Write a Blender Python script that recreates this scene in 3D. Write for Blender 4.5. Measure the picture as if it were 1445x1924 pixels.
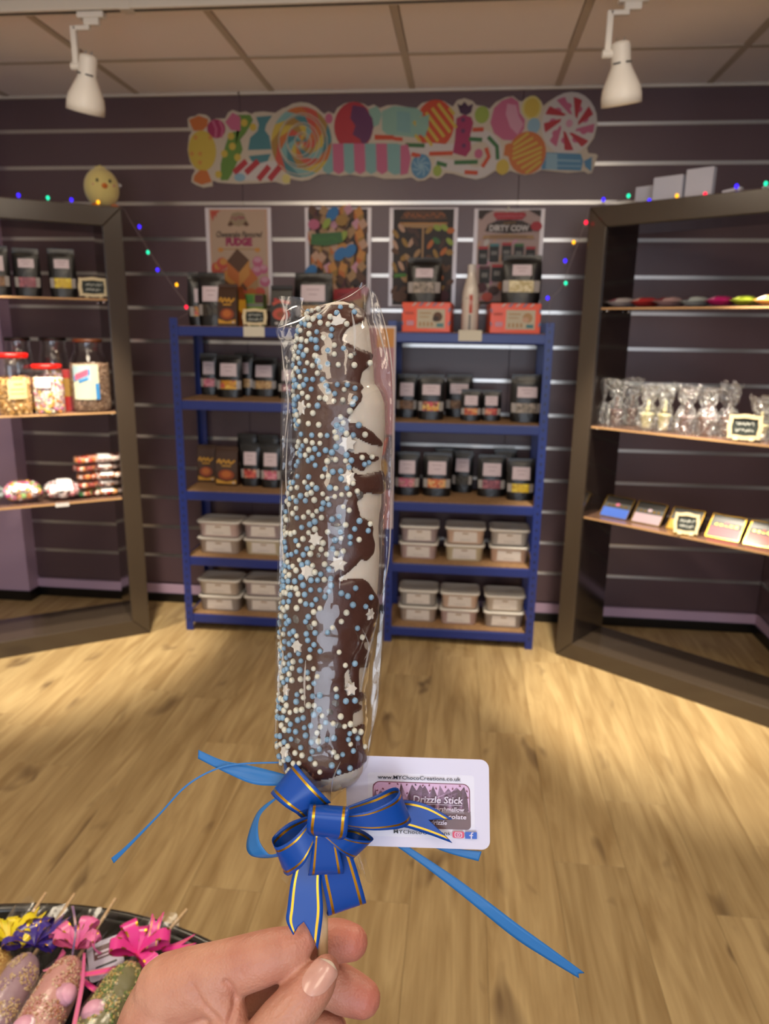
import bpy, bmesh, math, random
from mathutils import Vector, Matrix, noise
random.seed(7)
for o in list(bpy.data.objects):
    bpy.data.objects.remove(o, do_unlink=True)
SC = bpy.context.scene
COL = SC.collection
V = Vector
PI = math.pi

# ------------------------------------------------------------------ camera
IW, IH, FPX = 1445.0, 1924.0, 1370.0
YAW, PITCH, ROLL = 0.10371, 0.24594, 0.01455      # left, down, clockwise (radians)
CAMH = 1.367
cy_, sy_ = math.cos(YAW), math.sin(YAW)
f0 = V((-sy_, cy_, 0)); r0 = V((cy_, sy_, 0)); u0 = V((0, 0, 1))
FW = f0*math.cos(PITCH) - u0*math.sin(PITCH)
u1 = u0*math.cos(PITCH) + f0*math.sin(PITCH)
RT = r0*math.cos(ROLL) + u1*math.sin(ROLL)
UP = u1*math.cos(ROLL) - r0*math.sin(ROLL)
CAMP = V((0, 0, CAMH))
cam = bpy.data.cameras.new('camera')
camo = bpy.data.objects.new('camera', cam); COL.objects.link(camo)
m = Matrix.Identity(4)
for i in range(3):
    m[i][0], m[i][1], m[i][2], m[i][3] = RT[i], UP[i], -FW[i], CAMP[i]
camo.matrix_world = m
cam.sensor_fit = 'VERTICAL'; cam.sensor_height = 36.0
cam.lens = 36.0*FPX/IH
cam.clip_start = 0.02; cam.clip_end = 60
cam.dof.use_dof = True
cam.dof.focus_distance = 0.385
cam.dof.aperture_fstop = (cam.lens/1000)/0.0019    # aperture diameter 1.9 mm
SC.camera = camo

# ------------------------------------------------------------------ view, world, big lights
SC.view_settings.view_transform = 'Standard'
SC.view_settings.look = 'None'
SC.view_settings.gamma = 1.0
SC.view_settings.use_curve_mapping = False
SC.view_settings.exposure = -0.2
w = bpy.data.worlds.new('shop_daylight'); SC.world = w; w.use_nodes = True
w.node_tree.nodes['Background'].inputs[0].default_value = (0.62, 0.74, 1.0, 1)
w.node_tree.nodes['Background'].inputs[1].default_value = 0.45

def area(name, loc, size, sizey, power, colr, target=None):
    l = bpy.data.lights.new(name, 'AREA'); l.shape = 'RECTANGLE'; l.size = size; l.size_y = sizey
    l.energy = power; l.color = colr
    o = bpy.data.objects.new(name, l); COL.objects.link(o); o.location = loc
    if target is not None:
        o.rotation_euler = (V(target)-V(loc)).to_track_quat('-Z', 'Y').to_euler()
    return o
WARM = (1.0, 0.84, 0.64)
# ceiling panel lamps over the sales floor (above and behind the viewer) and the shop front's daylight
area('ceiling_panel_lamp', (-0.85, 1.35, 2.325), 0.58, 0.58, 18, WARM)
area('ceiling_panel_lamp', (0.55, 1.35, 2.325), 0.58, 0.58, 18, WARM)
area('ceiling_panel_lamp', (-0.85, -0.75, 2.325), 0.58, 1.18, 16, WARM)
area('ceiling_panel_lamp', (0.55, -0.75, 2.325), 0.58, 1.18, 16, WARM)
area('shop_front_daylight', (0.05, -2.95, 1.3), 2.4, 1.7, 60, (0.80, 0.88, 1.0), (0.0, 2.5, 1.6))
SPW = 165.0

# ------------------------------------------------------------------ pixel helpers (1445 x 1924 frame)
def ray(px, py):
    return FW + RT*((px-IW/2)/FPX) + UP*((IH/2-py)/FPX)
def at(px, py, z):                 # point at depth z along the view axis
    return CAMP + ray(px, py)*z
def atY(px, py, Y):
    d = ray(px, py); return CAMP + d*(Y/d.y)
def atZ(px, py, Z):
    d = ray(px, py); return CAMP + d*((Z-CAMH)/d.z)
def project(p):
    v = p-CAMP; z = v.dot(FW)
    return IW/2+FPX*v.dot(RT)/z, IH/2-FPX*v.dot(UP)/z, z

# ------------------------------------------------------------------ materials
def lin(c):
    return c/12.92 if c <= 0.04045 else ((c+0.055)/1.055)**2.4
def C(h):
    h = h.lstrip('#')
    return tuple(lin(int(h[i:i+2], 16)/255) for i in (0, 2, 4)) + (1,)
MATS = {}
def M(name, colr, rough=0.5, metal=0.0, spec=0.5, coat=0.0, emit=None, es=0, sss=0, bump=None, var=None, sheen=0):
    if name in MATS: return MATS[name]
    m = bpy.data.materials.new(name); m.use_nodes = True
    nt = m.node_tree; b = nt.nodes['Principled BSDF']
    c = C(colr) if isinstance(colr, str) else tuple(colr)+(1,)
    b.inputs['Base Color'].default_value = c
    b.inputs['Roughness'].default_value = rough
    b.inputs['Metallic'].default_value = metal
    b.inputs['Specular IOR Level'].default_value = spec
    b.inputs['Coat Weight'].default_value = coat
    b.inputs['Coat Roughness'].default_value = 0.12
    if sheen: b.inputs['Sheen Weight'].default_value = sheen
    if sss:
        b.inputs['Subsurface Weight'].default_value = sss
        b.inputs['Subsurface Scale'].default_value = 0.006
        b.inputs['Subsurface Radius'].default_value = (1, 0.4, 0.25)
    if emit:
        b.inputs['Emission Color'].default_value = C(emit); b.inputs['Emission Strength'].default_value = es
    tc = None
    if var or bump:
        tc = nt.nodes.new('ShaderNodeTexCoord')
    if var:                      # (scale, second colour, stretch)
        n = nt.nodes.new('ShaderNodeTexNoise'); n.inputs['Scale'].default_value = var[0]; n.inputs['Detail'].default_value = 4
        mp = nt.nodes.new('ShaderNodeMapping'); mp.inputs['Scale'].default_value = var[2] if len(var) > 2 else (1, 1, 1)
        nt.links.new(tc.outputs['Object'], mp.inputs[0]); nt.links.new(mp.outputs[0], n.inputs['Vector'])
        rp = nt.nodes.new('ShaderNodeValToRGB'); rp.color_ramp.elements[0].position = 0.35; rp.color_ramp.elements[1].position = 0.65
        rp.color_ramp.elements[0].color = c; rp.color_ramp.elements[1].color = C(var[1])
        nt.links.new(n.outputs[0], rp.inputs[0]); nt.links.new(rp.outputs[0], b.inputs['Base Color'])
    if bump:                     # (scale, distance)
        n = nt.nodes.new('ShaderNodeTexNoise'); n.inputs['Scale'].default_value = bump[0]; n.inputs['Detail'].default_value = 5
        nt.links.new(tc.outputs['Object'], n.inputs['Vector'])
        bp = nt.nodes.new('ShaderNodeBump'); bp.inputs['Distance'].default_value = bump[1]; bp.inputs['Strength'].default_value = 1
        nt.links.new(n.outputs[0], bp.inputs['Height']); nt.links.new(bp.outputs[0], b.inputs['Normal'])
    MATS[name] = m
    return m

def film_mat(name, tint=(0.96, 0.97, 1.0), rough=0.08, base=0.05, grazing=0.75, bump=0.0, bscale=120, haze=0.0):
    """thin clear film: transparent with a facing dependent gloss"""
    if name in MATS: return MATS[name]
    m = bpy.data.materials.new(name); m.use_nodes = True; nt = m.node_tree; nt.nodes.clear()
    out = nt.nodes.new('ShaderNodeOutputMaterial')
    tr = nt.nodes.new('ShaderNodeBsdfTransparent'); tr.inputs[0].default_value = tint+(1,)
    gl = nt.nodes.new('ShaderNodeBsdfGlossy'); gl.inputs['Roughness'].default_value = rough
    gl.inputs['Color'].default_value = (1, 1, 1, 1)
    lw = nt.nodes.new('ShaderNodeLayerWeight'); lw.inputs[0].default_value = 0.5
    pw = nt.nodes.new('ShaderNodeMath'); pw.operation = 'POWER'; pw.inputs[1].default_value = 4.0
    ml = nt.nodes.new('ShaderNodeMath'); ml.operation = 'MULTIPLY_ADD'; ml.inputs[1].default_value = grazing; ml.inputs[2].default_value = base
    ml.use_clamp = True
    mx = nt.nodes.new('ShaderNodeMixShader')
    nt.links.new(lw.outputs['Facing'], pw.inputs[0]); nt.links.new(pw.outputs[0], ml.inputs[0])
    nt.links.new(ml.outputs[0], mx.inputs[0]); nt.links.new(tr.outputs[0], mx.inputs[1]); nt.links.new(gl.outputs[0], mx.inputs[2])
    last = mx
    if haze:
        df = nt.nodes.new('ShaderNodeBsdfDiffuse'); df.inputs[0].default_value = (0.85, 0.85, 0.88, 1)
        m2 = nt.nodes.new('ShaderNodeMixShader'); m2.inputs[0].default_value = haze
        nt.links.new(mx.outputs[0], m2.inputs[1]); nt.links.new(df.outputs[0], m2.inputs[2]); last = m2
    nt.links.new(last.outputs[0], out.inputs[0])
    if bump:
        tc = nt.nodes.new('ShaderNodeTexCoord'); n = nt.nodes.new('ShaderNodeTexNoise'); n.inputs['Scale'].default_value = bscale
        n.inputs['Detail'].default_value = 2
        bp = nt.nodes.new('ShaderNodeBump'); bp.inputs['Distance'].default_value = bump
        nt.links.new(tc.outputs['Object'], n.inputs['Vector']); nt.links.new(n.outputs[0], bp.inputs['Height'])
        nt.links.new(bp.outputs[0], gl.inputs['Normal']); nt.links.new(bp.outputs[0], lw.inputs['Normal'])
    MATS[name] = m
    return m

def blob_mat(name, cols, scale=60, rough=0.45, bump=0.002):
    """confectionery mixture: voronoi cells in several colours with rounded relief"""
    if name in MATS: return MATS[name]
    m = bpy.data.materials.new(name); m.use_nodes = True; nt = m.node_tree; b = nt.nodes['Principled BSDF']
    tc = nt.nodes.new('ShaderNodeTexCoord'); vo = nt.nodes.new('ShaderNodeTexVoronoi'); vo.inputs['Scale'].default_value = scale
    nt.links.new(tc.outputs['Object'], vo.inputs['Vector'])
    rp = nt.nodes.new('ShaderNodeValToRGB'); rp.color_ramp.interpolation = 'CONSTANT'
    e = rp.color_ramp.elements
    while len(e) < len(cols): e.new(0.5)
    for i, c in enumerate(cols):
        e[i].position = i/len(cols); e[i].color = C(c)
    sx = nt.nodes.new('ShaderNodeSeparateColor'); nt.links.new(vo.outputs['Color'], sx.inputs[0])
    nt.links.new(sx.outputs[0], rp.inputs[0]); nt.links.new(rp.outputs[0], b.inputs['Base Color'])
    bp = nt.nodes.new('ShaderNodeBump'); bp.inputs['Distance'].default_value = bump; bp.invert = True
    nt.links.new(vo.outputs['Distance'], bp.inputs['Height']); nt.links.new(bp.outputs[0], b.inputs['Normal'])
    b.inputs['Roughness'].default_value = rough
    MATS[name] = m
    return m

# ------------------------------------------------------------------ mesh helpers
class MB:
    def __init__(s): s.v = []; s.f = []; s.m = []; s.x = Matrix.Identity(4)
    def add(s, vs, fs, mi=0):
        b = len(s.v); s.v += [s.x @ V(p) for p in vs]
        s.f += [tuple(b+i for i in f) for f in fs]; s.m += [mi]*len(fs)
    def box(s, x0, x1, y0, y1, z0, z1, mi=0):
        s.add([(x0,y0,z0),(x1,y0,z0),(x1,y1,z0),(x0,y1,z0),(x0,y0,z1),(x1,y0,z1),(x1,y1,z1),(x0,y1,z1)],
              [(0,3,2,1),(4,5,6,7),(0,1,5,4),(1,2,6,5),(2,3,7,6),(3,0,4,7)], mi)
    def rbox(s, x0, x1, y0, y1, z0, z1, r, mi=0):
        bm = bmesh.new(); bmesh.ops.create_cube(bm, size=1)
        for v in bm.verts: v.co = V(((x0+x1)/2+v.co.x*(x1-x0), (y0+y1)/2+v.co.y*(y1-y0), (z0+z1)/2+v.co.z*(z1-z0)))
        bmesh.ops.bevel(bm, geom=bm.edges[:], offset=r, segments=2, affect='EDGES', profile=0.5)
        bm.verts.index_update()
        s.add([v.co.copy() for v in bm.verts], [[v.index for v in f.verts] for f in bm.faces], mi); bm.free()
    def loft(s, rings, mi=0, close=True, caps=True):
        n = len(rings[0]); b = []
        for r in rings: b += list(r)
        fs = []
        for i in range(len(rings)-1):
            for j in range(n if close else n-1):
                k = (j+1) % n
                fs.append((i*n+j, i*n+k, (i+1)*n+k, (i+1)*n+j))
        if caps and close:
            fs.append(tuple(range(n-1, -1, -1))); fs.append(tuple((len(rings)-1)*n+j for j in range(n)))
        s.add(b, fs, mi)
    def lathe(s, prof, n=20, mi=0, caps=False, sx=1, sy=1):
        s.loft([[(r*math.cos(2*PI*j/n)*sx, r*math.sin(2*PI*j/n)*sy, z) for j in range(n)] for r, z in prof], mi, True, caps)
    def tube(s, pts, rad, n=8, mi=0, caps=True):
        pts = [V(p) for p in pts]; rings = []
        if not isinstance(rad, (list, tuple)): rad = [rad]*len(pts)
        up = None
        for i, p in enumerate(pts):
            d = (pts[min(i+1, len(pts)-1)]-pts[max(i-1, 0)]).normalized()
            if up is None: up = V((0,0,1)) if abs(d.z) < 0.9 else V((1,0,0))
            a = d.cross(up).normalized(); up = a.cross(d).normalized()
            rings.append([p+(a*math.cos(2*PI*j/n)+up*math.sin(2*PI*j/n))*rad[i] for j in range(n)])
        s.loft(rings, mi, True, caps)
    def sphere(s, c, r, n=10, k=6, mi=0, sc=(1,1,1)):
        c = V(c); rings = []
        for i in range(1, k):
            t = PI*i/k
            rings.append([c+V((math.sin(t)*math.cos(2*PI*j/n)*sc[0], math.sin(t)*math.sin(2*PI*j/n)*sc[1], -math.cos(t)*sc[2]))*r for j in range(n)])
        b = len(s.v); s.loft(rings, mi, True, False)
        s.v += [s.x @ (c-V((0,0,r*sc[2]))), s.x @ (c+V((0,0,r*sc[2])))]; q = len(s.v)
        for j in range(n):
            s.f.append((b+(j+1) % n, b+j, q-2)); s.m.append(mi)
            s.f.append((b+(k-2)*n+j, b+(k-2)*n+(j+1) % n, q-1)); s.m.append(mi)
    def build(s, name, mats, parent=None, smooth=False, bevel=0.0):
        me = bpy.data.meshes.new(name); me.from_pydata([tuple(v) for v in s.v], [], s.f)
        if not isinstance(mats, (list, tuple)): mats = [mats]
        for mm in mats: me.materials.append(mm)
        me.polygons.foreach_set('material_index', s.m)
        if smooth: me.polygons.foreach_set('use_smooth', [True]*len(me.polygons))
        me.update()
        o = bpy.data.objects.new(name, me); COL.objects.link(o)
        if parent is not None: o.parent = parent
        if bevel:
            b = o.modifiers.new('bevel', 'BEVEL'); b.width = bevel; b.segments = 2; b.limit_method = 'ANGLE'
        return o

def tag(o, label=None, cat=None, group=None, kind=None):
    if label: o['label'] = label
    if cat: o['category'] = cat
    if group: o['group'] = group
    if kind: o['kind'] = kind
    return o
def thing(name, label, cat, loc=(0,0,0), rz=0.0, group=None):
    o = bpy.data.objects.new(name, None); COL.objects.link(o); o.empty_display_size = 0.05
    o.location = loc; o.rotation_euler = (0, 0, rz)
    return tag(o, label, cat, group)
def struct(o): o['kind'] = 'structure'; return o
def sempty(name):
    o = bpy.data.objects.new(name, None); COL.objects.link(o); o.empty_display_size = 0.05; return struct(o)
def inst(src, parent, loc=None, rot=None):
    c = src.copy(); COL.objects.link(c); c.parent = parent
    if loc is not None: c.location = loc
    if rot is not None: c.rotation_euler = rot
    return c

def text_mesh(txt, size, shear=0.0, bold=0.0):
    cu = bpy.data.curves.new('t', 'FONT'); cu.body = txt; cu.size = size; cu.shear = shear; cu.offset = bold
    cu.align_x = 'CENTER'; cu.align_y = 'CENTER'; cu.resolution_u = 2
    o = bpy.data.objects.new('t', cu); COL.objects.link(o)
    bpy.context.view_layer.update()
    me = bpy.data.meshes.new_from_object(o.evaluated_get(bpy.context.evaluated_depsgraph_get()))
    bpy.data.objects.remove(o); bpy.data.curves.remove(cu)
    return me
class Sheet:
    """flat print: polygons drawn on a plane (origin, ex, ey), layered by thin steps along the normal"""
    def __init__(s, o, ex, ey, step=0.00012):
        s.o = V(o); s.ex = V(ex); s.ey = V(ey); s.n = s.ex.cross(s.ey).normalized(); s.mb = MB(); s.mats = []; s.l = 0; s.step = step
    def mi(s, m):
        if m not in s.mats: s.mats.append(m)
        return s.mats.index(m)
    def P(s, x, y, lift=0): return s.o+s.ex*x+s.ey*y+s.n*(s.l*s.step+lift)
    def poly(s, pts, m, layer=True):
        if layer: s.l += 1
        # fan around centroid keeps star-like outlines valid
        c = (sum(p[0] for p in pts)/len(pts), sum(p[1] for p in pts)/len(pts))
        n = len(pts); s.mb.add([s.P(*c)]+[s.P(*p) for p in pts], [(0, 1+i, 1+(i+1) % n) for i in range(n)], s.mi(m))
    def rect(s, x0, x1, y0, y1, m): s.poly([(x0,y0),(x1,y0),(x1,y1),(x0,y1)], m)
    def rrect(s, x0, x1, y0, y1, r, m, k=5):
        pts = []
        for cx, cy, a in ((x1-r, y0+r, -PI/2), (x1-r, y1-r, 0), (x0+r, y1-r, PI/2), (x0+r, y0+r, PI)):
            for i in range(k+1): pts.append((cx+r*math.cos(a+PI/2*i/k), cy+r*math.sin(a+PI/2*i/k)))
        s.poly(pts, m)
    def ell(s, cx, cy, rx, ry, m, n=24, rot=0, a0=0, a1=2*PI):
        ca, sa = math.cos(rot), math.sin(rot); pts = []
        full = abs(a1-a0-2*PI) < 1e-6
        for i in range(n if full else n+1):
            a = a0+(a1-a0)*i/n; x, y = rx*math.cos(a), ry*math.sin(a); pts.append((cx+x*ca-y*sa, cy+x*sa+y*ca))
        s.poly(pts, m)
    def stripe(s, pts, wd, m):                 # open polyline of constant or varying width
        s.l += 1; L = []; R = []
        for i, p in enumerate(pts):
            a = pts[max(i-1, 0)]; b = pts[min(i+1, len(pts)-1)]
            dx, dy = b[0]-a[0], b[1]-a[1]; d = math.hypot(dx, dy) or 1
            ww = wd[i] if isinstance(wd, (list, tuple)) else wd
            L.append((p[0]-dy/d*ww/2, p[1]+dx/d*ww/2)); R.append((p[0]+dy/d*ww/2, p[1]-dx/d*ww/2))
        n = len(pts)
        s.mb.add([s.P(*p) for p in L+R], [(i, n+i, n+i+1, i+1) for i in range(n-1)], s.mi(m))
    def text(s, txt, cx, cy, size, m, shear=0, bold=0, maxw=None):
        me = text_mesh(txt, size, shear, bold); s.l += 1
        k = 1.0
        if maxw and len(me.vertices):
            xs = [v.co.x for v in me.vertices]; k = maxw/max(1e-6, max(xs)-min(xs))
        s.mb.add([s.P(cx+v.co.x*k, cy+v.co.y) for v in me.vertices], [tuple(p.vertices) for p in me.polygons], s.mi(m))
        bpy.data.meshes.remove(me)
    def scrawl(s, cx, cy, wd, ht, m, seed=1):      # illegible handwriting: a few uneven looping strokes
        r = random.Random(seed); x = cx-wd/2
        while x < cx+wd/2-0.02:
            w2 = r.uniform(0.10, 0.2)*wd; pts = [(x+w2*k/5+r.uniform(-.01, .01)*wd, cy+ht*r.uniform(-0.5, 0.5)) for k in range(6)]
            s.stripe(cr(pts, 14), ht*0.16, m); x += w2*1.15
    def build(s, name, parent=None): return s.mb.build(name, s.mats, parent)

def cr(pts, n):                                # Catmull-Rom through points of any dimension
    pts = [tuple(p) for p in pts]; out = []; k = len(pts)
    for i in range(n):
        t = i/(n-1)*(k-1); a = min(int(t), k-2); q = t-a
        p0, p1, p2, p3 = pts[max(a-1, 0)], pts[a], pts[a+1], pts[min(a+2, k-1)]
        out.append(tuple(0.5*((2*b)+(-aa+c)*q+(2*aa-5*b+4*c-d)*q*q+(-aa+3*b-3*c+d)*q**3) for aa, b, c, d in zip(p0, p1, p2, p3)))
    return out
def lerp(tab, x):
    if x <= tab[0][0]: return tab[0][1]
    for (a, b), (c, d) in zip(tab, tab[1:]):
        if x <= c: return b+(d-b)*(x-a)/(c-a)
    return tab[-1][1]
def inpoly(x, y, P):
    c = False; j = len(P)-1
    for i in range(len(P)):
        if (P[i][1] > y) != (P[j][1] > y) and x < (P[j][0]-P[i][0])*(y-P[i][1])/(P[j][1]-P[i][1])+P[i][0]: c = not c
        j = i
    return c
# ------------------------------------------------------------------ room shell
D = 3.371          # slat wall face
CEIL = 2.336
XL, XR, YF = -2.62, 1.41, -3.1
LILAC = M('lilac_paint', '#bfa2bb', 0.6, bump=(300, 0.0004))
BLACK = M('black_vinyl', '#0c0b0c', 0.35)
WHITE = M('white_paint', '#e6e0d6', 0.45)

def plank_mat():
    m = bpy.data.materials.new('oak_plank'); m.use_nodes = True; nt = m.node_tree; b = nt.nodes['Principled BSDF']
    N = nt.nodes.new; L = nt.links.new
    tc = N('ShaderNodeTexCoord'); oi = N('ShaderNodeObjectInfo')
    off = N('ShaderNodeVectorMath'); off.operation = 'SCALE'; off.inputs[0].default_value = (37, 91, 13); L(oi.outputs['Random'], off.inputs['Scale'])
    ad = N('ShaderNodeVectorMath'); ad.operation = 'ADD'; L(tc.outputs['Object'], ad.inputs[0]); L(off.outputs[0], ad.inputs[1])
    def noi(scale, st, det, dist=0.0):
        mp = N('ShaderNodeMapping'); mp.inputs['Scale'].default_value = st; L(ad.outputs[0], mp.inputs[0])
        n = N('ShaderNodeTexNoise'); n.inputs['Scale'].default_value = scale; n.inputs['Detail'].default_value = det
        n.inputs['Distortion'].default_value = dist; L(mp.outputs[0], n.inputs['Vector']); return n.outputs[0]
    g1 = noi(9, (2.2, 0.22, 1), 5, 1.2); g2 = noi(60, (3, 0.10, 1), 4); kn = noi(4.2, (2.0, 0.9, 1), 2, 0.6); bl = noi(1.6, (1, 0.5, 1), 2)
    r1 = N('ShaderNodeValToRGB'); e = r1.color_ramp.elements
    e[0].position = 0.3; e[0].color = C('#9a7f55'); e[1].position = 0.68; e[1].color = C('#bfa678')
    L(g1, r1.inputs[0])
    mx = N('ShaderNodeMix'); mx.data_type = 'RGBA'; mx.blend_type = 'MULTIPLY'; mx.inputs[0].default_value = 0.22
    r2 = N('ShaderNodeValToRGB'); r2.color_ramp.elements[0].position = 0.35; r2.color_ramp.elements[1].position = 0.6
    r2.color_ramp.elements[0].color = (0.6, 0.55, 0.5, 1); r2.color_ramp.elements[1].color = (1, 1, 1, 1); L(g2, r2.inputs[0])
    L(r1.outputs[0], mx.inputs[6]); L(r2.outputs[0], mx.inputs[7])
    rk = N('ShaderNodeValToRGB'); rk.color_ramp.elements[0].position = 0.645; rk.color_ramp.elements[1].position = 0.76
    rk.color_ramp.elements[0].color = (0, 0, 0, 1); rk.color_ramp.elements[1].color = (0.8, 0.8, 0.8, 1); L(kn, rk.inputs[0])
    mk = N('ShaderNodeMix'); mk.data_type = 'RGBA'; L(rk.outputs[0], mk.inputs[0]); L(mx.outputs[2], mk.inputs[6]); mk.inputs[7].default_value = C('#5d4630')
    hv = N('ShaderNodeHueSaturation'); L(mk.outputs[2], hv.inputs['Color'])
    mr = N('ShaderNodeMapRange'); mr.inputs[3].default_value = 0.93; mr.inputs[4].default_value = 1.06; L(oi.outputs['Random'], mr.inputs[0])
    L(mr.outputs[0], hv.inputs['Value']); L(hv.outputs[0], b.inputs['Base Color'])
    b.inputs['Roughness'].default_value = 0.42; b.inputs['Specular IOR Level'].default_value = 0.4
    bp = N('ShaderNodeBump'); bp.inputs['Distance'].default_value = 0.0006; L(g2, bp.inputs['Height']); L(bp.outputs[0], b.inputs['Normal'])
    return m
OAK = plank_mat()
fl = MB(); fl.box(XL-0.1, XR+0.1, YF, D+0.15, -0.06, -0.004)
floor = struct(fl.build('floor', M('floor_screed', '#4a3826', 0.9)))
PW, PL = 0.185, 1.22
pm = MB(); pm.rbox(-PW/2+0.0003, PW/2-0.0003, -PL/2+0.0003, PL/2-0.0003, -0.0039, 0, 0.0005)
src = None; rr = random.Random(3)
x = XL-0.05
while x < XR+0.05:
    y = 0.0 + rr.random()*PL - 0.3
    while y < D+0.1:
        c = (x+PW/2, y+PL/2, 0.0)
        if c[1]+PL/2 > 0.3:
            if src is None:
                src = pm.build('plank', OAK, floor); src.location = c
            else: inst(src, floor, c)
        y += PL
    x += PW
# the part of the floor behind the viewer, never in view: one slab at the planks' level
bf = MB(); bf.box(XL-0.1, XR+0.1, YF, -0.3, -0.0038, -0.0006); struct(bf.build('floor', M('floor_rear', '#c9b898', 0.6)))

# slat wall: boards between aluminium channel strips
PURP = M('slatwall_purple', '#5e4a4f', 0.34, spec=0.45, bump=(25, 0.0006))
ALU = M('aluminium_strip', '#c9c6c2', 0.28, metal=0.9)
def slat_face(wall, x0, x1, joints, tr):
    """boards and strips on a wall face; tr maps (along, out, z) to world"""
    xs = [x0]+[j for j in joints if x0 < j < x1]+[x1]
    zs = [1.297+0.15*k for k in range(-8, 7)]
    for a, b in zip(xs, xs[1:]):
        for i in range(len(zs)+1):
            z0 = 0.092 if i == 0 else zs[i-1]+0.0075
            z1 = CEIL-0.004 if i == len(zs) else zs[i]-0.0075
            if z1-z0 < 0.02: continue
            mb = MB(); mb.x = tr; mb.box(a+0.0008, b-0.0008, 0, 0.014, z0, z1); mb.build('slat_board', PURP, wall, bevel=0.0012)
        for z in zs[1:]:
            mb = MB(); mb.x = tr
            mb.box(a+0.0008, b-0.0008, 0.010, 0.014, z-0.0076, z+0.0076)
            mb.box(a+0.0008, b-0.0008, 0.001, 0.010, z+0.0040, z+0.0076)
            mb.box(a+0.0008, b-0.0008, 0.000, 0.010, z-0.0076, z-0.0050)
            mb.build('channel_strip', ALU, wall)
wb = MB(); wb.box(XL-0.1, XR+0.1, D+0.014, D+0.14, 0, CEIL+0.1)
wall_back = struct(wb.build('wall_back', PURP))
slat_face(wall_back, -2.19, XR, [-1.0, 0.2], Matrix.Translation((0, D, 0)))
mb = MB(); mb.box(-2.19, XR, D-0.002, D+0.014, 0.046, 0.091); struct(mb.build('trim_1', LILAC))
mb = MB(); mb.box(-2.19, XR, D-0.010, D+0.014, 0.0, 0.046); struct(mb.build('baseboard_back', BLACK, bevel=0.003))
# lilac painted pier at the left of the slat wall
pr = MB(); pr.box(XL, -2.15, D-0.085, D+0.02, 0.0, CEIL); struct(pr.build('wall_pier', LILAC))
mb = MB(); mb.box(XL, -2.139, D-0.096, D-0.085, 0, 0.05); mb.box(-2.15, -2.139, D-0.085, D-0.01, 0, 0.05); struct(mb.build('baseboard_pier', BLACK))
# side walls
mb = MB(); mb.box(XL-0.12, XL, YF, D+0.1, 0, CEIL+0.1); struct(mb.build('wall_left', WHITE))
mb = MB(); mb.box(XR+0.014, XR+0.13, YF, D+0.1, 0, CEIL+0.1); wall_right = struct(mb.build('wall_right', PURP))
tr = Matrix.Translation((XR, D, 0)) @ Matrix.Rotation(-PI/2, 4, 'Z')
slat_face(wall_right, 0.0, 2.4, [1.2], tr)
mb = MB(); mb.box(XR-0.002, XR+0.014, 0.9, D, 0.046, 0.091); struct(mb.build('trim_2', LILAC))
mb = MB(); mb.box(XR-0.010, XR+0.014, 0.9, D-0.01, 0.0, 0.046); struct(mb.build('baseboard_right', BLACK))
# shop front behind the viewer: wall around a wide window opening
mb = MB()
mb.box(XL, -1.2, YF-0.1, YF, 0, CEIL); mb.box(1.3, XR+0.1, YF-0.1, YF, 0, CEIL)
mb.box(-1.2, 1.3, YF-0.1, YF, 2.25, CEIL); mb.box(-1.2, 1.3, YF-0.1, YF, 0, 0.4)
struct(mb.build('wall_front', WHITE))

# suspended ceiling: tiles laid in a tee grid
TILE = M('ceiling_tile', '#f8f0ee', 0.85, bump=(220, 0.0012))
TEE = M('ceiling_tee', '#c4b8a8', 0.55)
cb = MB(); cb.box(XL-0.1, XR+0.1, YF, D+0.1, CEIL+0.03, CEIL+0.12)
ceiling = struct(cb.build('ceiling', TILE))
gx = [-0.26+0.595*k for k in range(-4, 4)]; gy = [2.965-0.6*k for k in range(0, 11)]
tm = MB(); tm.rbox(-0.283, 0.283, -0.286, 0.286, 0.002, 0.012, 0.002)
tl = None
ex = [XL-0.33+0.0]+gx
for i in range(len(gx)-1):
    for j in range(len(gy)-1):
        c = ((gx[i]+gx[i+1])/2, (gy[j]+gy[j+1])/2, CEIL)
        if tl is None: tl = tm.build('ceiling_tile', TILE, ceiling); tl.location = c
        else: inst(tl, ceiling, c)
for i in range(-1, len(gx)):           # cut tiles along the wall and at the sides
    xa = gx[i]+0.013 if i >= 0 else XL+0.01
    xb = gx[i+1]-0.013 if i+1 < len(gx) else XR-0.01
    if xb-xa < 0.03: continue
    mb = MB(); mb.box(xa, xb, gy[0]+0.013, D-0.016, CEIL+0.002, CEIL+0.012); mb.build('ceiling_tile', TILE, ceiling)
    if i < 0 or i+1 >= len(gx):
        for j in range(len(gy)-1):
            mb = MB(); mb.box(xa, xb, gy[j+1]+0.013, gy[j]-0.013, CEIL+0.002, CEIL+0.012); mb.build('ceiling_tile', TILE, ceiling)
for xg in gx:
    mb = MB(); mb.box(xg-0.012, xg+0.012, YF, D, CEIL-0.001, CEIL+0.03); mb.build('ceiling_tee', TEE, ceiling)
for yg in gy:
    mb = MB(); mb.box(XL, XR, yg-0.012, yg+0.012, CEIL-0.0005, CEIL+0.029); mb.build('ceiling_tee', TEE, ceiling)
mb = MB(); mb.box(XL, -1.003, D-0.016, D, CEIL-0.010, CEIL+0.002); mb.box(-0.997, XR, D-0.016, D, CEIL-0.010, CEIL+0.002)
struct(mb.build('trim_3', M('trim_white', '#cfc6ba', 0.4), bevel=0.002))

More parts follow.
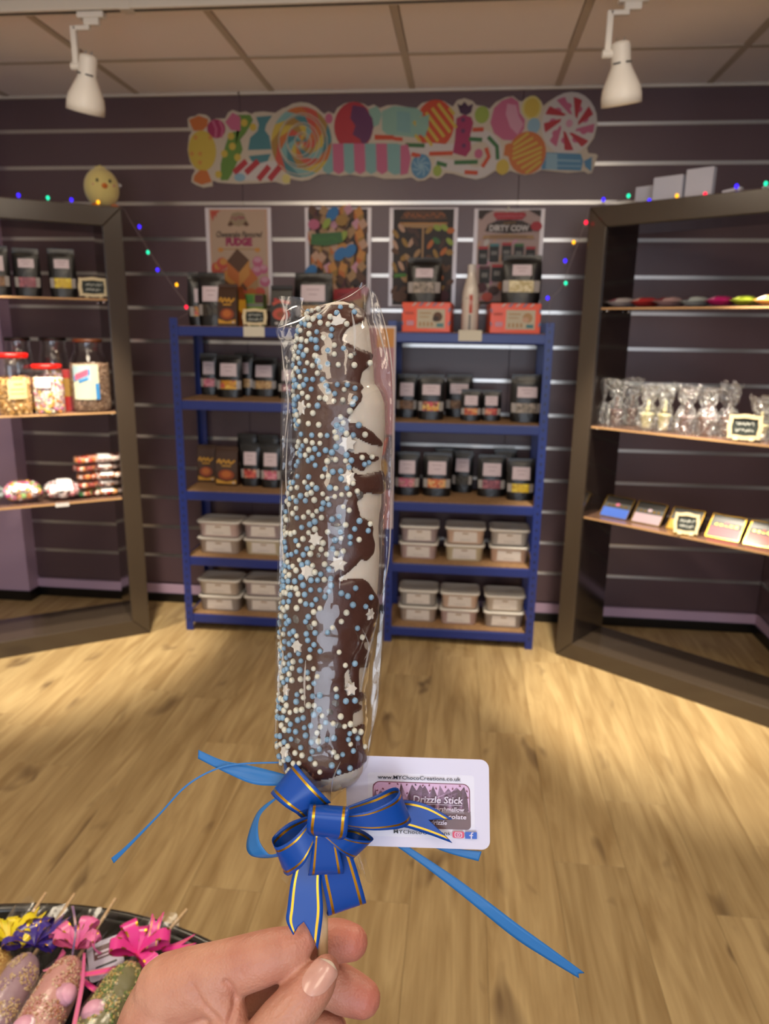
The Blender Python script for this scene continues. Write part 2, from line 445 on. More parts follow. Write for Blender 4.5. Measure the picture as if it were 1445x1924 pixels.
# ------------------------------------------------------------------ ceiling track and spot lamps
YT = 2.437
TRK = M('track_white', '#ded6c8', 0.35)
t = thing('lamp_track', 'long white lamp track screwed under the ceiling tiles', 'light track', (0, YT, CEIL))
mb = MB(); mb.rbox(XL+0.2, -1.076, -0.019, 0.019, -0.036, -0.001, 0.003); mb.rbox(-1.062, XR-0.05, -0.019, 0.019, -0.036, -0.001, 0.003); mb.build('rail', TRK, t)
mb = MB(); mb.rbox(-1.085, -1.050, -0.022, 0.022, -0.039, -0.001, 0.003); mb.build('rail_joint', TRK, t)
mb = MB(); mb.box(XL+0.21, -1.09, -0.006, 0.006, -0.0366, -0.0355); mb.box(-1.045, XR-0.06, -0.006, 0.006, -0.0366, -0.0355); mb.build('groove', BLACK, t)

def spot(label, px, pya, tilt, toward, zoff, energy, target, mirror):
    base = atY(px, pya, YT)
    t = thing('track_spotlight', label, 'spotlight', (base.x, YT, CEIL-0.037), 0, 'white spotlights on the ceiling track'); t.scale = (0.82, 0.82, 0.82)
    mb = MB(); mb.rbox(-0.052, 0.052, -0.017, 0.017, -0.022, -0.001, 0.004); mb.rbox(-0.03, 0.03, -0.012, 0.012, -0.045, -0.02, 0.004); mb.build('adapter', WHITE, t)
    s = mirror
    mb = MB(); mb.rbox(min(0.01, s*0.075), max(-0.01, s*0.075), -0.010, 0.010, -0.060, -0.044, 0.003)
    mb.rbox(s*0.075-0.011, s*0.075+0.011, -0.010, 0.010, -0.19, -0.044, 0.003); mb.build('arm', WHITE, t)
    hx, hz = s*0.028, -0.175
    mb = MB(); mb.x = Matrix.Translation((hx+s*0.045, 0, hz-0.005)) @ Matrix.Rotation(PI/2, 4, 'Y'); mb.lathe([(0.0, -0.02), (0.014, -0.02), (0.014, 0.02), (0.0, 0.02)], 14); mb.build('pivot', WHITE, t)
    X = Matrix.Translation((hx, 0, hz)) @ Matrix.Rotation(tilt, 4, 'Y') @ Matrix.Rotation(toward, 4, 'X')
    mb = MB(); mb.x = X
    mb.lathe([(0.0, 0.034), (0.022, 0.034), (0.031, 0.028), (0.033, 0.02), (0.034, -0.040), (0.039, -0.052), (0.052, -0.080), (0.066, -0.110), (0.071, -0.135), (0.071, -0.165),
              (0.067, -0.165), (0.066, -0.135), (0.05, -0.09), (0.02, -0.06), (0.0, -0.055)], 32)
    h = mb.build('lamp_head', WHITE, t, True)
    for a in (-0.9, -2.2, 1.2):
        mb = MB(); mb.x = X @ Matrix.Rotation(a, 4, 'Z'); mb.box(0.0335, 0.0352, -0.014, 0.014, -0.036, -0.031); mb.build('vent_slot', BLACK, h)
    for a in (-0.012, 0.012):
        mb = MB(); mb.x = X; mb.tube([V((a, 0, 0.03)), V((a, 0, 0.045))], 0.0025, 6); mb.build('terminal', M('steel', '#8d8a86', 0.3, metal=1), h)
    mb = MB(); mb.x = X; mb.lathe([(0.0, -0.125), (0.040, -0.125), (0.045, -0.115), (0.0, -0.112)], 20)
    mb.build('bulb', M('bulb_glow', '#fff2dc', 0.4, emit='#ffe0b0', es=6), h, True)
    l = bpy.data.lights.new('spot_lamp', 'SPOT'); l.energy = energy; l.color = (1, 0.88, 0.70); l.spot_size = 0.80; l.spot_blend = 0.6; l.shadow_soft_size = 0.04
    lo = bpy.data.objects.new('spot_lamp', l); COL.objects.link(lo); lo.location = t.location + (X.to_translation() + X.to_3x3() @ V((0, 0, -0.17)))*0.82; 
    lo.rotation_euler = (X.to_3x3() @ V((0, 0, -1))).to_track_quat('-Z', 'Y').to_euler()
    return t
spot('left white spotlight hanging from the ceiling track above the plush chick', 172, 30, 0.26, 0.20, 0, SPW, None, -1)
spot('right white spotlight hanging from the ceiling track right of the sweets banner', 1190, 5, -0.14, 0.20, 0, SPW, None, -1)
spot('white spotlight on the ceiling track beyond the left picture edge', -130, 35, 0.0, 0.13, 0, SPW, None, -1)
spot('white spotlight on the ceiling track beyond the right picture edge', 1560, -5, 0.0, 0.06, 0, SPW*1.3, None, -1)

# ------------------------------------------------------------------ dark display portals (mitred frames with pale-edged shelves)
GLOSS = M('dark_gloss_frame', '#43392f', 0.22, spec=0.5, coat=0.35, bump=(9, 0.0006))
INNER = M('portal_lining', '#2a2320', 0.12, spec=0.6, coat=0.6)
SHELF = M('shelf_laminate', '#6d5245', 0.22, spec=0.5, coat=0.3)
class Portal:
    def __init__(s, A, B, width):
        s.A = V((A[0], A[1], 0)); s.t = (V((B[0], B[1], 0))-s.A).normalized()
        n = V((s.t.y, -s.t.x, 0)); s.n = n if n.y < 0 else -n       # towards the room
        s.w = width
    def P(s, a, d, z): return s.A+s.t*a-s.n*d+V((0, 0, z))
    def mat(s):
        m = Matrix.Identity(4); zz = V((0, 0, 1))
        for i in range(3): m[i][0], m[i][1], m[i][2], m[i][3] = s.t[i], -s.n[i], zz[i], s.A[i]
        return m
    def hit(s, px, py, d=0.0):                                       # pixel -> point on the plane d behind the frame's face
        r = ray(px, py); q = (s.P(0, d, 0)-CAMP).dot(s.n)/r.dot(s.n); return CAMP+r*q
FH, FF, FD = 1.822, 0.074, 0.27
def portal(P, label, shelves, slabel):
    t = thing('display_portal', label, 'display frame', P.A)
    t.matrix_world = P.mat()
    W = P.w
    def member(name, prof_pts):
        mb = MB(); n = len(prof_pts)
        mb.add([(a, 0, z) for a, z in prof_pts]+[(a, FD, z) for a, z in prof_pts],
               [tuple(range(n)), tuple(range(2*n-1, n-1, -1))]+[(i, i+n, (i+1) % n+n, (i+1) % n) for i in range(n)])
        o = mb.build(name, GLOSS, t, bevel=0.003); return o
    e = 0.0006
    member('bottom_rail', [(0+e, 0), (W-e, 0), (W-FF-e, FF), (FF+e, FF)])
    member('top_rail', [(0+e, FH), (FF+e, FH-FF), (W-FF-e, FH-FF), (W-e, FH)])
    member('stile', [(0, e), (FF, FF+e), (FF, FH-FF-e), (0, FH-e)])
    member('stile', [(W, e), (W, FH-e), (W-FF, FH-FF-e), (W-FF, FF+e)])
    for a0, a1 in ((FF, FF+0.002), (W-FF-0.002, W-FF)):
        mb = MB(); mb.box(a0, a1, 0.012, FD, FF+0.001, FH-FF-0.001); mb.build('side_lining', INNER, t)
    mb = MB(); mb.box(FF, W-FF, 0.012, FD, FH-FF-0.002, FH-FF); mb.build('top_lining', INNER, t)
    for z in shelves:                                                # shelf support pins
        for a in (FF+0.002, W-FF-0.002):
            for d in (0.035, 0.22):
                s = 1 if a < W/2 else -1
                mb = MB(); mb.tube([(a, d, z-0.012), (a+s*0.018, d, z-0.012)], 0.004, 8); mb.build('shelf_pin', M('chrome', '#d0d0d0', 0.15, metal=1), t, True)
    for z, lb in zip(shelves, slabel):
        o = thing('display_shelf', lb, 'shelf', (0, 0, 0)); o.matrix_world = P.mat()
        mb = MB(); mb.rbox(FF+0.004, W-FF-0.004, 0.006, 0.255, z-0.008, z, 0.0015); mb.build('board', SHELF, o)
        mb = MB(); mb.box(FF+0.005, W-FF-0.005, 0.0045, 0.0062, z-0.0075, z-0.0005); mb.build('lit_edge_tint', M('lit_edge_tint', '#c39a6c', 0.2, spec=0.6), o)  # board's front edge in a paler tone: warm light on it put into the colour
    return t
PLF = Portal((-1.381, 2.978), (-1.889, 2.633), 1.02)
PRF = Portal((0.446, 3.003), (1.138, 2.48), 1.06)
ZL = (1.470, 1.014, 0.643); ZR = (1.458, 1.005, 0.635)
portal(PLF, 'glossy dark brown picture-frame display stand at the left with sweet jars inside', ZL,
       ['top shelf of the left dark display frame holding black pouches', 'middle shelf of the left dark display frame holding sweet jars', 'lowest shelf of the left dark display frame holding bags of sweets'])
portal(PRF, 'glossy dark brown picture-frame display stand at the right with chocolate bars inside', ZR,
       ['top shelf of the right dark display frame with flat packets', 'middle shelf of the right dark display frame with cellophane bags', 'lowest shelf of the right dark display frame with chocolate bar boxes'])

# ------------------------------------------------------------------ blue steel racks
BLUE = M('blue_enamel', '#192d78', 0.32, spec=0.5, bump=(500, 0.0002))
CHIP = M('chipboard', '#a5825c', 0.75, var=(90, '#8e6c49'))
YR0, YR1 = 3.035, 3.335
def rack(label, x0, x1, zt, group):
    t = thing('storage_rack', label, 'rack', ((x0+x1)/2, (YR0+YR1)/2, 0), 0, group)
    ox, oy = (x0+x1)/2, (YR0+YR1)/2; a, b, c, d = x0-ox, x1-ox, YR0-oy, YR1-oy; H = 1.40
    for px, sx in ((a, 1), (b, -1)):
        for py, sy in ((c, 1), (d, -1)):
            mb = MB()
            mb.box(min(px, px+sx*0.034), max(px, px+sx*0.034), min(py, py+sy*0.0018), max(py, py+sy*0.0018), 0, H)
            mb.box(min(px, px+sx*0.0018), max(px, px+sx*0.0018), min(py+sy*0.0018, py+sy*0.034), max(py+sy*0.0018, py+sy*0.034), 0, H)
            p = mb.build('post', BLUE, t, bevel=0.0007)
            mb = MB(); yy = py-sy*0.0004
            for k in range(38):
                z = 0.05+k*0.0355; mb.box(px+sx*0.0135, px+sx*0.0195, min(yy, yy+sy*0.0006), max(yy, yy+sy*0.0006), z-0.006, z+0.006)
            s = mb.build('key_slots', BLACK, p); s['kind'] = 'stuff'
    for z in zt:
        for py, sy in ((c, 1), (d, -1)):
            mb = MB(); y0 = py+sy*0.003
            mb.rbox(a+0.004, b-0.004, min(y0, y0+sy*0.012), max(y0, y0+sy*0.012), z-0.044, z-0.004, 0.004)
            mb.build('beam', BLUE, t)
        for px, sx in ((a, 1), (b, -1)):
            mb = MB(); mb.box(min(px+sx*0.003, px+sx*0.014), max(px+sx*0.003, px+sx*0.014), c+0.016, d-0.016, z-0.044, z-0.006); mb.build('side_beam', BLUE, t)
        mb = MB(); mb.box(a+0.015, b-0.015, c+0.0155, d-0.0155, z-0.012, z-0.002); mb.build('shelf_board', CHIP, t)
    return t
ZA = [atY(440, y, YR0).z for y in (612, 753, 925, 1049, 1157)]
ZB = [atY(870, y, YR0).z for y in (624, 795, 946, 1063, 1184)]
XA0, XA1, XB0, XB1 = -1.232, -0.585, -0.312, 0.350
rack('blue steel rack standing left of the held stick with chipboard shelves', XA0, XA1, ZA, 'blue steel shop racks')
rack('blue steel rack standing right of the held stick below the white bottle', XB0, XB1, ZB, 'blue steel shop racks')
ZA = [z-0.002 for z in ZA]; ZB = [z-0.002 for z in ZB]
# ------------------------------------------------------------------ sweets banner on the slat wall
def flat(name, colr, rough=0.55): return M('print_'+name, [k*0.62 for k in C(colr)[:3]], rough)
K = {n: flat(n, c) for n, c in dict(white='#e6ddd8', cream='#e2d2bb', orange='#dd7b35', lorange='#e8a04a', red='#c8323c', coral='#dd5a44', pink='#d86f93', lpink='#e9a9bd', magenta='#b52d63',
     purple='#6f2f62', dpurple='#4c1f45', yellow='#e3c44a', lyellow='#ecdb86', green='#6f9a3a', dgreen='#3f7a3e', lime='#a9bf4c', teal='#4f8f97', lteal='#8fbfbb', mint='#9cc7b4', blue='#5d97bd', lblue='#9cc3d6',
     brown='#6b4326', dbrown='#3a2417', black='#161413', tan='#c59a68', gold='#b98d3e', grey='#8d8a86', peach='#e0b394', bone='#dcd0b6', maroon='#5c1f2c', skyblue='#2f83c9', leaf='#4e9433', oran2='#e0501f', choc='#553326').items()}
BY = D-0.006
def bpx(x, y): p = atY(x, y, BY); return (p.x, p.z)
def bscale(): return (atY(740, 260, BY)-atY(741, 260, BY)).length
SB = bscale()
t = thing('sweets_banner', 'long die-cut cardboard banner of printed sweets and lollipops on the slat wall', 'banner', (0, 0, 0))
c3 = lambda L: [(x/3.6125+340, y/3.6125+170) for x, y in L]
c4 = lambda L: [(x/3.6125+740, y/3.6125+170) for x, y in L]
out = c3([(45,195),(60,180),(95,175),(120,158),(170,165),(195,185),(200,205),(240,190),(300,190),(320,150),(350,132),(400,150),(440,142),(480,160),(500,148),(560,142),(640,152),(690,120),(760,102),(840,100),(920,120),(975,160),(1000,142),(1040,160),(1060,120),(1110,88),(1170,75),(1240,90),(1270,110),(1310,95),(1350,120),(1400,100)]) \
    + c4([(20,98),(150,125),(190,85),(270,65),(340,72),(400,110),(430,65),(480,52),(535,70),(560,100),(610,105),(650,125),(690,80),(760,45),(810,38),(850,70),(870,75),(900,48),(950,42),(1000,70),(1015,105),(1050,75),(1110,38),(1190,27),(1270,40),(1340,90),(1375,150),(1383,230),(1360,320),(1310,390),(1320,425),(1370,430),(1385,440),(1345,560),(1320,568),(1290,550),(1180,560),(1000,540),(950,565),(890,575),(830,560),(790,545),(740,575),(690,545),(620,590),(560,605),(480,590),(400,565),(350,560),(320,590),(290,600),(250,585),(210,610),(160,615),(120,590),(50,600)]) \
    + c3([(1440,600),(1380,600),(1300,580),(1230,585),(1150,570),(1080,580),(1000,565),(940,570),(870,600),(800,607),(740,600),(740,635),(700,640),(640,620),(520,630),(380,635),(250,625),(215,610),(215,650),(150,660),(100,640),(70,620),(75,580),(95,545),(60,480),(45,400),(55,310),(75,275),(50,250)])
outw = [bpx(*p) for p in out]
bm = bmesh.new(); vs = [bm.verts.new((x, BY+0.0045, z)) for x, z in outw]; fc = bm.faces.new(vs)
r = bmesh.ops.extrude_face_region(bm, geom=[fc]); 
for e in r['geom']:
    if isinstance(e, bmesh.types.BMVert): e.co.y = BY
bmesh.ops.recalc_face_normals(bm, faces=bm.faces[:])
me = bpy.data.meshes.new('backing_card'); bm.to_mesh(me); bm.free(); me.materials.append(K['cream'])
o = bpy.data.objects.new('backing_card', me); COL.objects.link(o); o.parent = t
class Candy(Sheet):
    cnt = 0
    def __init__(s):
        Candy.cnt += 1
        super().__init__((0, BY-0.0004-0.00002*Candy.cnt, 0), (1, 0, 0), (0, 0, 1), 0.00015)
    def L(s, pts, m, f=c3): s.poly([bpx(*p) for p in f(pts)], m)
    def E(s, x, y, rx, ry, m, f=c3, rot=0, **k):
        q = f([(x, y)])[0]; p = bpx(*q); s.ell(p[0], p[1], rx/3.6125*SB, ry/3.6125*SB/1.05*1.05, m, rot=rot, **k)
    def S(s, pts, w, m, f=c3): s.stripe([bpx(*p) for p in f(pts)], w/3.6125*SB, m)
    def done(s, nm='printed_sweet'): return s.build(nm, t)
g = Candy(); g.L([(55,200),(120,170),(185,195),(180,240),(150,270),(90,275),(75,250)], K['orange']); g.E(145,410,100,130,K['lyellow'] if 0 else K['yellow']); g.L([(90,580),(130,540),(180,545),(210,620),(140,640),(85,615)], K['orange'])
for x, y in ((75,430),(130,430),(200,320),(130,490),(100,320)): g.E(x,y,14,14,K['lorange'])
g.done()
g = Candy(); g.E(240,260,65,60,K['magenta']); g.L([(300,215),(350,150),(405,180),(405,275),(340,270)], K['pink']); g.S([(215,205),(240,260),(235,320)],16,K['pink']); g.S([(262,205),(285,260),(275,320)],16,K['pink']); g.done()
g = Candy(); g.L([(385,165),(470,165),(490,200),(440,290),(400,330),(420,400),(350,560),(320,610),(270,610),(270,500),(300,380),(330,290),(400,270)], K['green'])
for x, y in ((430,220),(340,310),(350,380),(295,430),(385,455),(255,570),(490,250)): g.E(x,y,24,24,K['yellow'])
g.done()
g = Candy(); g.L([(510,180),(620,170),(580,230),(570,270),(600,310),(615,400),(455,405),(470,320),(520,275),(530,230)], K['teal']); g.L([(460,445),(610,430),(590,480),(530,495),(480,480)], K['teal']); g.done()
g = Candy(); g.L([(350,550),(420,480),(660,480),(680,540),(640,610),(380,610)], K['white'])
for x in (400, 480, 560, 635): g.S([(x+45,480),(x-40,560)] if x < 500 else [(x+40,515),(x-35,605)], 40, K['red'])
g.E(400,590,40,26,K['lblue']); g.done()
# big swirled lollipop
g = Candy(); g.E(818,350,212,248,K['cream']); SW = [K['orange'],K['teal'],K['yellow'],K['coral'],K['lteal'],K['gold']]
for ring in range(4):
    r1 = 1-ring*0.27; r2 = 1-(ring+1)*0.27+0.03
    for k in range(12):
        a0 = k*PI/6+ring*0.7; pts = []
        for q in range(4): a = a0+q*PI/18; pts.append((818+205*r1*math.cos(a), 350+240*r1*math.sin(a)))
        for q in range(3, -1, -1): a = a0+q*PI/18+0.55; pts.append((818+205*max(r2,0.02)*math.cos(a), 350+240*max(r2,0.02)*math.sin(a)))
        g.L(pts, SW[(k*2+ring*3+k//3) % 6])
sp = []
for i in range(60): a = i*0.36; rr_ = 0.06+0.93*i/60; sp.append((818+205*rr_*math.cos(a), 350+240*rr_*math.sin(a)))
g.S(sp, 6, K['cream']); g.done('printed_lollipop')
g = Candy(); g.E(1005,190,26,32,K['pink']); g.done()
# striped marshmallow row
g = Candy()
for i, x in enumerate((1000,1070,1145,1215,1290,1365,1440)):
    m_ = K['lteal'] if i % 2 == 0 else K['pink']
    g.L([(x-42,360),(x+36,360),(x+42,460),(x+36,550),(x,570),(x-36,545)], m_)
for i, x in enumerate((40, 85)): g.L([(x-40,375),(x+10,365),(x+32,460),(x+10,565),(x-40,575)], K['lteal'] if i == 0 else K['pink'], c4)
g.done()
g = Candy(); g.E(1172,245,134,152,K['red']); g.L([(1165,100),(1250,115),(1300,190),(1308,250),(1285,330),(1235,378),(1215,330),(1165,300),(1185,240),(1150,190)], K['purple']); g.done()
g = Candy(); g.L([(1270,130),(1330,105),(1365,160),(1345,230),(1310,250)], K['mint']); g.L([(1365,140),(1445,105),(1600,120),(1640,150),(1640,280),(1600,320),(1400,300),(1365,270)], K['mint']); g.L([(150,190),(245,165),(235,230),(210,320),(150,280)], K['mint'], c4); g.L([(20,140),(110,150),(115,290),(20,280)], K['lteal'], c4); g.done()
g = Candy(); g.L([(1315,300),(1445,305),(1445,335),(1315,335)], K['oran2']); g.L([(0,315),(60,320),(60,345),(0,340)], K['oran2'], c4); g.done()
g = Candy(); g.E(280,230,128,150,K['oran2'],c4)
for k in range(-3, 4): 
    a = k*55; g.S([(280+a*0.75-62, 230-a*0.55-80),(280+a*0.75+62, 230-a*0.55+85)] if abs(k) < 3 else [(280+a*0.7-20,230-a*0.55-20),(280+a*0.7+15,230-a*0.55+25)], 20, K['yellow'], c4)
g.L([(150,190),(245,165),(225,215),(240,235),(210,320),(150,280)], K['mint'], c4); g.done()
g = Candy(); g.L([(430,90),(450,110),(480,75),(505,105),(540,90),(525,150),(490,170),(450,155)], K['dpurple'], c4); g.L([(425,190),(470,165),(525,180),(540,220),(520,300),(525,400),(490,450),(400,425),(415,330)], K['magenta'], c4)
for x, y in ((470,200),(470,275),(475,375)): g.E(x,y,14,14,K['purple'],c4)
g.done()
g = Candy(); g.E(598,165,48,52,K['lime'],c4); g.done()
g = Candy(); g.L([(655,220),(680,120),(735,68),(800,45),(845,75),(855,150),(890,200),(885,260),(850,310),(800,340),(740,335),(680,290)], K['pink'], c4); g.L([(770,90),(830,100),(845,170),(880,230),(840,300),(790,250),(760,160)], K['lpink'], c4); g.done()
g = Candy(); g.E(937,118,64,72,K['lyellow'],c4); g.E(937,118,50,58,K['yellow'],c4); g.done()
g = Candy(); g.E(950,240,42,48,K['lblue'],c4); g.done()
g = Candy(); g.E(1190,225,178,188,K['white'],c4)
for k in range(9):
    a0 = k*2*PI/9; pts = []
    for q in range(5): a = a0+q*0.09; pts.append((1190+172*math.cos(a), 225+182*math.sin(a)))
    for q in range(4, -1, -1): a = a0+0.55+q*0.09; pts.append((1190+60*math.cos(a), 225+64*math.sin(a)))
    g.L(pts, K['pink'] if k % 3 == 0 else K['red'], c4)
    a = a0+0.95; g.E(1190+110*math.cos(a+0.2), 225+118*math.sin(a+0.2), 24, 20, K['pink'], c4)
g.E(1190,225,22,24,K['lpink'],c4); g.done()
g = Candy(); g.L([(1030,420),(1270,430),(1285,480),(1270,545),(1000,535),(1010,480)], K['blue'], c4); g.L([(1290,480),(1345,450),(1340,550),(1300,520)], K['blue'], c4); g.L([(1035,425),(1110,430),(1110,540),(1030,535)], K['lblue'], c4); g.S([(1030,470),(1270,480)],12,K['lblue'],c4); g.S([(1030,510),(1270,515)],8,K['lblue'],c4); g.done()
# candy cane
g = Candy(); path = [(110,440),(300,430),(480,450),(580,480),(620,430),(640,370),(600,310),(520,300)]
g.S(cr([(80,400),(250,395),(400,400),(520,330),(620,310),(690,380),(690,470),(620,540),(540,560),(450,520),(280,490)], 40), 70, K['white'], c4)
for seg, c_ in (([(80,370),(210,375)],'dgreen'),([(240,430),(400,425)],'oran2'),([(120,432),(180,445)],'oran2'),([(410,490),(570,485)],'dgreen'),([(290,490),(360,510)],'dgreen'),([(510,330),(600,335)],'dgreen'),([(640,315),(700,380),(705,470)],'dgreen'),([(625,390),(645,450),(600,520)],'oran2'),([(480,555),(570,560)],'oran2'),([(535,268),(610,265)],'oran2')):
    g.S(seg, 26, K[c_], c4)
g.E(575,430,28,30,K['pink'],c4); g.done('printed_candy_cane')
g = Candy(); g.L([(755,370),(790,355),(800,400),(780,450),(745,440)], K['orange'], c4); g.E(905,425,124,132,K['orange'],c4)
for k in range(-3, 4): g.S([(905-100+abs(k)*16+k*14,425+40+k*32),(905+100-abs(k)*16+k*14,425-40+k*32)],16,K['yellow'],c4)
g.done()
g = Candy(); g.E(738,520,44,48,K['yellow'],c4); g.done()
g = Candy(); g.E(185,515,68,78,K['blue'],c4)
for k in range(8): a = k*PI/4; g.S([(185,515),(185+30*math.cos(a),515+34*math.sin(a)),(185+60*math.cos(a+0.5),515+68*math.sin(a+0.5))],11,K['lblue'],c4)
g.done()
g = Candy(); g.E(296,545,30,36,K['lime'],c4); g.done()
g = Candy(); g.E(715,600,30,30,K['lyellow']); g.done()

# ------------------------------------------------------------------ posters clipped in the slat wall channels
CARDW = M('poster_white', '#cbc2c4', 0.4)
def poster(label, x0, x1, y0, y1, draw):
    a = atY((x0+x1)/2, y0, D-0.004); b = atY((x0+x1)/2, y1, D-0.004); l = atY(x0, (y0+y1)/2, D-0.004); r = atY(x1, (y0+y1)/2, D-0.004)
    w_, h_ = r.x-l.x, a.z-b.z
    t = thing('poster', label, 'poster', (l.x, D-0.004, b.z), 0, 'fudge posters on the slat wall')
    mb = MB(); mb.box(0, w_, 0, 0.0025, 0, h_); mb.build('mount_board', CARDW, t)
    s = Sheet((w_*0.06, -0.0002, h_*0.015), (w_*0.88, 0, 0), (0, 0, h_*0.97), 0.00012)
    draw(s); s.build('print', t)
    for xa, xb in ((0, w_*0.05), (w_*0.95, w_)):
        mb = MB(); mb.box(xa, xb, -0.0012, 0, 0, h_); mb.build('side_channel', M('clear_edge', '#d5ccd2', 0.25, coat=0.5), t)
    return t
def cube_sweet(s, x, y, r, top, side, dark, rot=0.0):
    pts = [(x+r*math.cos(rot+PI/2*k)*1.15, y+r*0.75*math.sin(rot+PI/2*k)+r*0.35) for k in range(4)]
    s.poly(pts, top)
    pts = sorted(pts, key=lambda p: p[0]); lo = min(pts, key=lambda p: p[1])
    s.poly([pts[0], lo, (lo[0], lo[1]-r*0.9), (pts[0][0], pts[0][1]-r*0.9)], side)
    s.poly([lo, pts[3], (pts[3][0], pts[3][1]-r*0.9), (lo[0], lo[1]-r*0.9)], dark)
def d1(s):
    s.rect(0, 1, 0, 1, K['peach']); s.rect(0.03, 0.97, 0.02, 0.985, K['bone'] if 0 else flat('cheese', '#d8b79b'))
    s.poly([(0.02,0.985),(0.2,0.985),(0.13,0.955),(0.12,0.91),(0.09,0.95),(0.06,0.87),(0.03,0.93)], K['coral'])
    s.poly([(0.32,0.845),(0.36,0.90),(0.40,0.955),(0.5,0.97),(0.6,0.955),(0.64,0.90),(0.68,0.845),(0.5,0.82)], flat('logo_tan', '#b39a78'))
    s.poly([(0.31,0.835),(0.37,0.88),(0.42,0.84),(0.36,0.82)], K['brown']); s.poly([(0.69,0.835),(0.63,0.88),(0.58,0.84),(0.64,0.82)], K['brown'])
    s.scrawl(0.5, 0.905, 0.24, 0.05, K['magenta'], 2)
    s.text('Cheesecake Flavoured', 0.5, 0.735, 0.085, K['dbrown'], 0.3, 0.002, 0.8)
    s.text('FUDGE', 0.5, 0.655, 0.105, K['magenta'], 0, 0.008, 0.46)
    s.rect(0.22, 0.78, 0.575, 0.588, K['tan']); s.ell(0.18, 0.575, 0.05, 0.025, K['lorange']); s.ell(0.82, 0.575, 0.05, 0.025, K['lorange'])
    for x, y, r in ((0.1,0.38,0.09),(0.2,0.43,0.09),(0.12,0.27,0.1),(0.26,0.30,0.09)): s.ell(x, y, r*1.1, r*0.72, K['coral']); s.ell(x+0.02, y+0.02, r*0.7, r*0.4, K['lorange'])
    for x, y, r in ((0.82,0.45,0.08),(0.92,0.37,0.07),(0.80,0.35,0.08),(0.94,0.24,0.08)): s.ell(x, y, r*1.1, r*0.7, K['pink']); s.ell(x, y+0.02, r*0.8, r*0.35, K['lpink'])
    cube_sweet(s, 0.36, 0.24, 0.15, K['lorange'], K['brown'], K['orange'], 0.1); cube_sweet(s, 0.64, 0.23, 0.16, K['orange'], K['brown'], K['tan'], -0.1)
    cube_sweet(s, 0.48, 0.40, 0.17, K['brown'], K['orange'], K['lorange'], 0.05)
    for x, y, c_ in ((0.85,0.13,'coral'),(0.55,0.1,'coral'),(0.38,0.11,'tan'),(0.7,0.12,'orange'),(0.2,0.15,'orange')): s.ell(x, y, 0.09, 0.05, K[c_])
    s.rect(0.12, 0.88, 0.028, 0.036, K['tan']); s.rect(0.2, 0.8, 0.05, 0.056, K['tan'])
def d2(s):
    s.rect(0, 1, 0, 1, K['dbrown']); r = random.Random(5)
    cs = [('tan','brown','gold'),('lpink','tan','brown'),('peach','orange','brown'),('lorange','orange','gold'),('brown','dbrown','maroon'),('tan','brown','dbrown')]
    for j in range(9):
        for i in range(6):
            c_ = r.choice(cs); cube_sweet(s, (i+0.5+r.uniform(-.3, .3)+(j % 2)*0.3)/6.2, 0.96-(j+r.uniform(-.2, .2))/9.2, 0.075, K[c_[0]], K[c_[1]], K[c_[2]], r.uniform(-.4, .4))
    for x, y in ((0.42,0.95),(0.72,0.60),(0.55,0.57),(0.04,0.40),(0.45,0.03)): s.ell(x, y, 0.11, 0.06, K['skyblue'], rot=0.3)
    for x, y in ((0.32,0.86),(0.42,0.10),(0.6,0.74)): s.ell(x, y, 0.08, 0.04, K['lime'], rot=0.5)
    s.ell(0.57, 0.89, 0.1, 0.055, K['gold']); s.ell(0.1, 0.85, 0.1, 0.05, K['pink'])
    s.poly([(0.04,0.66),(0.06,0.76),(0.57,0.78),(0.60,0.68),(0.3,0.645)], K['dgreen']); s.scrawl(0.31, 0.71, 0.4, 0.04, K['leaf'], 3)
    s.poly([(0.43,0.12),(0.44,0.23),(0.90,0.245),(0.93,0.14),(0.7,0.11)], K['red']); s.scrawl(0.68, 0.175, 0.34, 0.04, K['maroon'], 4)
def d3(s):
    s.rect(0, 1, 0, 1, flat('choc_dark', '#2b1a12')); r = random.Random(8)
    s.rect(0.48, 0.51, 0.1, 0.82, K['tan'])
    s.poly([(0.1,0.9),(0.2,0.985),(0.8,0.985),(0.9,0.9),(0.5,0.885)], K['brown']); s.scrawl(0.5, 0.935, 0.66, 0.045, K['orange'], 5)
    s.ell(0.5, 0.835, 0.4, 0.028, K['tan']); s.rect(0.1, 0.9, 0.852, 0.862, K['lorange'])
    for j in range(6):
        for i in range(9):
            x = (i+0.5+r.uniform(-.3, .3))/9; y = 0.78-(j+r.uniform(-.3, .3))*0.125
            if abs(x-0.495) < 0.05: continue
            c_ = r.choice(['tan', 'gold', 'brown', 'choc', 'peach']) if x < 0.5 else r.choice(['lime', 'dgreen', 'brown', 'gold', 'choc', 'orange'] if y > 0.6 else ['orange', 'brown', 'coral', 'choc', 'gold'])
            s.ell(x, y, 0.07, 0.032, K[c_], 8, r.uniform(-1, 1))
    s.poly([(0.02,0.29),(0.03,0.33),(0.22,0.335),(0.24,0.30)], K['leaf'])
    s.ell(0.12, 0.09, 0.13, 0.06, K['brown']); s.ell(0.85, 0.1, 0.12, 0.06, K['maroon'])
